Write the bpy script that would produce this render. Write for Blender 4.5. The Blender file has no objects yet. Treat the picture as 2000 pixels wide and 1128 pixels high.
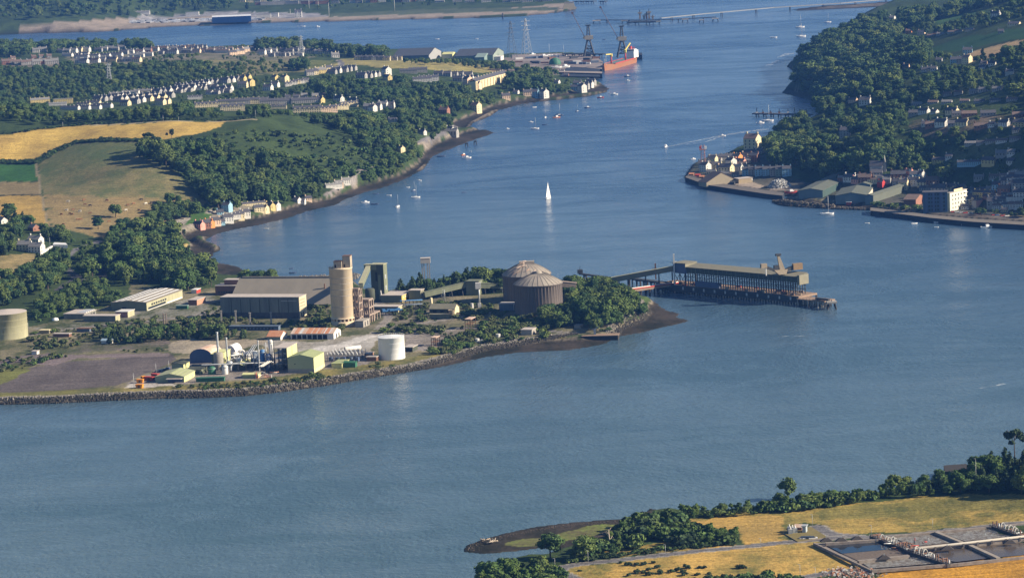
import bpy, math, random
import numpy as np
from mathutils import Vector, Matrix
random.seed(7); RNG = np.random.default_rng(7)
scene = bpy.context.scene
R = math.radians

# ------------------------------------------------------------------ camera, light, exposure
CAM_H, FPX, PITCH, ROLL = 330.0, 6000.0, R(8.2), R(-2.7)
cd = bpy.data.cameras.new('camera'); cam = bpy.data.objects.new('camera', cd); scene.collection.objects.link(cam)
cd.sensor_width = 36; cd.lens = FPX/2000*36; cd.clip_start = 5; cd.clip_end = 120000
CROT = Matrix.Rotation(math.pi/2-PITCH, 3, 'X') @ Matrix.Rotation(ROLL, 3, 'Z')
cam.matrix_world = Matrix.Translation((0, 0, CAM_H)) @ CROT.to_4x4()
scene.camera = cam

HAZE = 0.00004
SUN_AZ, SUN_EL = R(98), R(27)      # azimuth clockwise from +Y (the view direction): from the right
world = bpy.data.worlds.new('World'); scene.world = world; world.use_nodes = True
wn = world.node_tree.nodes; wl = world.node_tree.links; wn.clear()
sky = wn.new('ShaderNodeTexSky'); sky.sky_type = 'NISHITA'; sky.sun_disc = False
sky.sun_elevation = SUN_EL; sky.sun_rotation = SUN_AZ; sky.altitude = 100; sky.air_density = 1.0; sky.dust_density = 0.2; sky.ozone_density = 4.0
bg = wn.new('ShaderNodeBackground'); bg.inputs['Strength'].default_value = 0.055
wo = wn.new('ShaderNodeOutputWorld'); wl.new(sky.outputs[0], bg.inputs[0]); wl.new(bg.outputs[0], wo.inputs[0])
sd = bpy.data.lights.new('sun', 'SUN'); sd.energy = 5.0; sd.angle = R(0.5); sd.color = (1.0, 0.86, 0.66)
sun = bpy.data.objects.new('sun', sd); scene.collection.objects.link(sun)
sun_dir = Vector((math.sin(SUN_AZ)*math.cos(SUN_EL), math.cos(SUN_AZ)*math.cos(SUN_EL), math.sin(SUN_EL)))
sun.rotation_euler = sun_dir.to_track_quat('Z', 'Y').to_euler()
scene.view_settings.view_transform = 'Standard'; scene.view_settings.look = 'None'
scene.view_settings.exposure = 0.92; scene.view_settings.gamma = 1.0; scene.view_settings.use_curve_mapping = False
scene.cycles.max_bounces = 5; scene.cycles.diffuse_bounces = 2; scene.cycles.glossy_bounces = 2
scene.cycles.transparent_max_bounces = 8; scene.cycles.volume_bounces = 0
scene.cycles.use_denoising = True

# ------------------------------------------------------------------ where a picture point lies on the ground
CR = np.array(CROT)
def ray(px, py):
    d = CR @ np.array([(px-1000)/FPX, -(py-564)/FPX, -1.0])
    return d/d[1]                                   # so that d = (X/Y, 1, z per metre of Y)
def flat(px, py, z=0.0):
    d = ray(px, py); Y = (z-CAM_H)/d[2]
    return np.array([d[0]*Y, Y, z])
def mpp(Y): return Y/FPX/math.cos(PITCH)           # metres per photo pixel at depth Y
def flats(pts, z=0.0): return np.array([flat(x, y, z)[:2] for x, y in pts])

def inside(poly, X, Y):
    poly = np.asarray(poly); out = np.zeros(X.shape, bool)
    lo = poly.min(0); hi = poly.max(0)
    m = (X >= lo[0]) & (X <= hi[0]) & (Y >= lo[1]) & (Y <= hi[1])
    if not m.any(): return out
    x = X[m]; y = Y[m]; c = np.zeros(x.shape, bool); n = len(poly)
    for i in range(n):
        x1, y1 = poly[i]; x2, y2 = poly[(i+1) % n]
        if y1 == y2: continue
        k = ((y1 > y) != (y2 > y)) & (x < (x2-x1)*(y-y1)/(y2-y1)+x1)
        c ^= k
    out[m] = c; return out
def seg_dist(poly, X, Y, closed=True):
    poly = np.asarray(poly); best = np.full(X.shape, 1e9); n = len(poly)
    for i in range(n if closed else n-1):
        a = poly[i]; b = poly[(i+1) % n]; ab = b-a; L = (ab**2).sum()+1e-9
        t = np.clip(((X-a[0])*ab[0]+(Y-a[1])*ab[1])/L, 0, 1)
        best = np.minimum(best, (X-a[0]-t*ab[0])**2+(Y-a[1]-t*ab[1])**2)
    return np.sqrt(best)

# ------------------------------------------------------------------ shorelines (water level)
LAND = {
 'north_west': [(-500,800),(-60,792),(0,790),(102,788),(221,782),(320,778),(400,777),(480,773),(560,764),(636,753),(700,742),(764,732),(830,722),(860,717),(896,709),(951,697),(1015,688),(1060,687),(1100,685),(1150,678),(1185,670),(1209,657),(1256,649),(1295,639),(1330,632),(1348,625),(1322,619),(1330,612),(1305,606),(1290,598),(1288,593),(1270,590),(1262,586),(1255,580),(1240,572),(1200,562),(1150,556),(1100,552),(1000,550),(900,553),(830,558),(790,562),(760,572),(730,574),(705,560),(690,548),(640,547),(570,549),(530,538),(480,530),(468,521),(452,517),(425,512),(415,502),(420,494),(432,487),(428,481),(406,474),(402,468),(418,459),(450,450),(500,441),(560,427),(600,413),(650,402),(680,388),(710,377),(750,366),(790,351),(828,330),(845,306),(880,291),(930,272),(970,259),(950,253),(915,252),(925,240),(960,226),(975,215),(1020,204),(1060,198),(1100,194),(1150,188),(1185,180),(1191,173),(1180,166),(1162,160),(1150,150),(1090,150),(1090,146),(1176,140),(1180,130),(1150,122),(1165,112),(1160,107),(1100,105),(1000,108),(940,112),(860,108),(780,104),(740,108),(640,98),(560,92),(460,96),(400,101),(330,102),(200,92),(100,90),(0,92),(-500,112)],
 'far_shore': [(-500,92),(0,68),(60,65),(200,62),(330,52),(400,50),(500,45),(640,42),(780,38),(900,36),(1000,33),(1060,28),(1110,22),(1127,17),(1120,8),(1105,1),(1040,-14),(800,-40),(-500,-60)],
 'far_spit': [(1543,20),(1560,21.5),(1620,19),(1700,15),(1760,12),(1850,9),(2300,-10),(2300,-30),(1800,-2),(1700,6),(1600,12),(1560,17)],
 'east': [(2600,-30),(1900,-14),(1830,2),(1790,12),(1700,32),(1650,50),(1605,73),(1570,98),(1550,118),(1541,127),(1536,129),(1548,138),(1560,150),(1543,164),(1530,176),(1525,183),(1560,190),(1592,200),(1600,215),(1596,232),(1580,247),(1560,256),(1530,264),(1510,273),(1492,286),(1470,284),(1450,292),(1420,302),(1380,310),(1352,322),(1338,342),(1336,348),(1345,355),(1380,362),(1440,371),(1500,380),(1530,383),(1575,388),(1530,388),(1508,393),(1520,399),(1540,403),(1620,408),(1680,408),(1700,411),(1760,418),(1820,426),(1900,433),(2000,439),(2600,480)],
 'south': [(1300,1500),(900,1400),(925,1160),(945,1128),(965,1112),(1000,1098),(1060,1085),(1085,1073),(1050,1070),(1000,1077),(940,1081),(905,1077),(908,1066),(940,1053),(985,1041),(1040,1029),(1100,1021),(1160,1016),(1215,1012),(1262,1000),(1268,992),(1300,996),(1335,1004),(1400,1006),(1500,995),(1600,985),(1700,972),(1760,960),(1850,943),(1900,928),(2000,908),(2300,860),(3050,760),(3050,1500)],
}
LANDW = {k: flats(v) for k, v in LAND.items()}
# foreshore bared by the tide: (points at water level)
MUD = [
 [(700,745),(830,725),(900,712),(1010,692),(1100,690),(1205,665),(1360,625),(1322,605),(1285,592),(1270,602),(1275,612),(1260,628),(1215,645),(1208,660),(1135,668),(1100,668),(1060,671),(1015,677),(951,688),(900,702),(860,713),(800,725)],
 [(365,470),(395,465),(450,452),(560,427),(650,402),(710,377),(790,351),(845,306),(930,272),(975,259),(950,250),(905,262),(850,285),(832,300),(822,320),(790,342),(740,358),(700,368),(650,390),(590,403),(520,425),(440,440),(385,452),(362,462),(380,480),(372,500),(400,520),(440,540),(540,545),(545,535),(470,518),(410,490)],
 [(905,252),(915,240),(950,222),(975,213),(1060,196),(1190,178),(1195,170),(1178,165),(1165,172),(1100,186),(1020,197),(965,208),(930,225),(880,243)],
 [(900,1085),(1060,1090),(1110,1072),(1160,1050),(1240,1010),(1340,992),(1340,982),(1260,985),(1100,1015),(900,1055)],
 [(1500,392),(1700,412),(1700,404),(1600,399),(1530,390)],
 [(1515,188),(1592,203),(1592,193),(1530,172),(1560,150),(1530,125)],
]
MUDW = [flats(p) for p in MUD]
# heights: (picture point, height there)
HPTS = [(0,314,35),(70,315,38),(150,277,48),(0,262,55),(-300,270,60),(150,243,58),(300,238,60),(440,238,58),(540,236,55),(640,243,46),(700,257,38),(760,290,20),(800,330,6),(720,350,8),(640,380,5),(560,395,5),(480,420,5),(400,440,5),
 (350,330,38),(390,390,18),(300,430,9),(210,465,9),(100,440,16),(78,355,28),(0,410,20),(0,500,12),(-300,450,20),(100,540,6),(200,520,5),(0,580,6),(500,300,42),(600,320,27),(450,360,22),(550,360,15),(350,470,5),(300,530,5),
 (300,600,4),(600,600,4),(900,600,4),(100,700,4),(500,720,4),(700,680,4),(-300,700,4),(1050,610,5),(1150,570,8),(1180,600,9),(1100,590,8),(1000,640,4),(1200,630,5),
 (100,225,25),(300,215,22),(500,215,22),(650,215,20),(760,240,12),(850,250,6),(930,215,5),(1000,190,6),(1100,172,6),(900,170,16),(800,170,20),(700,170,24),(600,160,28),(400,170,28),(200,170,28),(50,170,30),(-300,180,30),(700,125,28),(850,125,26),(950,138,14),(600,105,20),(400,110,22),(200,115,25),(50,110,22),(1050,118,4),(1000,108,4),(1130,118,4),(1000,150,10),(1080,150,5),
 (0,40,4),(300,35,4),(500,25,4),(900,20,4),(1080,14,4),(200,20,14),(50,5,30),(300,5,22),(500,2,12),(200,-15,60),(-300,0,50),
 (1340,335,3),(1420,345,4),(1500,352,4),(1600,360,4),(1700,372,4),(1800,390,4),(1900,405,4),(2000,412,4),(1550,320,10),(1500,292,8),(1600,300,22),(1650,295,28),(1700,300,30),(1750,312,26),(1800,335,14),(1850,330,20),(1900,310,32),(2000,300,42),(1850,265,44),(2000,230,58),(1750,240,40),(1650,240,28),(1620,180,24),(1700,160,48),(1800,150,60),(1900,130,72),(2000,110,82),(1600,110,26),(1650,75,33),(1700,48,39),(1780,32,48),(1850,16,58),(1900,50,72),(2000,60,88),(2000,10,92),(1850,60,60),(2000,345,28),(1950,355,17),(1900,360,10),(1570,150,14),(1900,200,62),(2300,100,100),(2300,300,60),(1750,350,6),(1640,345,6),
 (1300,1100,4),(1600,1100,4),(1900,1100,4),(1600,1000,4),(1900,950,5),(1400,1000,4),(1100,1120,4),(2100,900,12),(2300,1000,10),(1100,1300,4),(1900,1300,4)]
hp = np.array([flat(x, y, h) for x, y, h in HPTS]); 
S = 1000.0
def tps(r2): return 0.5*r2*np.log(r2+1e-12)
_P = hp[:, :2]/S; _n = len(_P)
_K = tps(((_P[:, None]-_P[None])**2).sum(-1))+np.eye(_n)*2e-4
_A = np.zeros((_n+3, _n+3)); _A[:_n, :_n] = _K; _A[:_n, _n] = 1; _A[:_n, _n+1:] = _P; _A[_n, :_n] = 1; _A[_n+1:, :_n] = _P.T
_w = np.linalg.solve(_A, np.concatenate([hp[:, 2], np.zeros(3)]))
def rbf(X, Y):
    X = X/S; Y = Y/S; o = _w[_n]+_w[_n+1]*X+_w[_n+2]*Y
    for i in range(_n): o = o+_w[i]*tps((X-_P[i, 0])**2+(Y-_P[i, 1])**2)
    return o

# terrain grid: fans out with distance so that its cells stay evenly fine
NU = 960
U = np.linspace(-0.335, 0.335, NU)
rows = np.concatenate([np.arange(1420, 1200, -6.0), np.arange(1200, -60, -1.7), np.arange(-60, -240, -6.0), [-255, -270, -280, -288, -293]])
YR = CAM_H*FPX/((rows+300)*1.0)
NR = len(YR)
GX = U[None]*YR[:, None]; GY = np.repeat(YR[:, None], NU, 1)
land = np.zeros(GX.shape, bool); GH = np.full(GX.shape, -6.0)
for k, p in LANDW.items():
    m = inside(p, GX, GY)
    ds = seg_dist(p, GX[m], GY[m])
    h = np.clip(rbf(GX[m], GY[m]), 3.2, 130)
    slope = 0.45 if k == 'east' else 0.3
    mud = np.zeros(ds.shape, bool); md = np.full(ds.shape, 1e9)
    for q in MUDW:
        mud |= inside(q, GX[m], GY[m]); md = np.minimum(md, seg_dist(q, GX[m], GY[m]))
    hs = np.minimum(h, 3.4+slope*ds)
    up = np.clip(md/7.0, 0, 1); up = up*up*(3-2*up)
    low = np.minimum(0.15+0.012*ds, 0.9)
    hh = np.where(mud, low, low+(hs-low)*up)
    nomud = np.clip(ds/5.0, 0, 1)
    hh = np.where(mud, hh, np.minimum(hh, hs*nomud+0.1))
    if k == 'far_spit': hh = np.minimum(0.4+0.02*ds, 2.5)
    GH[m] = hh; land |= m
# fine relief on land
def vnoise(X, Y, sc, seed):
    r = np.random.default_rng(seed); T = r.random((256, 256))
    x = X/sc; y = Y/sc; xi = np.floor(x).astype(int); yi = np.floor(y).astype(int); fx = x-xi; fy = y-yi
    fx = fx*fx*(3-2*fx); fy = fy*fy*(3-2*fy)
    g = lambda a, b: T[a % 256, b % 256]
    return (g(xi, yi)*(1-fx)+g(xi+1, yi)*fx)*(1-fy)+(g(xi, yi+1)*(1-fx)+g(xi+1, yi+1)*fx)*fy
GH = np.where(land & (GH > 8), GH+(vnoise(GX, GY, 60, 3)-0.5)*5*np.clip((GH-8)/20, 0, 1), GH)
GH = np.where(land & (GH > 2.5), GH+(vnoise(GX, GY, 9, 4)-0.5)*0.4, GH)

_rd = CR
def gp(px, py, dz=0.0):
    """first point of the ground on the sight line through a picture point"""
    d = ray(px, py); fu = (d[0]-U[0])/(U[1]-U[0]); i = int(np.clip(math.floor(fu), 0, NU-2)); f = min(max(fu-i, 0), 1)
    col = GH[:, i]*(1-f)+GH[:, i+1]*f; col = np.where(col < -1, 0.0, np.maximum(col, 0))
    z = CAM_H+d[2]*YR
    k = np.nonzero(z <= col)[0]
    if len(k) == 0: return Vector(flat(px, py, 0))
    k = k[0]
    if k == 0: Y = YR[0]
    else:
        a = z[k-1]-col[k-1]; b = col[k]-z[k]; t = a/(a+b+1e-9); Y = YR[k-1]+(YR[k]-YR[k-1])*t
    return Vector((d[0]*Y, Y, CAM_H+d[2]*Y+dz))
_inv = 1.0/YR
def gz(x, y):
    fu = (x/y-U[0])/(U[1]-U[0]); i = int(np.clip(math.floor(fu), 0, NU-2)); f = min(max(fu-i, 0), 1)
    fr = np.interp(-1.0/y, -_inv, np.arange(NR)); j = int(np.clip(math.floor(fr), 0, NR-2)); g = fr-j
    return (GH[j, i]*(1-f)+GH[j, i+1]*f)*(1-g)+(GH[j+1, i]*(1-f)+GH[j+1, i+1]*f)*g
def gzs(x, y):
    fu = np.clip((x/y-U[0])/(U[1]-U[0]), 0, NU-1.001); i = fu.astype(int); f = fu-i
    fr = np.interp(-1.0/y, -_inv, np.arange(NR)); j = np.clip(fr.astype(int), 0, NR-2); g = fr-j
    return (GH[j, i]*(1-f)+GH[j, i+1]*f)*(1-g)+(GH[j+1, i]*(1-f)+GH[j+1, i+1]*f)*g
def gpoly(pts): return np.array([gp(x, y)[:2] for x, y in pts])
_RI = CR.T
def proj(x, y, z):
    c = _RI @ np.array([x, y, z-CAM_H]); return 1000-FPX*c[0]/c[2], 564+FPX*c[1]/c[2]

# ------------------------------------------------------------------ helpers
COL = scene.collection
MATS = {}
def node_mat(name):
    m = bpy.data.materials.new(name); m.use_nodes = True
    nt = m.node_tree; nt.nodes.clear()
    out = nt.nodes.new('ShaderNodeOutputMaterial'); b = nt.nodes.new('ShaderNodeBsdfPrincipled')
    nt.links.new(b.outputs[0], out.inputs[0]); b.inputs['Specular IOR Level'].default_value = 0.25
    return m, nt, b
def mat(name, col, rough=0.8, var=0.25, scale=0.6, col2=None, metal=0.0, stretch=(1, 1, 1), spec=0.25, bias=0.5, hard=0.25):
    """paint, concrete, tiles...: two tones mixed by an object-space noise"""
    if name in MATS: return MATS[name]
    m, nt, b = node_mat(name); N = nt.nodes.new; L = nt.links.new
    b.inputs['Roughness'].default_value = rough; b.inputs['Metallic'].default_value = metal; b.inputs['Specular IOR Level'].default_value = spec
    tc = N('ShaderNodeTexCoord'); mp = N('ShaderNodeMapping'); mp.inputs['Scale'].default_value = stretch
    L(tc.outputs['Object'], mp.inputs[0])
    n = N('ShaderNodeTexNoise'); n.inputs['Scale'].default_value = scale; n.inputs['Detail'].default_value = 4; n.inputs['Roughness'].default_value = 0.65
    L(mp.outputs[0], n.inputs['Vector'])
    r = N('ShaderNodeMapRange'); r.inputs['From Min'].default_value = bias-hard; r.inputs['From Max'].default_value = bias+hard
    L(n.outputs[0], r.inputs[0])
    mx = N('ShaderNodeMix'); mx.data_type = 'RGBA'
    c2 = col2 if col2 else tuple(c*(1-var) for c in col)
    mx.inputs[6].default_value = (*col, 1); mx.inputs[7].default_value = (*c2, 1)
    L(r.outputs[0], mx.inputs[0]); L(mx.outputs[2], b.inputs['Base Color'])
    MATS[name] = m; return m

class MB:
    """gathers faces, then links them as ONE mesh object"""
    def __init__(s): s.v = []; s.f = []; s.m = []; s.sm = []
    def poly(s, pts, mi=0, smooth=False):
        n = len(s.v); s.v += [tuple(p) for p in pts]; s.f.append(tuple(range(n, n+len(pts)))); s.m.append(mi); s.sm.append(smooth); return s
    def hexa(s, p, mi=0):
        n = len(s.v); s.v += [tuple(q) for q in p]
        for f in ((0, 3, 2, 1), (4, 5, 6, 7), (0, 1, 5, 4), (1, 2, 6, 5), (2, 3, 7, 6), (3, 0, 4, 7)):
            s.f.append(tuple(n+i for i in f)); s.m.append(mi); s.sm.append(False)
        return s
    def box(s, x0, y0, z0, x1, y1, z1, mi=0):
        return s.hexa([(x0, y0, z0), (x1, y0, z0), (x1, y1, z0), (x0, y1, z0), (x0, y0, z1), (x1, y0, z1), (x1, y1, z1), (x0, y1, z1)], mi)
    def bar(s, a, b, w, mi=0, h=None):
        a = Vector(a); b = Vector(b); d = (b-a).normalized(); h = h or w
        u = d.cross(Vector((0, 0, 1)));  u = Vector((1, 0, 0)) if u.length < 1e-3 else u.normalized(); v = u.cross(d).normalized()
        u = u*w/2; v = v*h/2
        return s.hexa([a-u-v, a+u-v, b+u-v, b-u-v, a-u+v, a+u+v, b+u+v, b-u+v], mi)
    def cyl(s, c, r, z0, z1, n=16, mi=0, r2=None, cap=True, smooth=True):
        r2 = r if r2 is None else r2; k = len(s.v)
        for z, q in ((z0, r), (z1, r2)):
            for i in range(n): a = 2*math.pi*i/n; s.v.append((c[0]+q*math.cos(a), c[1]+q*math.sin(a), z))
        for i in range(n):
            j = (i+1) % n; s.f.append((k+i, k+j, k+n+j, k+n+i)); s.m.append(mi); s.sm.append(smooth)
        if cap:
            s.f.append(tuple(k+n+i for i in range(n))); s.m.append(mi); s.sm.append(False)
            s.f.append(tuple(k+n-1-i for i in range(n))); s.m.append(mi); s.sm.append(False)
        return s
    def tube(s, a, b, r, n=8, mi=0):
        a = Vector(a); b = Vector(b); d = (b-a).normalized(); u = d.cross(Vector((0, 0, 1)))
        u = Vector((1, 0, 0)) if u.length < 1e-3 else u.normalized(); v = u.cross(d); k = len(s.v)
        for p in (a, b):
            for i in range(n): t = 2*math.pi*i/n; s.v.append(tuple(p+u*r*math.cos(t)+v*r*math.sin(t)))
        for i in range(n):
            j = (i+1) % n; s.f.append((k+i, k+j, k+n+j, k+n+i)); s.m.append(mi); s.sm.append(True)
        s.f.append(tuple(k+n+i for i in range(n))); s.m.append(mi); s.sm.append(False)
        return s
    def lathe(s, c, prof, n=24, mi=0, smooth=True):
        k = len(s.v)
        for r, z in prof:
            for i in range(n): a = 2*math.pi*i/n; s.v.append((c[0]+r*math.cos(a), c[1]+r*math.sin(a), z))
        for j in range(len(prof)-1):
            for i in range(n):
                i2 = (i+1) % n; s.f.append((k+j*n+i, k+j*n+i2, k+(j+1)*n+i2, k+(j+1)*n+i)); s.m.append(mi); s.sm.append(smooth)
        return s
    def build(s, name, mats, parent=None, loc=None, rz=0.0, **props):
        if not isinstance(mats, (list, tuple)): mats = [mats]
        me = bpy.data.meshes.new(name); me.from_pydata(s.v, [], s.f)
        for m in mats: me.materials.append(m)
        me.polygons.foreach_set('material_index', s.m); me.polygons.foreach_set('use_smooth', s.sm); me.update()
        return link(name, me, parent, loc, rz, **props)
def link(name, me, parent=None, loc=None, rz=0.0, **props):
    o = bpy.data.objects.new(name, me); COL.objects.link(o)
    if parent is not None: o.parent = parent
    if loc is not None: o.location = loc
    if rz: o.rotation_euler = (0, 0, rz)
    for k, v in props.items(): o[k] = v
    return o
def thing(name, label, cat, loc=(0, 0, 0), rz=0.0, group=None, scale=1.0):
    o = bpy.data.objects.new(name, None); COL.objects.link(o); o.empty_display_size = 0.5
    o.location = loc; o.rotation_euler = (0, 0, rz); o.scale = (scale,)*3
    o['label'] = label; o['category'] = cat
    if group: o['group'] = group
    return o
def dup(src, loc, rz=0.0, label=None, group=None, scale=None, mats=None):
    """a copy of a thing with copies of its parts and sub-parts; meshes are shared"""
    r = src.copy(); COL.objects.link(r); r.location = loc; r.rotation_euler = (0, 0, rz)
    if scale is not None: r.scale = scale if isinstance(scale, (tuple, list)) else (scale,)*3
    if label: r['label'] = label
    if group: r['group'] = group
    elif group is not None and 'group' in r: del r['group']
    def rec(a, b):
        for ch in a.children:
            c = ch.copy(); COL.objects.link(c); c.parent = b; rec(ch, c)
    rec(src, r); return r
BOXES = []     # picture rectangles of buildings: trees are not planted where they would hide them
def keep(x0, x1, y0, y1): BOXES.append((x0, x1, y0, y1))
FOOT = []      # ground discs that stay clear of plants
ORD = ['first','second','third','fourth','fifth','sixth','seventh','eighth','ninth','tenth','eleventh','twelfth','thirteenth','fourteenth','fifteenth','sixteenth','seventeenth','eighteenth','nineteenth','twentieth']
def nth(i):
    if i < 20: return ORD[i]
    return 'twenty-'+ORD[(i-20) % 10] if i < 29 else ('thirtieth' if i == 29 else 'thirty-'+ORD[(i-30) % 9])

# ------------------------------------------------------------------ ground
GREEN_A, GREEN_B = (0.055, 0.085, 0.028), (0.03, 0.05, 0.018)
SCRUB_A, SCRUB_B = (0.23, 0.20, 0.13), (0.06, 0.075, 0.03)
GREYG_A, GREYG_B = (0.30, 0.28, 0.25), (0.17, 0.16, 0.12)
ASPH_A, ASPH_B = (0.14, 0.12, 0.115), (0.10, 0.086, 0.084)
MUD_A, MUD_B = (0.060, 0.050, 0.040), (0.018, 0.020, 0.014)
SAND_A, SAND_B = (0.20, 0.17, 0.13), (0.09, 0.078, 0.06)
GOLD_A, GOLD_B = (0.55, 0.38, 0.10), (0.38, 0.26, 0.075)
DRY_A, DRY_B = (0.50, 0.32, 0.09), (0.16, 0.15, 0.045)
OLIVE_A, OLIVE_B = (0.19, 0.165, 0.075), (0.10, 0.12, 0.05)
ROAD_A, ROAD_B = (0.17, 0.165, 0.17), (0.13, 0.125, 0.13)
PALE_A, PALE_B = (0.50, 0.46, 0.40), (0.30, 0.27, 0.23)
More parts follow.
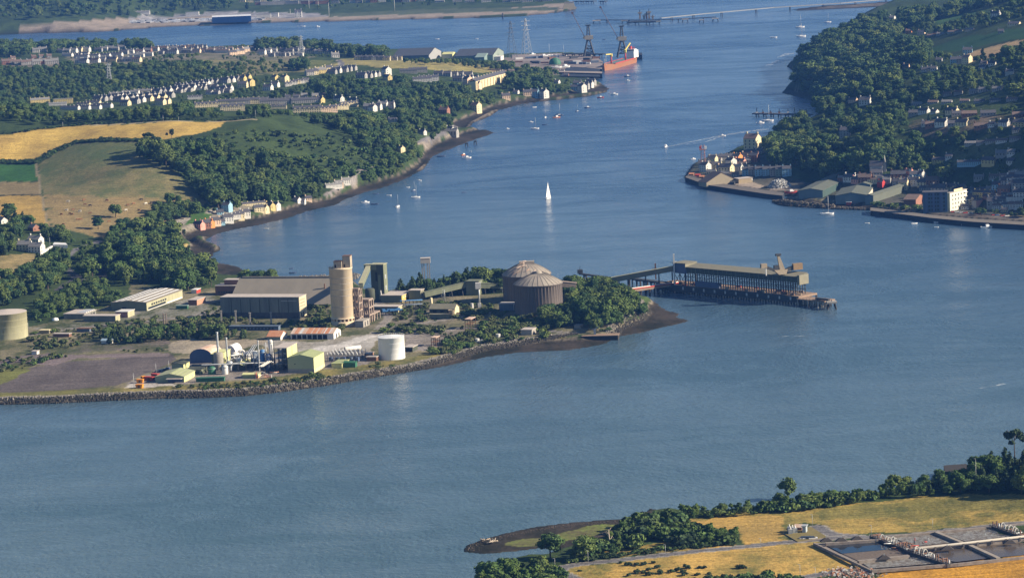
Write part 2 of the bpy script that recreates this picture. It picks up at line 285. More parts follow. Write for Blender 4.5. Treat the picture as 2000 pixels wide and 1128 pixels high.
REGIONS = [  # (points in the picture, tone, other tone, raggedness in metres, land only above the foreshore)
 # far shore
 ([(0,66),(60,50),(150,43),(280,35),(420,29),(560,29),(640,33),(780,23),(1000,15),(1105,6),(1127,18),(1060,27),(900,33),(780,36),(640,40),(500,43),(330,50),(200,59),(60,64)], (0.33,0.27,0.21),(0.25,0.21,0.16), 6),
 ([(620,34),(800,28),(1090,20),(1090,14),(800,19),(640,28)], (0.10,0.12,0.06),(0.07,0.09,0.05), 10),
 ([(250,36),(420,30),(560,36),(640,32),(620,26),(440,22),(280,30)], (0.34,0.33,0.34),(0.18,0.18,0.19), 8),
 # top-left town
 ([(120,108),(300,100),(560,100),(620,112),(560,125),(420,130),(300,128),(150,128)], (0.22,0.19,0.14),(0.10,0.11,0.06), 8),
 ([(0,118),(110,112),(115,130),(20,134)], (0.22,0.17,0.13),(0.10,0.10,0.06), 8),
 ([(380,116),(600,118),(660,125),(640,140),(560,142),(480,150),(430,150),(400,135)], (0.26,0.22,0.10),(0.08,0.10,0.05), 10),
 ([(600,118),(652,118),(645,130),(590,138),(560,130)], (0.16,0.17,0.05),(0.10,0.12,0.04), 4),
 ([(662,116),(700,114),(900,122),(950,128),(972,137),(940,143),(900,141),(800,137),(735,132),(680,126),(655,128)], (0.33,0.28,0.10),(0.22,0.20,0.08), 4),
 ([(940,120),(980,132),(1000,142),(960,140)], (0.36,0.26,0.16),(0.2,0.16,0.1), 6),
 ([(985,112),(1170,106),(1184,118),(1178,138),(1090,146),(1000,140),(960,130),(970,118)], (0.24,0.20,0.18),(0.15,0.13,0.12), 3),
 ([(845,192),(870,188),(880,198),(850,200)], (0.40,0.28,0.14),(0.26,0.2,0.1), 3),
 ([(700,172),(728,168),(735,178),(705,182)], (0.33,0.25,0.14),(0.2,0.16,0.1), 3),
 # shore road of the west bank
 ([(872,252),(900,232),(925,218),(932,222),(905,240),(880,258),(800,290),(792,285),(840,266)], ROAD_A, ROAD_B, 1),
 ([(800,288),(880,262),(925,262),(900,272),(850,283),(830,290)], (0.30,0.26,0.21),(0.16,0.14,0.12), 3),
 ([(690,333),(720,325),(735,322),(735,327),(700,340),(690,362),(640,385),(632,380),(680,358)], (0.24,0.22,0.21),(0.2,0.18,0.17), 1),
 # hill with fields
 ([(0,265),(60,255),(150,246),(300,240),(440,238),(432,247),(385,262),(330,271),(270,275),(150,276),(110,291),(70,315),(0,314),(-400,320),(-400,290)], GOLD_A, GOLD_B, 2),
 ([(155,244),(300,237.5),(505,233.5),(505,235),(400,238),(300,239),(160,246)], (0.36,0.31,0.22), (0.28,0.24,0.13), 1),
 ([(-400,300),(0,314),(70,314),(110,290),(150,275),(270,274),(310,272),(310,278),(150,281),(112,297),(72,320),(0,320),(-400,330)], (0.035,0.04,0.02), (0.02,0.026,0.014), 2),
 ([(74,321),(112,298),(150,281),(290,277),(262,300),(350,340),(400,392),(345,430),(290,438),(215,468),(100,442),(78,355)], OLIVE_A, OLIVE_B, 2),
 ([(150,281),(290,277),(262,300),(250,312),(140,315),(120,330),(80,345),(78,322),(112,298)], (0.13,0.14,0.055),(0.085,0.115,0.045), 14),
 ([(82,380),(200,385),(350,388),(400,392),(345,430),(290,438),(215,468),(100,442)], (0.27,0.20,0.09),(0.19,0.155,0.075), 9),
 ([(-400,322),(0,320),(67,320),(75,353),(0,355),(-400,360)], (0.045,0.125,0.03),(0.035,0.10,0.025), 1),
 ([(-400,362),(0,356),(76,355),(82,380),(0,381),(-400,390)], (0.26,0.20,0.10),(0.2,0.16,0.08), 2),
 ([(-400,392),(0,383),(80,382),(96,440),(40,432),(-400,420)], (0.42,0.28,0.08),(0.30,0.21,0.07), 2),
 ([(68,320),(73,320),(82,380),(97,441),(93,441),(78,381)], (0.30,0.25,0.15),(0.22,0.18,0.12), 0.5),
 ([(-200,381),(0,380.5),(80,379.5),(80,382),(0,383),(-200,384)], (0.05,0.055,0.03),(0.04,0.04,0.025), 0.5),
 # roads and small meadows at the left
 ([(215,468),(228,478),(200,474),(155,487),(125,512),(118,508),(145,485),(190,470)], ROAD_A, ROAD_B, 1),
 ([(0,500),(75,495),(70,520),(20,548),(0,552),(-200,560),(-200,500)], (0.34,0.26,0.12),(0.16,0.14,0.06), 6),
 ([(290,438),(345,428),(405,412),(440,400),(440,408),(405,420),(345,436),(300,445)], (0.36,0.33,0.29),(0.28,0.25,0.22), 0.8),
 ([(345,436),(405,420),(520,395),(545,398),(430,432),(385,448),(370,462),(352,458),(335,446)], (0.26,0.23,0.19),(0.15,0.14,0.09), 3),
 ([(372,420),(405,414),(415,420),(380,436),(360,440)], (0.06,0.13,0.03),(0.05,0.10,0.03), 3),
 ([(338,480),(385,478),(385,486),(362,500),(335,492)], (0.42,0.32,0.12),(0.25,0.20,0.08), 2),
 ([(255,482),(275,482),(275,487),(255,487)], (0.4,0.24,0.15),(0.3,0.2,0.12), 1),
 ([(262,550),(300,560),(270,580),(250,575)], SCRUB_A, SCRUB_B, 3),
 ([(125,512),(160,540),(165,548),(118,572),(108,566),(138,545)], (0.10,0.10,0.11),(0.06,0.06,0.07), 2),
 ([(186,497),(210,497),(215,545),(200,560),(190,530)], (0.05,0.05,0.055),(0.03,0.03,0.035), 2),
 # the works
 ([(-300,640),(50,640),(120,622),(260,585),(360,570),(420,560),(600,560),(780,582),(1000,572),(1060,600),(1060,640),(1260,635),(1260,645),(1180,655),(1100,663),(1020,676),(900,694),(740,724),(480,768),(0,782),(-300,790)], SCRUB_A, SCRUB_B, 5),
 ([(290,600),(360,585),(420,575),(430,600),(420,612),(250,625),(200,640),(60,640),(120,632),(230,622)], GREYG_A, SCRUB_B, 6),
 ([(740,585),(880,580),(900,615),(860,640),(760,648),(700,640),(720,610)], (0.22,0.19,0.15), SCRUB_B, 6),
 ([(520,662),(600,668),(660,660),(735,648),(740,655),(720,690),(640,690),(575,690),(500,672)], (0.42,0.40,0.37),(0.24,0.22,0.18), 4),
 ([(600,682),(650,672),(720,652),(735,655),(680,676),(620,690)], (0.60,0.57,0.54),(0.42,0.40,0.37), 2),
 ([(310,672),(360,662),(500,662),(520,668),(440,690),(330,690)], (0.40,0.34,0.25),(0.25,0.22,0.17), 4),
 ([(180,668),(330,664),(330,680),(200,686),(120,690)], (0.17,0.14,0.13), SCRUB_B, 5),
 ([(790,650),(900,640),(930,650),(850,682),(790,690)], (0.27,0.24,0.22),(0.17,0.15,0.12), 4),
 ([(575,690),(720,685),(738,700),(700,716),(640,718),(560,735),(300,752),(255,757),(250,748),(300,725),(380,700)], (0.27,0.24,0.22),(0.18,0.16,0.14), 3),
 ([(0,752),(30,738),(62,717),(110,708),(330,690),(345,702),(305,722),(270,735),(235,752),(150,760),(0,766),(-300,772),(-300,765)], ASPH_A, ASPH_B, 2),
 ([(60,712),(110,693),(330,689),(330,695),(150,700),(110,712)], (0.21,0.17,0.17),(0.17,0.14,0.135), 2),
 ([(0,722),(20,712),(60,712),(60,720),(30,738),(0,752),(-300,760),(-300,720)], (0.16,0.17,0.05),(0.09,0.09,0.04), 3),
 ([(0,704),(40,694),(100,688),(110,692),(62,706),(0,712),(-200,712),(-200,704)], (0.19,0.155,0.15),(0.15,0.125,0.12), 2),
 ([(-300,766),(0,767),(240,757),(240,768),(100,776),(0,779),(-300,784)], (0.18,0.17,0.05),(0.12,0.12,0.05), 2),
 ([(255,749),(330,748),(352,752),(330,757),(240,760)], (0.48,0.45,0.41),(0.38,0.35,0.32), 1),
 ([(640,722),(780,702),(900,680),(1000,662),(1100,655),(1100,664),(960,676),(860,698),(764,716),(640,742),(540,756),(380,764),(240,768),(240,758),(380,752),(540,738)], (0.27,0.22,0.08),(0.09,0.10,0.04), 3),
 # south bank
 ([(1110,1110),(1200,1098),(1300,1078),(1440,1062),(1530,1052),(1600,1060),(1700,1106),(1640,1112),(1560,1128),(1400,1160),(1130,1160)], DRY_A, DRY_B, 3),
 ([(1130,1080),(1260,1062),(1340,1050),(1440,1062),(1300,1076),(1170,1092)], (0.34,0.24,0.07),(0.12,0.12,0.04), 3),
 ([(1340,1012),(1450,996),(1600,990),(1800,966),(1960,962),(2000,965),(2300,930),(2300,1000),(2000,1016),(1850,1030),(1700,1042),(1640,1040),(1600,1022),(1570,1020),(1530,1034),(1540,1052),(1450,1062),(1440,1045)], (0.40,0.28,0.08),(0.12,0.125,0.04), 3),
 ([(1340,1012),(1450,1000),(1530,1005),(1530,1035),(1540,1052),(1450,1062),(1440,1045)], (0.52,0.33,0.09),(0.32,0.22,0.07), 6),
 ([(1600,990),(1800,968),(1960,966),(2050,980),(1850,1010),(1700,1012),(1600,1000)], (0.24,0.20,0.06),(0.10,0.105,0.035), 8),
 ([(1700,1128),(1720,1112),(1850,1100),(2000,1085),(2300,1050),(2300,1200),(1700,1200)], (0.55,0.28,0.04),(0.38,0.20,0.035), 4),
 ([(905,1075),(985,1045),(1100,1024),(1210,1014),(1270,1000),(1250,1030),(1150,1060),(1060,1066),(960,1078)], MUD_A, (0.10,0.085,0.06), 3),
 ([(985,1060),(1060,1050),(1180,1022),(1240,1016),(1220,1030),(1120,1052),(1050,1064),(990,1066)], (0.15,0.20,0.04),(0.12,0.10,0.06), 4),
 # east bank
 ([(1830,40),(1900,25),(2000,14),(2300,0),(2300,25),(2000,30),(1920,40),(1860,50),(1825,48)], (0.055,0.12,0.03),(0.045,0.10,0.03), 2),
 ([(1812,95),(1850,82),(1900,68),(2000,55),(2300,40),(2300,60),(2000,75),(1900,95),(1850,100),(1800,108)], (0.04,0.10,0.03),(0.035,0.085,0.03), 2),
 ([(1865,118),(1900,100),(1960,85),(2000,78),(2300,60),(2300,90),(2000,98),(1950,110),(1900,120)], (0.46,0.32,0.16),(0.36,0.26,0.14), 2),
 ([(1890,175),(1980,160),(1990,168),(1900,182)], (0.30,0.25,0.15),(0.2,0.18,0.1), 2),
 ([(1780,236),(1900,228),(2000,222),(2000,245),(1860,262),(1780,260)], (0.17,0.13,0.09),(0.07,0.08,0.04), 4),
 ([(1850,290),(1960,272),(1990,280),(1940,305),(1860,325)], (0.13,0.14,0.05),(0.07,0.09,0.03), 6),
 ([(1336,345),(1350,322),(1500,300),(1520,340),(1680,350),(1800,352),(1900,362),(2000,330),(2300,320),(2300,460),(2000,437),(1820,424),(1700,408),(1600,400),(1520,380),(1400,362)], (0.10,0.095,0.08),(0.05,0.06,0.045), 3),
 ([(1436,358),(1475,357),(1492,364),(1480,372),(1436,366)], (0.42,0.34,0.26),(0.3,0.25,0.2), 1),
 ([(1500,366),(1560,362),(1560,372),(1505,374)], (0.30,0.25,0.2),(0.2,0.17,0.14), 1),
 ([(1520,388),(1560,384),(1640,395),(1660,402),(1560,398),(1530,395)], (0.34,0.30,0.20),(0.2,0.18,0.1), 2),
 ([(1820,418),(1900,424),(2000,430),(2300,450),(2300,440),(2000,420),(1880,416)], (0.16,0.14,0.12),(0.12,0.10,0.085), 1),
 ([(1930,418),(2000,412),(2300,420),(2300,430),(2000,424)], (0.30,0.22,0.10),(0.2,0.16,0.08), 2),
 ([(1990,335),(2060,322),(2060,328),(1990,342),(1950,355),(1950,351)], (0.34,0.31,0.28),(0.3,0.28,0.25), 1),
]
ROADS = [ # centre line, width in metres, tone
 ([(2100,1008),(1985,1022),(1855,1035),(1760,1046),(1690,1048),(1630,1044),(1608,1036),(1598,1028)], 6.5, ROAD_A),
 ([(1640,1048),(1560,1056),(1440,1068),(1300,1082),(1200,1094),(1130,1101),(1100,1107),(1092,1116),(1120,1128),(1160,1142)], 5.0, ROAD_A),
 ([(1560,1128),(1620,1118),(1690,1112),(1712,1108)], 5.0, ROAD_A),
 ([(650,135),(668,127),(662,117)], 6, ROAD_A), ([(420,612),(330,622),(250,632),(120,644),(50,655)], 5, (0.30,0.27,0.24)), ([(740,590),(760,620),(740,642),(900,618),(960,610)], 4, (0.30,0.27,0.23)), ([(800,655),(900,640),(1010,640),(1120,650)], 3, (0.28,0.25,0.21)),
]
print('regions')
colA = np.empty(GX.shape+(3,), np.float32); colB = np.empty_like(colA)
colA[:] = GREEN_A; colB[:] = GREEN_B
jx = (vnoise(GX, GY, 11, 21)-0.5); jy = (vnoise(GX, GY, 11, 22)-0.5)
lm = land; X0 = GX[lm]; Y0 = GY[lm]; JX = jx[lm]; JY = jy[lm]; cA = colA[lm]; cB = colB[lm]
for pts, a, b, rag in REGIONS:
    far = 1+2.4*np.clip((3500-Y0)/2500, 0, 1) if pts[0][1] > 62 else 1.0
    m = inside(gpoly(pts), X0+JX*rag*1.4, Y0+JY*rag*far)
    cA[m] = a; cB[m] = b
for line, w, a in ROADS:
    d = seg_dist(gpoly(line), X0, Y0, False); m = d < w/2+1.2; cA[m] = (0.3, 0.28, 0.25); cB[m] = (0.24, 0.22, 0.2); m = d < w/2; cA[m] = a; cB[m] = ROAD_B
low = GH[lm]
bank = (low < 3.0); cA[bank] = SAND_A; cB[bank] = SAND_B
m = low < 1.25; cA[m] = MUD_A; cB[m] = MUD_B
for pts, a, b, rag in REGIONS:
    if a == (0.15, 0.20, 0.04): m = inside(gpoly(pts), X0+JX*6, Y0+JY*10); cA[m] = a; cB[m] = b
colA[lm] = cA; colB[lm] = cB
# crisp tracks of vehicles in the gold field and the mown strips are left to the noise
idx = -np.ones(GX.shape, np.int64)
cell = land[:-1, :-1] | land[1:, :-1] | land[:-1, 1:] | land[1:, 1:]
use = np.zeros(GX.shape, bool); use[:-1, :-1] |= cell; use[1:, :-1] |= cell; use[:-1, 1:] |= cell; use[1:, 1:] |= cell
idx[use] = np.arange(use.sum())
gh = np.where(land, GH, -1.2)
vv = np.stack([GX[use], GY[use], gh[use]], 1).astype(np.float32)
ci = np.nonzero(cell); q = np.stack([idx[ci[0], ci[1]], idx[ci[0], ci[1]+1], idx[ci[0]+1, ci[1]+1], idx[ci[0]+1, ci[1]]], 1)
me = bpy.data.meshes.new('ground'); me.vertices.add(len(vv)); me.vertices.foreach_set('co', vv.ravel())
me.loops.add(q.size); me.loops.foreach_set('vertex_index', q.ravel().astype(np.int32))
me.polygons.add(len(q)); me.polygons.foreach_set('loop_start', np.arange(0, q.size, 4, dtype=np.int32)); me.polygons.foreach_set('loop_total', np.full(len(q), 4, np.int32))
me.polygons.foreach_set('use_smooth', np.ones(len(q), bool))
# colours reach one cell out over the water's edge
for arr in (colA, colB):
    o_ = ~land
    arr[o_] = MUD_B
for nm, arr in (('tone', colA), ('tone2', colB)):
    at = me.attributes.new(nm, 'FLOAT_COLOR', 'POINT'); c = np.ones((len(vv), 4), np.float32); c[:, :3] = arr[use]; at.data.foreach_set('color', c.ravel())
me.update(); me.validate()
m, nt, b = node_mat('ground'); N = nt.nodes.new; L = nt.links.new
b.inputs['Roughness'].default_value = 0.95; b.inputs['Specular IOR Level'].default_value = 0.1
geo = N('ShaderNodeNewGeometry')
def noise(sc, det=5, rough=0.65, st=None):
    n = N('ShaderNodeTexNoise'); n.inputs['Scale'].default_value = sc; n.inputs['Detail'].default_value = det; n.inputs['Roughness'].default_value = rough
    mp = N('ShaderNodeMapping'); mp.inputs['Scale'].default_value = st or (1, 1, 1); L(geo.outputs['Position'], mp.inputs[0]); L(mp.outputs[0], n.inputs['Vector']); return n
def mrange(src, a, c, d=0.0, e=1.0):
    r = N('ShaderNodeMapRange'); r.inputs[1].default_value = a; r.inputs[2].default_value = c; r.inputs[3].default_value = d; r.inputs[4].default_value = e; L(src, r.inputs[0]); return r.outputs[0]
a1 = N('ShaderNodeAttribute'); a1.attribute_name = 'tone'; a2 = N('ShaderNodeAttribute'); a2.attribute_name = 'tone2'
n1 = noise(0.035, 9, 0.72, (1, 0.45, 1))
mx = N('ShaderNodeMix'); mx.data_type = 'RGBA'; L(mrange(n1.outputs[0], 0.40, 0.60), mx.inputs[0]); L(a1.outputs['Color'], mx.inputs[6]); L(a2.outputs['Color'], mx.inputs[7])
n2 = noise(0.5, 4, 0.7); mul = N('ShaderNodeMix'); mul.data_type = 'RGBA'; mul.blend_type = 'MULTIPLY'; mul.inputs[0].default_value = 1.0
L(mx.outputs[2], mul.inputs[6]); cc = N('ShaderNodeCombineColor'); v = mrange(n2.outputs[0], 0.3, 0.7, 0.62, 1.32)
for i in range(3): L(v, cc.inputs[i])
L(cc.outputs[0], mul.inputs[7])
n3 = noise(1.0, 3, 0.7, (0.02, 0.35, 1)); m3 = N('ShaderNodeVectorMath'); m3.operation = 'SCALE'; L(mul.outputs[2], m3.inputs[0]); L(mrange(n3.outputs[0], 0.3, 0.7, 0.74, 1.26), m3.inputs['Scale']); L(m3.outputs[0], b.inputs['Base Color'])
bp = N('ShaderNodeBump'); bp.inputs['Strength'].default_value = 0.6; bp.inputs['Distance'].default_value = 0.8; L(n2.outputs[0], bp.inputs['Height']); L(bp.outputs[0], b.inputs['Normal'])
me.materials.append(m)
g = link('ground', me, kind='structure')

# ------------------------------------------------------------------ water
m, nt, b = node_mat('water'); N = nt.nodes.new; L = nt.links.new
geo = N('ShaderNodeNewGeometry')
b.inputs['IOR'].default_value = 1.33; b.inputs['Specular IOR Level'].default_value = 0.5
b.inputs['Roughness'].default_value = 0.2
def swirl(sc, st, dist):
    n = noise(sc, 5, 0.6, st); n.inputs['Distortion'].default_value = dist; return n
big = swirl(0.0022, (0.7, 1.0, 1), 1.2); big2 = swirl(0.008, (0.45, 1.0, 1), 2.2); big3 = swirl(0.05, (0.25, 1.0, 1), 0.6)
ad = N('ShaderNodeMath'); ad.operation = 'ADD'; L(big.outputs[0], ad.inputs[0]); L(big2.outputs[0], ad.inputs[1])
ad2 = N('ShaderNodeMath'); ad2.operation = 'MULTIPLY_ADD'; L(big3.outputs[0], ad2.inputs[0]); ad2.inputs[1].default_value = 0.35; L(ad.outputs[0], ad2.inputs[2])
slick = mrange(ad2.outputs[0], 0.98, 1.36)
rg = N('ShaderNodeMapRange'); rg.inputs[3].default_value = 0.12; rg.inputs[4].default_value = 0.30; L(slick, rg.inputs[0]); L(rg.outputs[0], b.inputs['Roughness'])
sp_ = N('ShaderNodeSeparateXYZ'); L(geo.outputs['Position'], sp_.inputs[0]); near_far = mrange(sp_.outputs['Y'], 1500, 3300)  # base colour blends along Y: teal near, bluer far off
def two(f, c1, c2):
    x = N('ShaderNodeMix'); x.data_type = 'RGBA'; L(f, x.inputs[0])
    for i, c in ((6, c1), (7, c2)):
        if isinstance(c, tuple): x.inputs[i].default_value = (*c, 1)
        else: L(c, x.inputs[i])
    return x.outputs[2]
wc = two(slick, two(near_far, (0.084, 0.132, 0.158), (0.042, 0.098, 0.196)), two(near_far, (0.056, 0.104, 0.132), (0.026, 0.070, 0.155)))
ridge = swirl(0.0035, (0.8, 1.0, 1), 3.0)   # thin pale lines where currents meet
rd = N('ShaderNodeMath'); rd.operation = 'SUBTRACT'; L(ridge.outputs[0], rd.inputs[0]); rd.inputs[1].default_value = 0.53; ra = N('ShaderNodeMath'); ra.operation = 'ABSOLUTE'; L(rd.outputs[0], ra.inputs[0])
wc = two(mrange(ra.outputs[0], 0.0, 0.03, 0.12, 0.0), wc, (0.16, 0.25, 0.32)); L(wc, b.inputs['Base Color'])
w1 = noise(0.45, 3, 0.6, (0.8, 0.45, 1)); w2 = noise(0.09, 3, 0.6, (1, 0.5, 1))
bp = N('ShaderNodeBump'); bp.inputs['Strength'].default_value = 0.65; bp.inputs['Distance'].default_value = 1.0; L(w1.outputs[0], bp.inputs['Height'])
bp2 = N('ShaderNodeBump'); bp2.inputs['Strength'].default_value = 0.35; bp2.inputs['Distance'].default_value = 2.0; L(w2.outputs[0], bp2.inputs['Height']); L(bp.outputs[0], bp2.inputs['Normal'])
L(bp2.outputs[0], b.inputs['Normal'])
WATER = m
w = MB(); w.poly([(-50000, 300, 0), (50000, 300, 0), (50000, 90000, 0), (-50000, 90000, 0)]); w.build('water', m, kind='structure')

# ------------------------------------------------------------------ materials of the buildings
CONC = mat('weathered_concrete', (0.72, 0.61, 0.44), 0.9, 0.35, 0.12, (0.50, 0.39, 0.27), stretch=(1, 1, 0.35))
CONC2 = mat('grey_concrete', (0.40, 0.37, 0.33), 0.9, 0.3, 0.5)
BRICKP = mat('rough_pink_concrete', (0.42, 0.33, 0.27), 0.9, 0.4, 0.5)
PALEY = mat('yellow_cladding', (0.66, 0.65, 0.31), 0.6, 0.12, 0.3)
PALEG = mat('pale_green_roofing', (0.36, 0.40, 0.20), 0.7, 0.2, 0.4)
CREAMG = mat('faded_cream_green_cladding', (0.47, 0.45, 0.29), 0.7, 0.35, 0.25, stretch=(1, 1, 0.2))
GREYG = mat('faded_green_cladding', (0.20, 0.22, 0.15), 0.8, 0.3, 0.3, stretch=(1, 1, 0.15))
DARKG = mat('dark_green_cladding', (0.085, 0.095, 0.07), 0.8, 0.3, 0.4, stretch=(1, 1, 0.2))
WARE = mat('stained_sheet_wall', (0.25, 0.25, 0.21), 0.85, 0.3, 0.15, (0.13, 0.13, 0.12), stretch=(1.6, 1, 0.2))
ASB = mat('old_sheet_roofing', (0.30, 0.265, 0.21), 0.9, 0.2, 0.12, (0.235, 0.21, 0.17), stretch=(1, 0.3, 1))
PALER = mat('pale_roofing', (0.52, 0.46, 0.41), 0.8, 0.2, 0.2)
WHITE = mat('white_paint', (0.80, 0.80, 0.79), 0.45, 0.06, 0.2)
WHITED = mat('weathered_white_paint', (0.70, 0.68, 0.64), 0.7, 0.25, 0.4)
CREAM = mat('cream_render', (0.72, 0.63, 0.40), 0.85, 0.12, 0.4)
RUST = mat('rusty_sheet', (0.50, 0.17, 0.07), 0.85, 0.4, 0.5, (0.60, 0.35, 0.22))
RUSTW = mat('rust_streaked_sheet', (0.66, 0.58, 0.50), 0.85, 0.4, 0.35, (0.50, 0.27, 0.16), stretch=(1, 0.3, 1))
RUSTD = mat('rusty_steel', (0.20, 0.11, 0.07), 0.9, 0.4, 0.5)
STEEL = mat('dark_steelwork', (0.06, 0.065, 0.07), 0.7, 0.3, 1)
GALV = mat('galvanised_steel', (0.50, 0.52, 0.53), 0.5, 0.25, 0.6, metal=0.3)
BLUEM = mat('blue_paint', (0.07, 0.20, 0.42), 0.6, 0.2, 0.5)
BLUEG = mat('blue_grey_sheet', (0.14, 0.18, 0.24), 0.7, 0.25, 0.4)
NAVY = mat('dark_blue_sheet', (0.10, 0.14, 0.24), 0.6, 0.2, 0.4)
GREENP = mat('green_paint', (0.05, 0.17, 0.10), 0.6, 0.3, 0.4)
REDP = mat('red_paint', (0.50, 0.07, 0.05), 0.6, 0.25, 0.5)
ORANGE = mat('orange_paint', (0.80, 0.30, 0.03), 0.6, 0.2, 0.5)
BROWN = mat('brown_brick', (0.22, 0.12, 0.085), 0.9, 0.25, 0.8)
GLASS = mat('window_glass', (0.035, 0.045, 0.055), 0.15, 0.2, 1, spec=0.5)
DOORD = mat('dark_opening', (0.02, 0.02, 0.02), 0.9, 0.2, 1)
DOMEW = mat('streaked_dome_wall', (0.23, 0.195, 0.175), 0.95, 0.4, 0.16, (0.10, 0.09, 0.09), stretch=(2.2, 2.2, 0.12))
DOMER = mat('weathered_dome_roof', (0.36, 0.33, 0.28), 0.9, 0.3, 0.15, (0.24, 0.20, 0.17))
PILE = mat('weedy_pile', (0.055, 0.05, 0.045), 0.9, 0.4, 0.5)
DECK = mat('weathered_deck', (0.34, 0.24, 0.17), 0.9, 0.35, 0.3)
YROOF = mat('faded_yellow_sheet', (0.25, 0.235, 0.17), 0.8, 0.25, 0.3)
LOADC = mat('stained_cream_paint', (0.38, 0.31, 0.22), 0.8, 0.4, 0.5)
ROCK1 = mat('pale_rock', (0.36, 0.33, 0.285), 0.95, 0.6, 0.8)

SITE = R(18)
def solve(p, d, tx):
    """distance from world point p along unit d until the picture column tx"""
    lo, hi = 0.0, 400.0; s = 1 if proj(*(p+d*5))[0] > proj(*p)[0] else -1
    for _ in range(40):
        m = (lo+hi)/2
        if (proj(*(p+d*m))[0]-tx)*s < 0: lo = m
        else: hi = m
    return lo
WIN = {}
def wbox(w, h, t, m):
    k = (round(w, 2), round(h, 2), round(t, 2), m.name)
    if k not in WIN: b_ = MB(); b_.box(-w/2, -t, -h/2, w/2, t, h/2); me = bpy.data.meshes.new('window'); me.from_pydata(b_.v, [], b_.f); me.materials.append(m); WIN[k] = me
    return WIN[k]
class B: pass
def bld(name, label, cat, C, Lx, Rx, top, wall, roofm, roof='flat', rot=SITE, pitch=0.25, over=0.4, side=None, group=None, reg=True, b=None, h=None):
    """a building from its nearest corner C (picture point), the picture columns of its far left and right corners and the picture row of its eaves"""
    p = gp(*C); l = Vector((-math.cos(rot), math.sin(rot), 0)); r = Vector((math.sin(rot), math.cos(rot), 0))
    a = solve(p, l, Lx) if Lx is not None else 8; bb = b if b else solve(p, r, Rx); h = h or (C[1]-top)*mpp(p.y)
    o = B(); o.a, o.b, o.h = a, bb, h
    org = p+l*a; t = thing(name, label, cat, org, -rot, group); o.t = t; o.p = p
    H = pitch*(bb/2 if roof in ('gx', 'barrelx') else a/2)
    w = MB(); z0 = -1.5; x1, y1 = a, bb
    mi = 1 if side else 0
    if roof == 'gy':
        w.poly([(0, 0, z0), (x1, 0, z0), (x1, 0, h), (x1/2, 0, h+H), (0, 0, h)]); w.poly([(x1, y1, z0), (0, y1, z0), (0, y1, h), (x1/2, y1, h+H), (x1, y1, h)])
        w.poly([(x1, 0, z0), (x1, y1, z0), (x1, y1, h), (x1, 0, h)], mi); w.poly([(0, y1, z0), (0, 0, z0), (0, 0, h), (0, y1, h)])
    elif roof == 'gx':
        w.poly([(0, 0, z0), (x1, 0, z0), (x1, 0, h), (0, 0, h)]); w.poly([(x1, y1, z0), (0, y1, z0), (0, y1, h), (x1, y1, h)])
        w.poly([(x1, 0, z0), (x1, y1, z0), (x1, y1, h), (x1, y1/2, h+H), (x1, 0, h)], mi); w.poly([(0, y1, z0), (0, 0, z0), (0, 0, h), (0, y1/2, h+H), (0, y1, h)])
    else:
        w.poly([(0, 0, z0), (x1, 0, z0), (x1, 0, h), (0, 0, h)]); w.poly([(x1, y1, z0), (0, y1, z0), (0, y1, h), (x1, y1, h)])
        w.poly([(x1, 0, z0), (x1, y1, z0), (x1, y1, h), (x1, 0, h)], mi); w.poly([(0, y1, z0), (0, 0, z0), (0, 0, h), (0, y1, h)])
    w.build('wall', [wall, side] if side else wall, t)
    q = MB(); v = over; th = 0.25
    def slab(A, Bq, Cq, D):  # a sheet with thickness
        q.hexa([A, Bq, Cq, D, *(tuple(Vector(k)+Vector((0, 0, th))) for k in (A, Bq, Cq, D))])
    e = 0.02
    if roof == 'gy':
        dz = v*2*H/x1; slab((-v, -v, h-dz+e), (x1/2, -v, h+H+e), (x1/2, y1+v, h+H+e), (-v, y1+v, h-dz+e)); slab((x1/2, -v, h+H+e), (x1+v, -v, h-dz+e), (x1+v, y1+v, h-dz+e), (x1/2, y1+v, h+H+e))
    elif roof == 'gx':
        dz = v*2*H/y1; slab((-v, -v, h-dz+e), (x1+v, -v, h-dz+e), (x1+v, y1/2, h+H+e), (-v, y1/2, h+H+e)); slab((-v, y1/2, h+H+e), (x1+v, y1/2, h+H+e), (x1+v, y1+v, h-dz+e), (-v, y1+v, h-dz+e))
    elif roof == 'flat': q.box(-v, -v, h, x1+v, y1+v, h+0.35)
    if roof != 'none': q.build('roof', roofm, t)
    if reg:
        xs = [proj(*(org+l*-i*a+r*j*bb)) for i in (0, 1) for j in (0, 1)]; tp = proj(*(p+Vector((0, 0, h+H))))
        keep(min(k[0] for k in xs)-1, max(k[0] for k in xs)+1, tp[1]-(C[1]-min(k[1] for k in xs))*0.7, C[1])
    c = org+(-l)*a/2+r*bb/2; FOOT.append((c.x, c.y, max(min(a, bb)*0.6, 2)))
    if max(a, bb) > 1.5*min(a, bb):
        for f in (0.2, 0.8):
            c = (org+(-l)*a*f+r*bb/2) if a > bb else (org+(-l)*a/2+r*bb*f); FOOT.append((c.x, c.y, min(a, bb)*0.6))
    return o
def wins(o, face, z, n, w, h, x0=0.08, x1=0.92, m=None, name='window'):
    """a row of windows (or doors) on the front (f) or right (r) wall; fractions of its length, height z in metres"""
    me = wbox(w, h, 0.12, m or GLASS); L_ = o.a if face == 'f' else o.b
    for i in range(n):
        s = L_*(x0+(x1-x0)*(i+0.5)/n)
        if face == 'f': link(name, me, o.t, (s, 0, z))
        else: link(name, me, o.t, (o.a, s, z), math.pi/2)

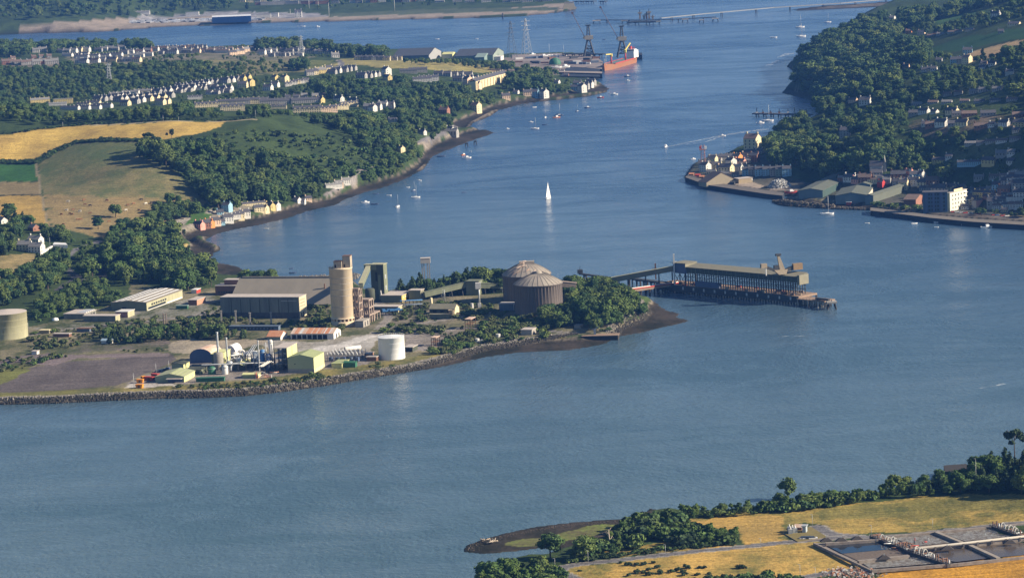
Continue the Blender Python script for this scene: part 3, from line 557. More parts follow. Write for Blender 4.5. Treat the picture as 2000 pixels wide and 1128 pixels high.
# ------------------------------------------------------------------ the works on the point
# tall silo
p = gp(671, 634); R_ = 22.5*mpp(p.y); H_ = 111*mpp(p.y)
t = thing('concrete_silo', 'very tall round ochre concrete silo with two blocks on its top', 'silo', p); FOOT.append((p.x, p.y, R_*1.3)); keep(645, 694, 505, 637)
b_ = MB(); b_.lathe((0, 0), [(R_*0.96, 5.5), (R_, 6.0), (R_, H_), (R_*1.03, H_+0.1), (R_*1.03, H_+0.9), (0, H_+0.9)], 40); b_.build('shell', CONC, t)
b_ = MB(); b_.lathe((0, 0), [(R_*1.06, -2), (R_*1.06, 3.2), (0, 3.2)], 40); b_.build('base_ring', CONC, t)
b_ = MB()
b_.lathe((0, 0), [(R_*0.9, 3.2), (R_*0.9, 5.5)], 32); b_.build('inner_drum', RUSTD, t)
for i in range(18):
    a = i*math.tau/18; b_ = MB(); b_.box(-0.5, -0.5, 3.2, 0.5, 0.5, 5.4); b_.build('pier', CONC, t, (R_*0.99*math.cos(a), R_*0.99*math.sin(a), 0), a)
b_ = MB(); b_.lathe((0, 0), [(R_*1.08, 5.0), (R_*1.08, 5.7), (R_*0.99, 5.8)], 40); b_.build('collar', CONC, t)
for z in (0.22, 0.45, 0.58, 0.70, 0.82):
    b_ = MB(); b_.lathe((0, 0), [(R_*1.0, 6+(H_-6)*z), (R_*1.008, 6+(H_-6)*z+.05), (R_*1.008, 6+(H_-6)*z+.3), (R_, 6+(H_-6)*z+.35)], 40); b_.build('cast_joint', CONC2, t)
for (x0, y0, x1, y1, h) in ((-R_*0.45, -R_*0.55, R_*0.25, R_*0.2, 4.6), (R_*0.30, -R_*0.35, R_*0.98, R_*0.35, 8.0)):
    b_ = MB(); b_.box(x0, y0, H_+0.9, x1, y1, H_+0.9+h); b_.build('roof_block', mat('stained_silo_block', (0.46, 0.39, 0.30), 0.9, 0.4, 0.3), t, (0, 0, 0), -0.2)
    b_ = MB(); b_.box(x0-.2, y0-.2, H_+0.9+h, x1+.2, y1+.2, H_+1.2+h); b_.build('block_roof', RUSTD, t, (0, 0, 0), -0.2)
    b_ = MB(); b_.box(x0+.6, y0-.06, H_+1.2, x0+1.8, y0+.06, H_+3.4); b_.build('door', DOORD, t, (0, 0, 0), -0.2)
for i in range(24):
    a = i*math.tau/24; b_ = MB(); b_.box(-.08, -.08, H_+.9, .08, .08, H_+1.9); b_.build('railing_post', RUSTD, t, (R_*math.cos(a), R_*math.sin(a), 0))
# concrete frames beside the silo
def frame(name, label, C, Lx, Rx, top, nx, ny, nz, m, mb_, cat='frame', rot=SITE, slab=True, t0=0.6, infill=None, b=None):
    o = bld(name, label, cat, C, Lx, Rx, top, m, m, 'none', rot, b=b)
    for c in list(o.t.children): bpy.data.objects.remove(c)
    xs = [o.a*i/nx for i in range(nx+1)]; ys = [o.b*i/ny for i in range(ny+1)]; zs = [o.h*i/nz for i in range(nz+1)]
    cm = None
    for x in xs:
        for y in ys:
            if cm is None: q = MB(); q.box(-t0/2, -t0/2, -1, t0/2, t0/2, o.h); c = q.build('column', m, o.t, (x, y, 0)); cm = c.data
            else: link('column', cm, o.t, (x, y, 0))
    bx = by = None
    for z in zs[1:]:
        for y in ys:
            if bx is None: q = MB(); q.box(0, -t0*.4, -t0/2, o.a, t0*.4, t0/2-.01); bx = q.build('beam', mb_, o.t, (0, y, z)).data
            else: link('beam', bx, o.t, (0, y, z))
        for x in xs:
            if by is None: q = MB(); q.box(-t0*.38, 0, -t0/2+.03, t0*.38, o.b, t0/2-.03); by = q.build('cross_beam', mb_, o.t, (x, 0, z)).data
            else: link('cross_beam', by, o.t, (x, 0, z))
        if slab: q = MB(); q.box(-.3, -.3, z+t0/2, o.a+.3, o.b+.3, z+t0/2+.2); q.build('floor_slab', mb_, o.t)
    return o
F1 = frame('frame_building', 'open concrete frame tower with empty bays against the right side of the silo', (703,634), 690, 709, 564, 2, 2, 5, BRICKP, BRICKP, t0=0.9)
F2 = frame('frame_building', 'lower open concrete frame stepping down to the right of the silo', (722,630), 704, 730, 586, 2, 2, 3, BRICKP, BRICKP, t0=0.9)
F3 = frame('frame_building', 'lowest open deck on thin columns at the foot of the concrete frames', (731,626), 712, 742, 612, 2, 2, 1, BRICKP, BRICKP, t0=0.7)
o = bld('concrete_hut', 'small pale concrete hut with open bays below the silo frames', 'hut', (710,639), 694, 722, 627, CONC2, CONC2, 'flat')
wins(o, 'r', o.h*.45, 2, 1.5, o.h*.7, m=DOORD, name='opening')
for k in range(3):   # clutter on the frames
    for i in range(10):
        q = MB(); x = random.uniform(0, F1.a); y = random.uniform(0, F1.b); z = F1.h*(k+1)/5+.5; q.box(x, y, z, x+random.uniform(.4, 1.4), y+random.uniform(.4, 1.4), z+random.uniform(.5, 2))
        q.build('machinery', RUSTD, F1.t)
# elevator head tower with its sloping gallery
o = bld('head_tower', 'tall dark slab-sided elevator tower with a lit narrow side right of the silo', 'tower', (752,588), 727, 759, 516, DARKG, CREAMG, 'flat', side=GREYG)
HT = o
q = MB(); q.box(-5, -.2, o.h*.86, o.a*.45, o.b*.7, o.h*.995); q.build('head_house', GREYG, o.t); q = MB(); q.box(-5.3, -.5, o.h*.995, o.a*.45+.3, o.b*.7+.3, o.h*1.005); q.build('head_house_roof', CREAMG, o.t)
q = MB(); q.box(o.a*.55, -.25, o.h*.05, o.a*.75, 0.02, o.h*.72); q.build('wall_duct', GREYG, o.t)
q = MB(); q.box(o.a*.35, -.12, o.h*.55, o.a*.5, 0.02, o.h*.8); q.build('dark_opening', DOORD, o.t)
for z in (.3, .6): q = MB(); q.box(o.a, o.b*.3, o.h*z, o.a+.15, o.b*.6, o.h*(z+.12)); q.build('vent', GALV, o.t)
q = MB(); q.tube((o.a*.8, -1, 0), (o.a*.72, -.5, o.h*.3), .4, 8); q.build('pipe', WHITED, o.t)
# the tilted conveyor gallery
def gallery(name, label, A, Bp, w, h, m, roofm, supports=0, legm=None, cat='gallery', foot=None):
    A = Vector(A); Bp = Vector(Bp); d = (Bp-A); L_ = d.length; t = thing(name, label, cat, A, 0)
    d = d/L_; s = Vector((d.y, -d.x, 0)).normalized(); up = s.cross(d)
    if up.z < 0: up = -up
    def pt(x, y, z): return d*x+s*y+up*z
    q = MB(); q.hexa([pt(0, -w/2, 0), pt(L_, -w/2, 0), pt(L_, w/2, 0), pt(0, w/2, 0), pt(0, -w/2, h), pt(L_, -w/2, h), pt(L_, w/2, h), pt(0, w/2, h)]); q.build('gallery_wall', m, t)
    q = MB(); v = .2; q.hexa([pt(-v, -w/2-v, h+.01), pt(L_+v, -w/2-v, h+.01), pt(L_+v, w/2+v, h+.01), pt(-v, w/2+v, h+.01), pt(-v, -w/2-v, h+.25), pt(L_+v, -w/2-v, h+.25), pt(L_+v, w/2+v, h+.25), pt(-v, w/2+v, h+.25)]); q.build('gallery_roof', roofm, t)
    for i in range(supports):
        c = pt(L_*(i+.5)/supports, 0, 0); zg = (foot if foot is not None else max(gz(A.x+c.x, A.y+c.y), 0)-.5)-A.z
        for k in (-1, 1):
            q = MB(); q.bar(c+s*k*w*.4, (c.x+s.x*k*w*.9, c.y+s.y*k*w*.9, zg), .45); q.build('leg', legm or STEEL, t)
        q = MB(); q.bar((c.x-s.x*w*.65, c.y-s.y*w*.65, (c.z+zg)/2), (c.x+s.x*w*.65, c.y+s.y*w*.65, (c.z+zg)/2), .3); q.build('brace', legm or STEEL, t)
    return t
a1 = F1.p+Vector((2, 3, F1.h+.6)); a2 = HT.t.location+Vector((-1.5, -2.5, HT.h*.86))
gallery('conveyor_gallery', 'steep enclosed conveyor gallery climbing from the silo frames to the elevator tower', a1, a2, 3.0, 3.2, GREYG, CREAMG)
q = MB(); pz = gp(724, 600); t = thing('round_hopper', 'dark drum-shaped hopper tank in front of the elevator tower', 'hopper', pz)
q = MB(); q.lathe((0, 0), [(.4, 1), (3.6, 6), (3.6, 13), (3.0, 13.8), (0, 14.2)], 20); q.build('drum', DARKG, t)
for i in range(4): q = MB(); q.bar((3*math.cos(i*1.57), 3*math.sin(i*1.57), 0), (3*math.cos(i*1.57), 3*math.sin(i*1.57), 7), .35); q.build('leg', STEEL, t)

# great A-frame store
o = bld('great_store', 'huge ridged store with a broad grey-brown roof reaching nearly to the ground, behind the silo', 'warehouse', (650,598), 446, 672, 594, GREYG, ASB, 'gx', rot=R(17), pitch=0.62, over=0.3, b=52)
q = MB(); q.box(o.a*.86, o.b*.28, o.h+o.b*.5*.62*.5, o.a*.868, o.b*.3, o.h+o.b*.5*.62*.5+5); q.build('vent_pipe', RUSTD, o.t)
q = MB(); q.box(2, o.b/2-.8, o.h+o.b*.5*.62+.1, o.a-2, o.b/2+.8, o.h+o.b*.5*.62+.8); q.build('ridge_vent', ASB, o.t)
# long box warehouse in front
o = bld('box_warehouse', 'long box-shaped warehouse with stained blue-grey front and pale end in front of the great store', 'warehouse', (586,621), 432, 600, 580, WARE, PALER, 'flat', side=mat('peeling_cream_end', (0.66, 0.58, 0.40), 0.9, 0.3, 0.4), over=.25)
q = MB(); q.box(0, -.12, -1, o.a-.5, .05, o.h*.27); q.build('plinth_band', mat('dark_stained_plinth', (0.14, 0.13, 0.13), 0.95, 0.5, 0.4), o.t)
wins(o, 'f', o.h*.55, 7, .5, o.h*.75, m=DARKG, name='downpipe')
wins(o, 'f', o.h*.83, 1, 12, .5, .76, .98, m=PALER, name='canopy')
for r_ in range(5): wins(o, 'r', o.h*(.25+.15*r_), 6, 1.0, 1.1, .05, .8, m=mat('boarded_window', (0.45, 0.42, 0.30), 0.9, 0.3, 1))
wins(o, 'r', 1.8, 2, 1.8, 3.6, .1, .7, DOORD, 'door')
# four lone posts in front of it
for i, (x, y0, y1) in enumerate([(433,633,608),(461,631,608),(489,633,612),(530,634,611)]):
    p = gp(x, y0); h = (y0-y1)*mpp(p.y); t = thing('concrete_post', f'pale concrete post standing alone before the box warehouse, {nth(i)} from the left', 'post', p, 0, 'posts before the box warehouse')
    q = MB(); q.box(-.5, -.5, -.5, .5, .5, h); q.build('shaft', CONC2, t); q = MB(); q.box(-.75, -.6, h, .75, .6, h+.8); q.build('corbel', CONC2, t); keep(x-2, x+2, y1, y0)
for i, x in enumerate((320, 325)):
    p = gp(x, 632); h = 21*mpp(p.y); t = thing('concrete_post', f'{"left" if i == 0 else "right"} one of two close brown posts in the open yard by the green warehouse', 'post', p, 0, 'paired posts in the yard')
    q = MB(); q.box(-.45, -.45, -.5, .45, .45, h); q.build('shaft', BRICKP, t); keep(x-2, x+2, 611, 632)
# low dark sheds
o = bld('low_shed', 'long low blue-grey shed in shade below the box warehouse', 'shed', (544,645), 448, 548, 637, BLUEG, BLUEG, 'flat', rot=R(16)); wins(o, 'f', 1.4, 12, 1.4, 1.2)
o = bld('flat_roof_office', 'dark brick flat-roofed building behind the box warehouse at its left', 'building', (480,576), 421, 492, 558, BROWN, PALER, 'flat'); wins(o, 'f', 2.2, 10, 1.6, 1.4)
q = MB(); q.box(o.a*.25, o.b*.3, o.h+.35, o.a*.75, o.b*.9, o.h+4); q.build('upper_storey', BROWN, o.t); q = MB(); q.box(o.a*.25-.4, o.b*.3-.4, o.h+4, o.a*.75+.4, o.b*.9+.4, o.h+4.3); q.build('upper_roof', PALER, o.t)
# green warehouse on the left
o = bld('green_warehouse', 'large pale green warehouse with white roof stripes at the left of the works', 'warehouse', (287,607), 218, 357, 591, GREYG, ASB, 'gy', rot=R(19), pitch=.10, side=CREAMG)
for i in range(6):
    f = .08+i*.16; x = o.a*f; sl = .10; z = o.h+(x if x < o.a/2 else o.a-x)*sl+.32
    q = MB(); q.hexa([(x, 1, z), (x+1.3, 1, z+(.13 if x < o.a/2 else -.13)), (x+1.3, o.b-1, z+(.13 if x < o.a/2 else -.13)), (x, o.b-1, z), (x, 1, z+.12), (x+1.3, 1, z+.25 if x < o.a/2 else z-.01), (x+1.3, o.b-1, z+.25 if x < o.a/2 else z-.01), (x, o.b-1, z+.12)]); q.build('rooflight', WHITE, o.t)
wins(o, 'r', o.h*.62, 7, 2.6, 1.3, .12, .55); wins(o, 'r', o.h*.25, 9, 3.2, 1.6, .04, .52)
q = MB(); q.box(o.a, 1, 0, o.a+.15, o.b-1, .6); q.build('plinth', WHITED, o.t); q = MB(); q.box(o.a*.3, -.1, 0, o.a*.42, .1, o.h*.45); q.build('door', DOORD, o.t)
q = MB(); q.box(o.a, o.b*.55, .6, o.a+.1, o.b*.98, o.h*.2); q.build('white_band', WHITED, o.t)
# sheds around it
o = bld('low_shed', 'long low grey shed with a pale flat roof left of the green warehouse', 'shed', (226,628), 163, 235, 617, WARE, PALER, 'flat', side=CREAMG)
o = bld('low_shed', 'pinkish end shed with white patched roof beside the long grey shed', 'shed', (250,620), 226, 263, 609, mat('dull_pink_wall', (.42, .22, .2), .9, .2, .5), WHITED, 'flat', side=CREAMG)
o = bld('open_shed', 'low open-fronted shed with sloping white roof, furthest left of the sheds', 'shed', (165,623), 125, 188, 613, WARE, PALER, 'flat'); wins(o, 'r', o.h*.4, 4, 2.4, o.h*.6, m=DOORD, name='bay')
for i in range(5): q = MB(); q.box(o.a*.55, o.b*(.2+.16*i), o.h+.36, o.a*.98, o.b*(.27+.16*i), o.h+.8); q.build('rooflight', WHITE, o.t)
o = bld('white_shed', 'small white and red shed beside the trees right of the green warehouse', 'shed', (384,573), 374, 392, 566, WHITED, WHITE, 'flat', side=REDP)
o = bld('brick_shed', 'flat brick shed in the yard right of the green warehouse', 'shed', (385,596), 368, 402, 586, BROWN, PALER, 'flat', side=mat('pink_brick', (.5, .27, .18), .9, .2, .8))
o = bld('container', 'pale green container in the yard below the brick shed', 'container', (366,603), 344, 368, 597, GREENP, mat('mint_paint', (.35, .45, .38), .6, .2, .5), 'flat')
for x, y, nm, lb, a_, m1, m2 in ((96,651,'wrecked_cabin','wrecked yellow cabin at the left of the works near the big tank', 19, YROOF, CREAM), (135,658,'low_cabin','long low brown cabin with flat roof at the left of the works',31, BROWN, PALER), (175,648,'low_cabin','low blue-grey cabin before the dark tree belt',25, BLUEG, RUSTD), (216,671,'blue_hut','small hut with a pale blue hipped roof in front of the dark tree belt',18, WHITED, mat('pale_blue_roof', (.33,.45,.55), .7, .2, .5)), (72,692,'small_cabin','small pale cabin in the scrub at the far left',10,WHITED,PALER)):
    bld(nm, lb, 'hut', (x, y), x-a_, x+5, y-6, m1, m2, 'gx' if 'hut' in nm else 'flat', pitch=.5)
# big yellow tank at the left edge
def tank(px, py, rpx, hpx, m, label, name='storage_tank', cone=.12, roofm=None, rings=3, rail=True, group=None):
    p = gp(px, py); r = rpx*mpp(p.y); p = p+Vector((0, r, 0)); h = hpx*mpp(p.y); t = thing(name, label, 'tank', p, 0, group)
    q = MB(); q.lathe((0, 0), [(r, -1), (r, h), (r*1.01, h+.05), (r*1.01, h+.25)], 48); q.build('shell', m, t)
    q = MB(); q.lathe((0, 0), [(r*1.01, h+.25), (r*.5, h+.25+r*cone*.6), (0, h+.25+r*cone)], 48); q.build('roof', roofm or m, t)
    for i in range(rings): z = h*(i+1)/(rings+1); q = MB(); q.lathe((0, 0), [(r, z-.1), (r*1.004+.04, z), (r, z+.1)], 48); q.build('weld_band', m, t)
    if rail:
        for i in range(36): a = i*math.tau/36; q = MB(); q.box(-.07, -.07, h+.2, .07, .07, h+1.3); q.build('railing_post', roofm or m, t, (r*math.cos(a), r*math.sin(a), 0))
        q = MB(); q.lathe((0, 0), [(r, h+1.2), (r+.08, h+1.25), (r, h+1.3)], 40); q.build('handrail', roofm or m, t)
    FOOT.append((p.x, p.y, r*1.05)); keep(px-rpx, px+rpx, py-hpx-rpx*.3, py); return t
tank(9, 664, 40, 49, CREAMG, 'large pale yellow-green tank cut by the left edge', roofm=PALER, rail=False)
tank(765, 703, 26, 42, WHITE, 'big shining white tank with railed roof near the sea bank')
tank(932, 668, 4.5, 6, WHITED, 'small white drum tank in the scrub near the sea bank', rail=False, rings=1); tank(941, 668, 2.5, 4, WHITED, 'tiny white drum beside the small white tank near the bank', rail=False, rings=0)
tank(973, 659, 4.5, 6, WHITED, 'small white round tank in scrub, right of the other small white one', rail=False, rings=1)
tank(922, 602, 3, 9, WHITED, 'slim pale vertical vessel left of the small white shed', rail=False, rings=1)
# rusty-roofed shed
o = bld('rusty_shed', 'long open-fronted shed with rust and white striped roof near the white tank', 'shed', (652,662), 568, 666, 651, WHITED, RUST, 'none', pitch=.35, side=mat('white_gable', (.72,.72,.68), .8, .15, .5), rot=R(15))
q = MB(); n = 34
for i in range(n):
    for s_ in (0, 1):
        z0, z1 = (o.h, o.h+o.b*.17); y0, y1 = (-.5, o.b/2) if s_ == 0 else (o.b/2, o.b+.5); za, zb = (z0, z1) if s_ == 0 else (z1, z0); lift = random.uniform(0, .08)
        k = MB(); x0 = o.a*i/n; x1 = o.a*(i+1)/n-.05; k.hexa([(x0, y0, za+lift), (x1, y0, za+lift), (x1, y1, zb+lift), (x0, y1, zb+lift), (x0, y0, za+lift+.1), (x1, y0, za+lift+.1), (x1, y1, zb+lift+.1), (x0, y1, zb+lift+.1)])
        k.build('roof_sheet', random.choice([RUST, RUST, RUSTW, WHITED]) if 2 < i < 31 else RUSTW, o.t)
q = MB(); q.poly([(o.a+.01, 0, o.h), (o.a+.01, o.b, o.h), (o.a+.01, o.b/2, o.h+o.b*.17)]); q.poly([(-.01, o.b, o.h), (-.01, 0, o.h), (-.01, o.b/2, o.h+o.b*.17)]); q.build('gable', WHITED, o.t)
wins(o, 'f', o.h*.42, 7, o.a*.095, o.h*.8, .02, .86, DOORD, 'open_bay'); wins(o, 'r', o.h*.4, 2, 2.0, o.h*.7, .2, .9, DOORD, 'doorway')
o = bld('rusty_hut', 'small hut with an orange rust roof left of the long rusty shed', 'hut', (548,664), 522, 561, 657, mat('dull_green_wall', (.2,.24,.2), .9, .2, .5), RUST, 'gx', pitch=.5, side=WHITED)
# yellow process building
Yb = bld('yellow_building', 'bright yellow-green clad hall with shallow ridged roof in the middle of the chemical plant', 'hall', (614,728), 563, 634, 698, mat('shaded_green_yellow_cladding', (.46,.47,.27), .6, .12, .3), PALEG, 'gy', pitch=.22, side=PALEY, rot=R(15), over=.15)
q = MB(); q.box(-.12, -.12, -.5, Yb.a, .02, 2.6); q.build('plinth', CONC2, Yb.t)
q = MB(); q.box(Yb.a, 0, -.5, Yb.a+.12, Yb.b, 2.6); q.build('plinth', CREAM, Yb.t)
wins(Yb, 'r', 1.5, 6, .5, 3.2, .05, .95, m=PALEY, name='buttress'); wins(Yb, 'f', Yb.h*.6, 1, .8, .6, .2, .35, name='vent')
Tb = bld('yellow_tower_block', 'taller yellow clad block with a sloping top behind the left of the yellow hall', 'block', (562,722), 537, 582, 679, STEEL, PALER, 'flat', rot=R(15), side=PALEY)
for c in list(Tb.t.children):
    if c.name.startswith('wall'): bpy.data.objects.remove(c)
q = MB(); q.poly([(Tb.a, 0, -1), (Tb.a, Tb.b, -1), (Tb.a, Tb.b, Tb.h), (Tb.a, 0, Tb.h)]); q.poly([(0, Tb.b, -1), (0, Tb.b, Tb.h), (Tb.a, Tb.b, Tb.h), (Tb.a, Tb.b, -1)]); q.build('wall', [PALEY], Tb.t)
for x in (0, .33, .66, .98):
    for y in (0, .5): q = MB(); q.box(-.25, -.25, -1, .25, .25, Tb.h); q.build('column', STEEL, Tb.t, (Tb.a*x, Tb.b*y, 0))
for z in (.25, .5, .75): q = MB(); q.box(0, 0, Tb.h*z, Tb.a-.1, Tb.b-.1, Tb.h*z+.3); q.build('platform', GALV, Tb.t)
for i in range(7):
    q = MB(); x = Tb.a*random.uniform(.1, .8); y = Tb.b*random.uniform(.1, .6); z = Tb.h*random.choice((0, .25, .5))+.3; q.cyl((x, y), random.uniform(.8, 1.5), z, z+random.uniform(2, 4.5), 12); q.build('vessel', random.choice([BLUEG, GALV, NAVY]), Tb.t)
# stacks
def stack(px, py, top, wpx, m, label, base=None):
    p = gp(px, py); h = (py-top)*mpp(p.y); r = wpx/2*mpp(p.y); t = thing('chimney_stack', label, 'chimney', p); keep(px-3, px+3, top, py)
    q = MB(); q.lathe((0, 0), [(r*1.15, -1), (r, h*.4), (r, h)], 16); q.build('flue', m, t)
    q = MB(); q.lathe((0, 0), [(r*1.12, h-.5), (r*1.12, h+.1), (r*.8, h+.1), (r*.8, h-1)], 16); q.build('rim', GALV, t)
    for z in (.35, .62): q = MB(); q.lathe((0, 0), [(r, h*z), (r*1.9, h*z), (r*1.9, h*z+.15), (r, h*z+.15)], 16); q.build('platform', GALV, t)
    return t, h, r
t, h, r = stack(428, 722, 647, 4.2, GALV, 'tallest silver chimney, leftmost in the chemical plant, rising from a grey vessel')
q = MB(); q.lathe((0, 0), [(3.2, -1), (3.2, 10.5), (2.6, 11.4), (r, 11.6)], 20); q.build('base_vessel', mat('rusty_grey_vessel', (.35,.32,.27), .8, .4, 1), t)
t, h, r = stack(445, 716, 658, 3.6, GALV, 'second silver chimney rising from the yellow block in the chemical plant')
stack(507, 724, 664, 2.6, GALV, 'thin silver chimney standing apart, third from the left in the plant')
stack(521, 716, 668, 1.8, WHITED, 'short slim white vent stack beside the steel frame')
stack(533, 712, 672, 2.4, GALV, 'short stout silver vent left of the yellow tower block')
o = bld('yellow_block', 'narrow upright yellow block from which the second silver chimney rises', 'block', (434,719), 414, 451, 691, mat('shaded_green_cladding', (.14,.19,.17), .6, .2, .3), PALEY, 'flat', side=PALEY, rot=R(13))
wins(o, 'f', o.h*.5, 4, .3, o.h*.9, m=DARKG, name='pipe'); wins(o, 'r', o.h*.5, 1, .8, 3, .1, .3, GLASS)
# curved-roof shed
def barrel(name, label, C, Lx, Rx, top, wall, roofm, rise, rot=SITE, side=None):
    o = bld(name, label, 'shed', C, Lx, Rx, top, wall, roofm, 'none', rot, side=side)
    n = 10; q = MB(); w_ = MB()
    P_ = [(o.a*.5*(1-math.cos(math.pi*i/n)), o.h+rise*math.sin(math.pi*i/n)) for i in range(n+1)]
    for i in range(n): q.hexa([(P_[i][0], -.3, P_[i][1]), (P_[i+1][0], -.3, P_[i+1][1]), (P_[i+1][0], o.b+.3, P_[i+1][1]), (P_[i][0], o.b+.3, P_[i][1]), (P_[i][0], -.3, P_[i][1]+.15), (P_[i+1][0], -.3, P_[i+1][1]+.15), (P_[i+1][0], o.b+.3, P_[i+1][1]+.15), (P_[i][0], o.b+.3, P_[i][1]+.15)], 0)
    q.build('curved_roof', roofm, o.t); w_.poly([(x, 0, z) for x, z in P_]); w_.build('arched_gable', wall, o.t); return o
barrel('curved_shed', 'dark blue shed with a curved rust-streaked white roof at the back of the plant', (416,708), 371, 436, 697, NAVY, RUSTW, 5.5)
barrel('curved_shed', 'curved white-roofed shed with a rust streak behind the second chimney', (462,702), 440, 474, 692, WHITED, WHITE, 6)
# green workshop and others
o = bld('green_workshop', 'wide green workshop with shallow pale roof at the left front of the plant', 'workshop', (360,746), 304, 381, 735, mat('sage_cladding', (.26,.32,.22), .7, .2, .3), mat('sage_roof', (.42,.44,.26), .7, .2, .3), 'gy', pitch=.2, side=PALEY, rot=R(13))
for i in range(3): q = MB(); f = .52+.15*i; q.hexa([(o.a*f, 1, o.h+(o.a-o.a*f)*.2+.3), (o.a*(f+.05), 1, o.h+(o.a-o.a*(f+.05))*.2+.3), (o.a*(f+.05), o.b-1, o.h+(o.a-o.a*(f+.05))*.2+.3), (o.a*f, o.b-1, o.h+(o.a-o.a*f)*.2+.3), (o.a*f, 1, o.h+(o.a-o.a*f)*.2+.4), (o.a*(f+.05), 1, o.h+(o.a-o.a*(f+.05))*.2+.4), (o.a*(f+.05), o.b-1, o.h+(o.a-o.a*(f+.05))*.2+.4), (o.a*f, o.b-1, o.h+(o.a-o.a*f)*.2+.4)]); q.build('rooflight', PALEG, o.t)
q = MB(); q.box(o.a*.42, -3.5, o.h*.7, o.a*.95, 0, o.h*.78); q.build('canopy', PALER, o.t); wins(o, 'f', o.h*.33, 3, 3.6, o.h*.6, .45, .92, NAVY, 'door'); wins(o, 'r', o.h*.4, 3, 1.6, 2, .1, .9, GALV, 'door')
o = bld('green_store', 'dark green store with a lit yellow end behind the workshop', 'store', (359,726), 336, 371, 711, mat('sage_cladding', (.26,.32,.22)), DARKG, 'gy', pitch=.15, side=PALEY, rot=R(15))
o = bld('green_link_block', 'low green block between the workshop and the first chimney', 'building', (393,731), 362, 408, 722, GREYG, DARKG, 'flat', rot=R(13)); wins(o, 'f', o.h*.5, 5, 1.6, 1.4)
o = bld('yellow_cabin', 'small long cabin with pale yellow roof near the sea bank below the third chimney', 'cabin', (504,738), 474, 509, 731, PALEG, PALEY, 'gx', pitch=.2, rot=R(10), side=PALEY)
o = bld('small_green_shed', 'small sloping green shed with open end in the middle of the pipework', 'shed', (476,722), 455, 494, 714, DARKG, PALEY, 'gy', pitch=.5, rot=R(16)); wins(o, 'r', o.h*.4, 1, 3, o.h*.7, .2, .8, RUSTD, 'opening')
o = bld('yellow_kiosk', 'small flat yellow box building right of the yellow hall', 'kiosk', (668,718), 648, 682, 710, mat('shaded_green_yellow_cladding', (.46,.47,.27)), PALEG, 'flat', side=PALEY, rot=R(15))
o = bld('green_ramp', 'dark green sloping cover beside the small yellow kiosk', 'cover', (694,717), 672, 698, 708, GREENP, GREENP, 'gx', pitch=.4)
o = bld('brown_container', 'brown flat-topped container just left of the white tank', 'container', (735,705), 716, 741, 697, BROWN, PALER, 'flat', side=RUSTD)
o = bld('pink_shed', 'low pinkish shed left of the brown container', 'shed', (722,698), 712, 730, 691, mat('pink_brick', (.5, .27, .18)), PALER, 'flat')
o = bld('flat_shed', 'low flat-roofed open shed just right of the white tank', 'shed', (806,687), 790, 816, 678, DARKG, PALER, 'flat'); wins(o, 'f', 1.4, 3, 2, 1.8, m=DOORD, name='bay')
q = MB(); tt = thing('horizontal_tank', 'white horizontal tank lying between the substation and the white tank', 'tank', gp(688, 685), R(20)); q.tube((-5, 0, 1.9), (6, 0, 1.9), 1.4, 14); q.build('drum', WHITED, tt); q = MB(); q.box(-5, -1.6, 0, -4.2, 1.6, 1); q.build('saddle', CONC2, tt); q = MB(); q.box(4.2, -1.6, 0, 5, 1.6, 1); q.build('saddle', CONC2, tt)
# process vessels and pipework between the chimneys and the yellow hall
def vessel(px, py, r, h, m, label, dome=True):
    p = gp(px, py); t = thing('process_vessel', label, 'vessel', p); q = MB(); q.lathe((0, 0), [(r, -.5), (r, h), (r*.7, h+r*.35), (0, h+r*.5)] if dome else [(r, -.5), (r, h), (0, h)], 18); q.build('shell', m, t)
    q = MB(); q.lathe((0, 0), [(r, h*.9), (r+.35, h*.9), (r+.35, h*.9+.2), (r, h*.9+.2)], 18); q.build('walkway', GALV, t); q = MB(); q.bar((r+.2, 0, 0), (r+.2, 0, h+1), .25); q.build('ladder', STEEL, t); return t
for i, (x, y, r, h, m, l) in enumerate([(460,706,3.2,5,WHITED,'squat white domed vessel behind the pipework'),(472,700,2.4,5,WHITED,'white domed vessel at the back of the plant'),(482,712,2.8,7,WHITED,'off-white upright vessel in the pipework'),(492,708,2.2,8,GALV,'silver upright vessel in the pipework'),(498,716,2.4,9,BLUEG,'blue-grey upright vessel left of the thin chimney'),(514,720,1.6,12,BLUEM,'tall slim blue vessel right of the thin chimney'),(526,722,1.9,10,NAVY,'dark blue vessel in front of the steel tower'),(449,722,2.2,5,GALV,'low silver vessel before the yellow block'),(468,718,2.0,6,WHITED,'short white vessel before the pipe racks'),(530,700,1.5,12,WHITED,'slim white column behind the pipework'),(484,700,2.2,4,WHITED,'wide white vessel at the back of the pipework'),(414,730,2.4,4,GREENP,'green drum by the sea bank'),(440,730,2.0,5,WHITED,'small white drum by the sea bank')]): vessel(x, y, r, h, m, l)
def rack(px0, px1, z, n, label, m=GALV, w=2.5, npipe=3, name='pipe_rack', legm=STEEL):
    a = gp(*px0); b2 = gp(*px1); d = b2-a; L_ = math.hypot(d.x, d.y); t = thing(name, label, 'pipe rack', a, math.atan2(d.y, d.x))
    for i in range(npipe): q = MB(); q.tube((0, -w/2+w*i/max(1, npipe-1), z+.3), (L_, -w/2+w*i/max(1, npipe-1), z+.3), .22+.1*(i % 2), 8); q.build('pipe', m, t)
    for i in range(n):
        x = L_*(i+.5)/n
        for s_ in (-1, 1): q = MB(); q.box(x-.15, s_*w/2-.15, -.5, x+.15, s_*w/2+.15, z); q.build('leg', legm, t)
        q = MB(); q.box(x-.2, -w/2-.3, z-.2, x+.2, w/2+.3, z+.05); q.build('cross_beam', legm, t)
    return t
rack((395,728),(536,722),5,9,'long pipe rack running along the front of the plant')
rack((452,716),(520,704),7,6,'high pipe rack behind the yellow cabin'); rack((486,722),(500,700),9,3,'short tall pipe rack left of the thin chimney')
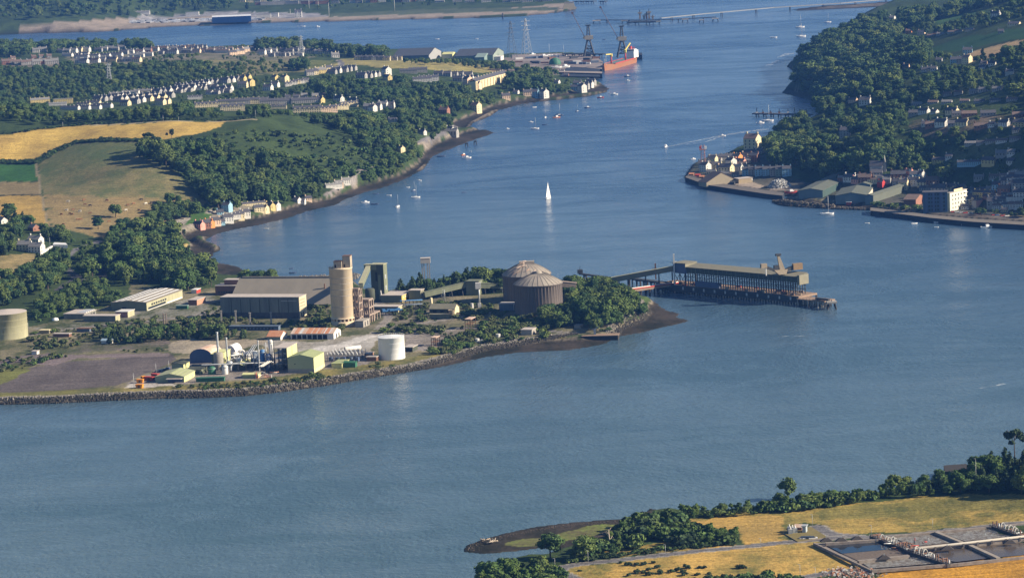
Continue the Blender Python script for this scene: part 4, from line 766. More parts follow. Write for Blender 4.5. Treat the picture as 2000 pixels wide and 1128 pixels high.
rack((510,735),(538,716),6,4,'sloping pale pipe rack before the steel tower',WHITED)
rack((782,604),(826,602),6,6,'blue pipe bridge on legs beyond the silo',BLUEM); rack((790,612),(826,610),6,4,'second blue pipe bridge nearer the camera beyond the silo',BLUEG)
q = None
t = thing('process_rig', 'dense tangle of white and silver pipework between the chimneys', 'pipework', gp(470, 716), -SITE)
for i in range(70):
    x = random.uniform(-8, 14); y = random.uniform(-8, 18); z = random.uniform(0.5, 7); L_ = random.uniform(1.5, 6); ax = random.choice([(1, 0, 0), (0, 1, 0), (0, 0, 1), (0, 0, 1)])
    q = MB(); q.tube((x, y, z), (x+ax[0]*L_, y+ax[1]*L_, z+ax[2]*min(L_, 4)), random.uniform(.14, .4), 6); q.build('pipe', random.choice([WHITED, WHITE, GALV, GALV, STEEL, CREAMG]), t)
for i in range(16):
    x = random.uniform(-8, 13); y = random.uniform(-8, 18); z = random.choice((2.6, 4.4, 6.2)); q = MB(); q.box(x, y, z, x+random.uniform(2, 4), y+random.uniform(2, 4), z+.2); q.build('platform', random.choice([GALV, WHITED, CREAMG]), t)
    q = MB(); q.box(x, y, 0, x+.25, y+.25, z); q.build('leg', STEEL, t)
t = thing('red_pipework', 'rusty red pipe manifold on the sea bank below the thin chimney', 'pipework', gp(516, 738), -R(10))
for i in range(18):
    x = random.uniform(-6, 7); q = MB(); ax = random.choice([(1, 0), (0, 1)]); z = random.uniform(.4, 4); q.tube((x, random.uniform(-2, 3), 0 if ax[1] else z), (x+3*ax[0], random.uniform(-1, 1), z+ax[1]), .2, 6); q.build('pipe', random.choice([REDP, RUST, WHITED]), t)
# substation
t = thing('substation', 'electrical substation with rows of white insulators on dark frames right of the yellow hall', 'substation', gp(640, 706), -SITE)
for i in range(9):
    for j in range(4):
        x = i*2.6; y = j*5.0; q = MB(); q.box(x-.12, y-.12, -.3, x+.12, y+.12, 4.6); q.build('post', STEEL, t); q = MB(); q.lathe((x, y), [(.18, 4.6), (.26, 5), (.18, 5.4), (.26, 5.8), (.1, 6.2)], 8); q.build('insulator', WHITE, t)
for j in range(4): q = MB(); q.box(-1, j*5-.12, 4.2, 22, j*5+.12, 4.5); q.build('busbar', GALV, t)
for i in range(5): q = MB(); q.box(i*4.6, 2, 0, i*4.6+2.2, 4.4, 2.6); q.build('transformer', BLUEG if i % 2 else NAVY, t)
FOOT.append((t.location.x+10, t.location.y+5, 14))
# bund wall and clutter at the left front
o = bld('green_bund', 'low dark green bund wall on the sea bank before the workshop', 'wall', (438,744), 383, 442, 737, GREENP, GREENP, 'flat', rot=R(5), b=3)
for i, (x, y, m, l, s) in enumerate([(274,747,ORANGE,'orange skip standing behind the other orange one',4.5),(273,757,ORANGE,'orange skip nearest the sea bank',5),(292,742,REDP,'stack of red frames in the left yard',7),(304,736,REDP,'red container left of the green workshop',6),(280,741,ORANGE,'small orange crate by the red frames',2.4),(316,744,NAVY,'blue container before the workshop',4)]):
    p = gp(x, y); t = thing('skip' if 'skip' in l else 'container', l, 'skip' if 'skip' in l else 'container', p, -R(12+i*9)); q = MB()
    q.hexa([(-s*.4, -1.2, 0), (s*.4, -1.2, 0), (s*.4, 1.2, 0), (-s*.4, 1.2, 0), (-s*.5, -1.3, 2.2), (s*.5, -1.3, 2.2), (s*.5, 1.3, 2.2), (-s*.5, 1.3, 2.2)]); q.build('body', m, t); q = MB(); q.box(-s*.5, -1.4, 2.2, s*.5, 1.4, 2.4); q.build('rim', m, t); q = MB(); q.box(-s*.15, -1.45, .3, s*.15, -1.2, 1.9); q.build('door', RUSTD, t)
# cars
def car(name='parked_car'):
    t = thing(name, 'car', 'car', (0, 0, 0)); q = MB(); q.box(-2.1, -.85, .3, 2.1, .85, .85); q.build('body', CARP[0], t)
    q = MB(); q.hexa([(-1.6, -.8, .85), (1.2, -.8, .85), (1.2, .8, .85), (-1.6, .8, .85), (-1.2, -.68, 1.42), (.5, -.68, 1.42), (.5, .68, 1.42), (-1.2, .68, 1.42)]); q.build('cabin', GLASS, t)
    for x in (-1.3, 1.3):
        for y in (-.86, .7): q = MB(); q.tube((x, y, .32), (x, y+.16, .32), .32, 10); q.build('wheel', STEEL, t)
    return t
CARP = [mat('car_white', (.75,.75,.75), .3, .05), mat('car_silver', (.45,.46,.48), .3, .05), mat('car_dark', (.05,.055,.07), .3, .05), mat('car_blue', (.06,.12,.3), .3, .05), mat('car_red', (.4,.04,.03), .3, .05)]
CN = ['white', 'silver', 'dark', 'blue', 'red']; CARPROTO = []
for i in range(5):
    t = car(); CARPROTO.append(t)
    for c in t.children:
        if c.name.startswith('body'): c.data.materials[0] = CARP[i]
_used = [False]*5
def put_car(px, py, k, label, rz=0.0, group=None):
    p = gp(px, py)
    if not _used[k]: _used[k] = True; o = CARPROTO[k]; o.location = p; o.rotation_euler = (0, 0, rz); o['label'] = label
    else: o = dup(CARPROTO[k], p, rz, label)
    if group: o['group'] = group
    return o
for i, (x, y) in enumerate([(307,726),(312,725),(317,724),(322,723),(327,721)]): put_car(x, y, [2, 3, 1, 2, 3][i], f'{CN[[2,3,1,2,3][i]]} parked car, {nth(i)} from the left in the row behind the green workshop', R(70), 'cars behind the green workshop')
# middle ground of the works
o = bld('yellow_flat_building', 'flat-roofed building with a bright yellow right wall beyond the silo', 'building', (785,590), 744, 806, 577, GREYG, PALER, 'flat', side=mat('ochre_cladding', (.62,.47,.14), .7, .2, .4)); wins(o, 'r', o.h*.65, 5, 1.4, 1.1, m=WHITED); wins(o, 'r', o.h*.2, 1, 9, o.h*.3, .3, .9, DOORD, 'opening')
o = bld('square_tower', 'squat square tower with ochre edge beside the yellow-walled building', 'tower', (822,586), 799, 829, 567, GREYG, PALER, 'flat', side=YROOF)
o = bld('blue_green_building', 'long low dull blue-green building below the elevator tower', 'building', (778,610), 700, 786, 599, mat('dull_teal_wall', (.17,.19,.17), .8, .3, .3), PALER, 'flat', side=CREAMG); wins(o, 'f', 1.2, 6, 3, 1.8, m=DOORD, name='opening')
t = thing('blue_machine', 'bright blue conveyor machine on dark legs below the elevator tower', 'machine', gp(748, 617), R(15))
for i in range(8): q = MB(); q.box(i*1.8, random.uniform(0, 2), 3, i*1.8+2.2, random.uniform(2, 4.5), 3+random.uniform(.4, 2)); q.build('frame', BLUEM, t)
for i in range(6): q = MB(); q.box(i*2.6, 0, 0, i*2.6+.4, .4, 3); q.build('leg', STEEL, t); q = MB(); q.box(i*2.6, 4, 0, i*2.6+.4, 4.4, 3); q.build('leg', STEEL, t)
o = bld('ochre_shed', 'long shed with faded yellow ridged roof in the middle of the works', 'shed', (888,613), 839, 897, 603, DARKG, YROOF, 'gx', pitch=.55, side=CREAM); wins(o, 'f', 1.5, 3, 2.5, 2.2, m=DOORD, name='opening')
o = bld('lean_to', 'low wall with canopy in front of the ochre shed', 'shed', (880,622), 839, 884, 614, GREYG, YROOF, 'flat', b=3)
o = bld('square_shed', 'blue-grey shed with a pale roof and white end frame before the domes', 'shed', (1003,606), 975, 1009, 593, BLUEG, PALER, 'flat', side=WHITE); wins(o, 'r', o.h*.45, 1, o.b*.6, o.h*.75, .1, .9, BLUEG, 'door')
o = bld('concrete_hut', 'small flat pale hut in the scrub below the storage domes', 'hut', (1039,654), 1018, 1047, 644, CONC2, PALER, 'flat')
o = bld('concrete_hut', 'low ruined hut near the small quay at the foot of the knoll', 'hut', (1134,641), 1122, 1139, 636, CONC2, CONC2, 'flat')
for (C, l_, r_, tp, lb) in (((920,642),909,929,624,'tall rust-red steel frame with empty bays in the open yard'), ((852,676),843,859,660,'smaller rust-red steel frame nearer the sea bank')):
    o = frame('frame_shelter', lb, C, l_, r_, tp, 2, 1, 2, RUSTD, RUSTD, slab=False, t0=.35); q = MB(); q.box(-.3, -.3, o.h+.2, o.a+.3, o.b+.3, o.h+.5); q.build('roof_sheet', RUSTW, o.t)
def mast(px, py, top, label, m=STEEL, w=.35, name='mast', lamp=None, cat='mast', taper=.6):
    p = gp(px, py); h = (py-top)*mpp(p.y); t = thing(name, label, cat, p); q = MB(); q.cyl((0, 0), w, -.5, h, 8, r2=w*taper); q.build('pole', m, t)
    if lamp: q = MB(); q.box(-.1, -.2, h, lamp, .2, h+.25); q.build('lamp_head', GALV, t)
    return t, h
t, h = mast(937, 600, 552, 'lattice mast with a white box at its top in the middle of the works', GALV, .7)
q = MB(); q.box(-2.4, -1.5, h-4, 1.6, 1.5, h+.3); q.build('top_box', WHITED, t); q = MB(); q.box(-1.2, -1.2, 0, 1.2, 1.2, 3); q.build('base_box', WHITED, t); keep(930, 941, 548, 600)
for x in (866, 869): mast(x, 588, 565, f'{"left" if x == 866 else "right"} of two thin poles beside the low gallery', GALV, .3)
mast(843, 600, 581, 'pale square vent post by the ochre shed', CREAM, .9, taper=1)
t, h = mast(883, 622, 605, 'wrecked pale hopper on legs before the ochre shed', CREAM, .8, name='hopper', cat='hopper')
q = MB(); q.lathe((0, 0), [(.8, h*.4), (2.6, h*.9), (2.6, h*1.05)], 10); q.build('cone', LOADC, t)
# low galleries to the domes
def P3(px, py, z): v = flat(px, py, z); return Vector((v[0], v[1], v[2]))
Yd = gp(1053, 612).y
def onY(px, py, Y): d = ray(px, py); return Vector((d[0]*Y, Y, CAM_H+d[2]*Y))
Yg = gp(925, 575).y
gallery('conveyor_gallery', 'low gallery rising from the square tower to the grey junction block', onY(829, 580, Yg-15), onY(911, 560, Yg), 3.5, 3.6, GREYG, GREYG, 4)
gallery('conveyor_gallery', 'level gallery from the grey junction block to the storage domes', onY(938, 562, Yg), onY(988, 563, Yg+4), 3.5, 3.6, GREYG, GREYG, 3)
gallery('conveyor_gallery', 'short gallery leaving the storage domes into the trees of the knoll', onY(1095, 559, Yd+30), onY(1125, 562, Yd+30), 3.5, 3.6, BRICKP, BRICKP, 0)
o = bld('junction_block', 'plain grey junction block between the two low galleries', 'building', (936,576), 911, 940, 549, GREYG, GREYG, 'flat', b=9)
# storage domes
def dome(px, py, rpx, wallpx, apex, label):
    p = gp(px, py); r = rpx*mpp(p.y); p = p+Vector((0, r, 0)); r = rpx*mpp(p.y); h = wallpx*mpp(p.y); H = apex*mpp(p.y); t = thing('storage_dome', label, 'storage dome', p)
    q = MB(); q.lathe((0, 0), [(r, -2), (r, h), (r*1.03, h+.1), (r*1.03, h+1.0)], 56); q.build('wall', DOMEW, t)
    prof = [(r*1.03, h+1.0)]+[(r*math.cos(a), h+1+(H-1)*math.sin(a)**1.0*1.0) for a in [R(k) for k in (20, 38, 54, 68, 80)]]
    prof = [(r*1.03*(1-i/7), h+1+(H-1)*(1-(1-i/7)**1.7)) for i in range(8)]
    q = MB(); q.lathe((0, 0), prof, 56); q.build('roof', DOMER, t)
    q = MB(); q.box(-.25, -.4, -1, .12, .4, h); me_ = None
    for i in range(44):
        a = i*math.tau/44
        if me_ is None: c = q.build('rib', mat('rib_brown', (.185,.155,.14), .95, .4, .3, (.12,.10,.09)), t, (r*math.cos(a), r*math.sin(a), 0), a); me_ = c.data
        else: link('rib', me_, t, (r*math.cos(a), r*math.sin(a), 0), a)
    for i in range(28):
        a = i*math.tau/28; q = MB()
        for j in range(len(prof)-2): q.bar((prof[j][0]*math.cos(a), prof[j][0]*math.sin(a), prof[j][1]+.1), (prof[j+1][0]*math.cos(a), prof[j+1][0]*math.sin(a), prof[j+1][1]+.1), .25)
        q.build('roof_rib', DOMER, t)
    FOOT.append((p.x, p.y, r*1.05)); keep(px-rpx, px+rpx, py-wallpx-apex, py-12); return t, p, r, h, H
t, p, r, h, H = dome(1031, 588, 47, 45, 25, 'further round storage dome with collapsed walkway over its roof')
q = MB()
for i in range(26): a = random.uniform(-2.6, -1.2); f = random.uniform(.1, .95); f2 = f-random.uniform(.05, .2); z = lambda u: h+1+(H-1)*(1-u**1.7)+random.uniform(.2, 1.6); q.bar((r*f*math.cos(a), r*f*math.sin(a), z(f)), (r*f2*math.cos(a+.2), r*f2*math.sin(a+.2), z(max(f2, 0))), .35)
q.build('wrecked_walkway', RUSTW, t); q = MB(); q.box(-5, -3, h+H-1, 6, 3, h+H+.8); q.build('cap_platform', DOMER, t)
t, p, r, h, H = dome(1054, 616, 47, 55, 22, 'nearer round storage dome with streaked brown ribbed wall')
q = MB()
for s_ in (-1, 1):
    for i in range(6): f = 1-i/6; f2 = 1-(i+1)/6; zz = lambda u: h+1+(H-1)*(1-u**1.7)+1.0; q.bar((r*f*s_*.8, r*.3*s_*f, zz(f)), (r*f2*s_*.8, r*.3*s_*f2, zz(f2)), .6)
q.build('roof_walkway', STEEL, t); q = MB(); q.lathe((0, 0), [(3, h+H-.3), (3, h+H+1), (0, h+H+1.6)], 12); q.build('cap', DOMER, t)
# water tower
p = gp(832, 566); p = onY(832, 532, gp(832,552).y); p.z = max(gz(p.x, p.y), 0); hh = 0
Yw = p.y; mz = mpp(Yw); zt = CAM_H+ray(832, 513)[2]*Yw; t = thing('water_tower', 'grey box-shaped water tank on four thin legs standing above the tree belt', 'water tower', p)
q = MB(); q.box(-9.5*mz, -3, zt-p.z, 9.5*mz, 3, zt-p.z+3.6); q.build('tank_box', mat('grey_box', (.5,.46,.42), .8, .15, .4), t)
for x in (-7, -3.4, 3.4, 7): q = MB(); q.box(x*mz-.35, -2 if x in (-7, 3.4) else 1, 0, x*mz+.35, -1.3 if x in (-7, 3.4) else 1.7, zt-p.z); q.build('leg', CONC2, t)
q = MB(); q.box(-9.8*mz, -3.2, zt-p.z+3.6, 9.8*mz, 3.2, zt-p.z+3.9); q.build('lid', PALER, t)
# pebble causeway behind the great store
q = MB(); A = flat(566, 547, 0); Bq = flat(700, 540, 0)
rr = random.Random(5)
for i in range(700):
    f = rr.random(); x = A[0]+(Bq[0]-A[0])*f; y = A[1]+(Bq[1]-A[1])*f+rr.uniform(-14, 10); s = rr.uniform(.6, 1.6); z = rr.uniform(.3, 2.2); q.hexa([(x-s, y-s*.8, z-1.5), (x+s*.9, y-s, z-1.5), (x+s, y+s, z-1.5), (x-s*.8, y+s, z-1.5), (x-s*.6, y-s*.5, z), (x+s*.5, y-s*.6, z+.2), (x+s*.6, y+s*.5, z), (x-s*.5, y+s*.6, z-.1)])
q.build('stone_bank', ROCK1, kind='stuff', label='bank of pale stones behind the great store')
# sea defence: boulders along the shore
def riprap(line, w0, w1, n, smin, smax, name, label, z0=1.0, z1=3.8, seed=1, m=None):
    rr = random.Random(seed); L_ = flats(line); seg = [np.hypot(*(L_[i+1]-L_[i])) for i in range(len(L_)-1)]; T = sum(seg); q = MB()
    for k in range(n):
        d = rr.random()*T; i = 0
        while d > seg[i] and i < len(seg)-1: d -= seg[i]; i += 1
        f = d/seg[i]; px_ = L_[i]*(1-f)+L_[i+1]*f; tx = (L_[i+1]-L_[i])/seg[i]; nx = np.array([-tx[1], tx[0]])
        off = rr.uniform(w0, w1); x, y = px_+nx*off; s = rr.uniform(smin, smax)
        if rr.random() < .12: s *= 1.5
        z = max(gz(x, y), z0*.3)+s*.3; a = rr.uniform(0, 3); c, sn = math.cos(a)*s, math.sin(a)*s; j = lambda: rr.uniform(.65, 1.1)
        q.hexa([(x-c*j(), y-sn*j(), z-s), (x+sn*j(), y-c*j(), z-s), (x+c*j(), y+sn*j(), z-s), (x-sn*j(), y+c*j(), z-s), (x-c*.6*j(), y-sn*.6*j(), z+s*.5*j()), (x+sn*.6*j(), y-c*.6*j(), z+s*.4*j()), (x+c*.6*j(), y+sn*.6*j(), z+s*.6*j()), (x-sn*.6*j(), y+c*.6*j(), z+s*.5*j())], 0 if off > w0+(w1-w0)*rr.uniform(.35, .75) else 1)
    return q.build(name, m or [ROCK1, mat('weedy_rock', (.07,.065,.055), .9, .4, 1)], kind='stuff', label=label)
riprap([(-100,792),(0,790),(102,788),(221,782),(320,778),(400,777),(480,773),(560,764),(636,753),(700,742),(764,732),(830,720),(860,712),(896,702),(951,687),(1015,677),(1060,670),(1130,663)], .3, 9.0, 13000, .25, .8, 'rock_armour', 'boulders of the sea defence along the works shore', seed=3)
riprap([(1208,660),(1216,645),(1258,628),(1274,610)], 0, 9, 1100, .4, 1.0, 'shore_stones', 'pale stones at the foot of the wooded knoll', seed=4)
# small quay
p = gp(1170, 655); o = bld('small_quay', 'small dark sheet-piled quay below the wooded knoll', 'quay', (1207,664), 1137, 1210, 655, PILE, DECK, 'flat', rot=R(8), b=9, reg=False)
t = thing('quay_crane', 'little pale blue hoist standing on the small quay', 'hoist', gp(1162, 654)); q = MB(); q.box(-.8, -.8, 0, .8, .8, 4); q.build('cabinet', BLUEG, t); q = MB(); q.bar((0, 0, 4), (2.5, 0, 6), .4); q.build('arm', BLUEG, t)

# ------------------------------------------------------------------ the jetty complex off the point
J0 = flat(1325, 557, 6.0); J1 = flat(1556, 578.5, 6.0); JD = J1-J0; JL = float(np.hypot(JD[0], JD[1])); JA = math.atan2(JD[1], JD[0])
def onjetty(px, py, z):  # distance along, across
    v = flat(px, py, z)-J0; c, s = math.cos(-JA), math.sin(-JA); return v[0]*c-v[1]*s, v[0]*s+v[1]*c
t = thing('jetty_deck', 'long dark piled jetty deck standing in the water under the ridge-roofed conveyor shed', 'jetty', (J0[0], J0[1], 0), JA)
W_ = 20.0; xa = -22.0
q = MB(); q.box(xa, 0, 4.6, JL+2, W_, 6.0); q.build('deck', DECK, t)
q = MB(); q.box(xa, -.5, 1.6, JL+2, -.02, 6.1); q.build('fender_beam', STEEL, t)
q = MB(); q.box(-.5, -.5, -4, .5, .5, 4.6); pm = None
n = 26
for i in range(n+1):
    x = xa+(JL+2-xa)*i/n
    for y in (.8, W_/2, W_-.8):
        if pm is None: pm = q.build('pile', PILE, t, (x, y, 0)).data
        else: link('pile', pm, t, (x, y, 0))
q = MB(); q.box(-.6, -.35, 3.2, .6, -.0, 5.2); pm = None
for i in range(11):
    x = JL*(i+.5)/11
    if pm is None: pm = q.build('fender', WHITED, t, (x, -.55, 0)).data
    else: link('fender', pm, t, (x, -.55, 0))
for i in range(30):
    x = random.uniform(-15, JL); y = random.uniform(2, W_-2); q = MB(); q.box(-random.uniform(.5, 2.5), -.6, 0, random.uniform(.5, 2.5), .6, random.uniform(.5, 1.8)); q.build('deck_clutter', random.choice([RUSTD, REDP, DECK, STEEL, LOADC]), t, (x, y, 6.0))
# the raised conveyor shed on its trestles
zb, zt = 15.2, 19.4
ys0 = 3.0; ys1 = 13.0
t = thing('jetty_conveyor_shed', 'very long raised shed with a pale flat-pitched roof on many dark columns over the jetty', 'conveyor shed', (J0[0], J0[1], 6.0), JA)
h0, h1 = zb-6, zt-6
q = MB(); q.box(5, ys0, h0, JL-1.5, ys1, h1); q.build('shed_wall', DARKG, t)
q = MB(); q.hexa([(3, ys0-1, h1+.02), (JL-1, ys0-1, h1+.02), (JL-1, ys1+1, h1+1.6), (3, ys1+1, h1+1.6), (3, ys0-1, h1+.3), (JL-1, ys0-1, h1+.3), (JL-1, ys1+1, h1+1.9), (3, ys1+1, h1+1.9)]); q.build('shed_roof', YROOF, t)
q = MB(); q.box(JL-1.5, ys0, h0-1.5, JL+.5, ys1, h1+1.2); q.build('end_wall', YROOF, t)
for i in range(24): q = MB(); x = 6+(JL-9)*i/24; q.box(x, ys0-.12, h0, x+.3, ys0, h1); q.build('wall_post', GREYG, t)
q = MB(); q.box(-.25, -.25, 0, .25, .25, h0); cm = None
for i in range(47):
    x = 5+(JL-8)*i/46
    for y in (ys0, ys1):
        if cm is None: cm = q.build('column', STEEL, t, (x, y, 0)).data
        else: link('column', cm, t, (x, y, 0))
for z in (h0*.36, h0*.7):
    for y in (ys0, ys1): q = MB(); q.box(5, y-.12, z-.2, JL-2, y+.12, z+.2); q.build('rail_beam', STEEL, t)
for i in range(23):
    x = 5+(JL-8)*2*i/46; dx = (JL-8)*2/46; q = MB(); q.bar((x, ys0, h0*.7), (x+dx, ys0, h0), .22); q.build('diagonal_brace', STEEL, t)
    if i < 5 or i > 18: q = MB(); q.bar((x+dx, ys0, 0), (x, ys0, h0*.7), .22); q.build('diagonal_brace', STEEL, t)
q = MB(); q.box(JL*.13, ys0-.6, 0, JL*.33, ys0+2, h0*.42); q.build('store_room', NAVY, t)
# head house at the landward end
t = thing('jetty_head_house', 'tall boxy transfer house with pale roof at the landward end of the jetty shed', 'transfer house', (J0[0], J0[1], 6.0), JA)
q = MB(); q.box(-6, 1.5, h0-.5, 6, 14, h1+2.6); q.build('wall', [NAVY], t); q = MB(); q.box(6, 1.5, h1-2, 6.12, 14, h1+2.5); q.build('side_wall', YROOF, t); q = MB(); q.box(-6.4, 1.1, h1+2.6, 6.6, 14.4, h1+3); q.build('roof', YROOF, t)
for x in (-5.5, 0, 5.5):
    for y in (2, 13.5): q = MB(); q.box(x-.3, y-.3, 0, x+.3, y+.3, h0-.5); q.build('leg', STEEL, t)
for x in (-5.5, 0):
    q = MB(); q.bar((x, 2, 0), (x+5.5, 2, h0-.5), .3); q.build('brace', STEEL, t); q = MB(); q.bar((x+5.5, 2, 0), (x, 2, h0-.5), .3); q.build('brace', STEEL, t)
t = thing('lattice_mast', 'thin pale lattice mast behind the transfer house', 'mast', P3(1318, 556, 6)); q = MB(); q.box(-.5, -.5, 0, .5, .5, 23); q.build('shaft', WHITED, t); q = MB(); q.box(-2, -.3, 17, 2, .3, 17.4); q.build('crosstree', WHITED, t)
t = thing('lattice_mast', 'thin rusty mast standing on the rear trestle', 'mast', P3(1281, 545, 6)); q = MB(); q.box(-.5, -.5, 0, .5, .5, 12); q.build('shaft', RUSTD, t); q = MB(); q.box(-2.4, -.3, 8, 1, .3, 8.4); q.build('crosstree', RUSTD, t)
# ship loader riding on the shed
lx, _ = onjetty(1530, 548, zt); t = thing('ship_loader', 'rusty cream ship loader with raised arms perched above the seaward end of the shed', 'ship loader', (J0[0]+math.cos(JA)*lx*.88, J0[1]+math.sin(JA)*lx*.88, zt+1.4), JA+R(62))
t.scale = (.74, .74, .78)
q = MB(); q.hexa([(-2.5, 4, -.5), (5, 4, -.5), (5, 9, -.5), (-2.5, 9, -.5), (-7, 5, 3.8), (7, 5, 3.8), (7, 9, 3.8), (-7, 9, 3.8)]); q.build('turntable', LOADC, t)
q = MB(); q.hexa([(-18, 5.5, 7), (-16, 5.5, 9), (-1, 5.5, 3), (-2, 5.5, .5), (-18, 8, 7), (-16, 8, 9), (-1, 8, 3), (-2, 8, .5)]); q.build('rear_boom', STEEL, t)
q = MB(); q.box(-20, 5, 6.5, -14, 8.5, 10.5); q.build('counterweight', LOADC, t); q = MB(); q.box(-15.5, 5.5, -.5, -14.5, 6.5, 6.5); q.build('boom_leg', WHITED, t)
q = MB(); q.hexa([(-1, 5.5, 3.5), (4.5, 5.5, 3.5), (4.5, 8, 3.5), (-1, 8, 3.5), (-3, 6, 17), (-.8, 6, 17), (-.8, 7.6, 17), (-3, 7.6, 17)]); q.build('tower_arm', LOADC, t)
q = MB(); q.box(-4.6, 5.4, 16.6, .8, 8, 18.4); q.build('tower_head', STEEL, t)
q = MB(); q.box(-6.5, 5.5, 3.8, -2, 8.5, 8); q.build('cab', STEEL, t)
q = MB(); q.hexa([(4, 5, 1.5), (13, 5, 2.5), (13, 8, 2.5), (4, 8, 1.5), (4, 5, 4), (13, 5, 6.5), (13, 8, 6.5), (4, 8, 4)]); q.build('outreach_boom', STEEL, t)
q = MB(); q.box(12.5, 4, 2.6, 22, 8.5, 8.2); q.build('telescopic_box', mat('tan_peeling_paint', (.36,.24,.13), .8, .4, .5), t)
# seaward end: lower platform, footbridge and dolphin
t = thing('jetty_end_platform', 'low open end platform of the jetty on white-topped piles', 'platform', P3(1556, 583, 5.0), JA)
q = MB(); q.box(0, 0, -.8, 25, 12, 0); q.build('deck', DECK, t)
for i in range(9):
    for y in (.6, 6, 11.4): q = MB(); q.box(i*3.05+.4-.35, y-.35, -9, i*3.05+.4+.35, y+.35, -.8); q.build('pile', PILE if i % 3 else CONC2, t)
for i in range(9): q = MB(); q.box(i*3-.08, -.08, 0, i*3+.08, .08, 1.1); q.build('railing_post', STEEL, t)
gallery('footbridge', 'thin lattice footbridge from the jetty end to the last dolphin', P3(1594, 584, 5.2), P3(1619, 587, 5.6), 1.6, 1.0, STEEL, STEEL)
def dolphin(px, py, w, label, z=5.5, m=CONC2):
    p = P3(px, py, z); t = thing('mooring_dolphin', label, 'dolphin', p); q = MB(); q.box(-w/2, -w/2, -1.2, w/2, w/2, 0); q.build('cap', m, t)
    for x in (-1, 1):
        for y in (-1, 1): q = MB(); q.bar((x*w*.3, y*w*.3, -1.2), (x*w*.55, y*w*.5, -z-4), .7); q.build('pile', PILE, t)
    q = MB(); q.cyl((0, 0), .35, 0, 1.0, 8); q.build('bollard', STEEL, t); return t
dolphin(1624, 588, 7, 'last dolphin of the works jetty on four splayed piles')
# approach trestles
def trestle(name, label, pts, z, w, th, pitch, m, pm_, z2=None, cat='trestle'):
    """straight stretches of deck between picture points at deck height z, on rows of piles"""
    P_ = [Vector(flat(x, y, z)) for x, y in pts]; t = thing(name, label, cat, P_[0])
    for a, b2 in zip(P_, P_[1:]):
        d = b2-a; L_ = math.hypot(d.x, d.y); an = math.atan2(d.y, d.x); q = MB(); q.box(0, -w/2, -th, L_, w/2, 0); q.build('deck', m, t, a-P_[0], an); k = None
        n = max(2, round(L_/pitch))
        for i in range(n):
            x = L_*(i+.5)/n; c = a-P_[0]+d*(x/L_)
            if k is None: q = MB(); q.box(-.5, -w/2, -th-.8, .5, w/2, -th); k = q.build('crosshead', pm_, t, c, an).data; q = MB(); q.box(-.45, -.45, -z-3, .45, .45, -th-.8); kp = q.build('pile', pm_, t, (c.x-math.sin(an)*w*.35, c.y+math.cos(an)*w*.35, c.z), an).data; link('pile', kp, t, (c.x+math.sin(an)*w*.35, c.y-math.cos(an)*w*.35, c.z), an)
            else:
                link('crosshead', k, t, c, an)
                for s_ in (-1, 1): link('pile', kp, t, (c.x-s_*math.sin(an)*w*.35, c.y+s_*math.cos(an)*w*.35, c.z), an)
    return t
trestle('approach_trestle', 'front piled trestle carrying pipes from the wooded knoll to the jetty', [(1222,567),(1290,557),(1335,551)], 6, 7, 1.2, 9, DECK, PILE)
trestle('rear_trestle', 'thin dark rear trestle running in an angle from the knoll to the jetty', [(1133,533),(1192,541),(1240,543)], 6, 3, 1.0, 14, STEEL, PILE)
trestle('rear_trestle', 'wider dark trestle between the rear trestle and the jetty head', [(1240,543),(1296,550),(1340,556)], 6, 5, 1.2, 9, STEEL, PILE)
t = thing('jetty_beacon', 'small dark beacon hut at the far end of the rear trestle', 'beacon', P3(1133, 533, 6)); q = MB(); q.box(-2, -2, 0, 2, 2, 2.6); q.build('hut', STEEL, t); q = MB(); q.box(-.2, -.2, 2.6, .2, .2, 5); q.build('post', STEEL, t)
a_ = P3(1222, 565, 6); 
for k, (mm, lb) in enumerate(((REDP, 'red pipeline lying along the front trestle'), (WHITED, 'pale pipeline lying along the front trestle'))):
    t = thing('pipeline', lb, 'pipeline', P3(1230, 565-k*1.5, 6.5)); b2 = P3(1325, 552-k*1.5, 6.5)-t.location; q = MB(); q.tube((0, 0, 0), b2, .45, 8); q.build('pipe', mm, t)
gallery('conveyor_gallery', 'long inclined conveyor gallery rising from the knoll to the jetty transfer house', P3(1196, 551, 8), Vector((J0[0]+math.cos(JA)*-6-math.sin(JA)*7.5, J0[1]+math.sin(JA)*-6+math.cos(JA)*7.5, zt-3.4)), 4, 3.6, YROOF, CREAMG, 5, STEEL, foot=-3)

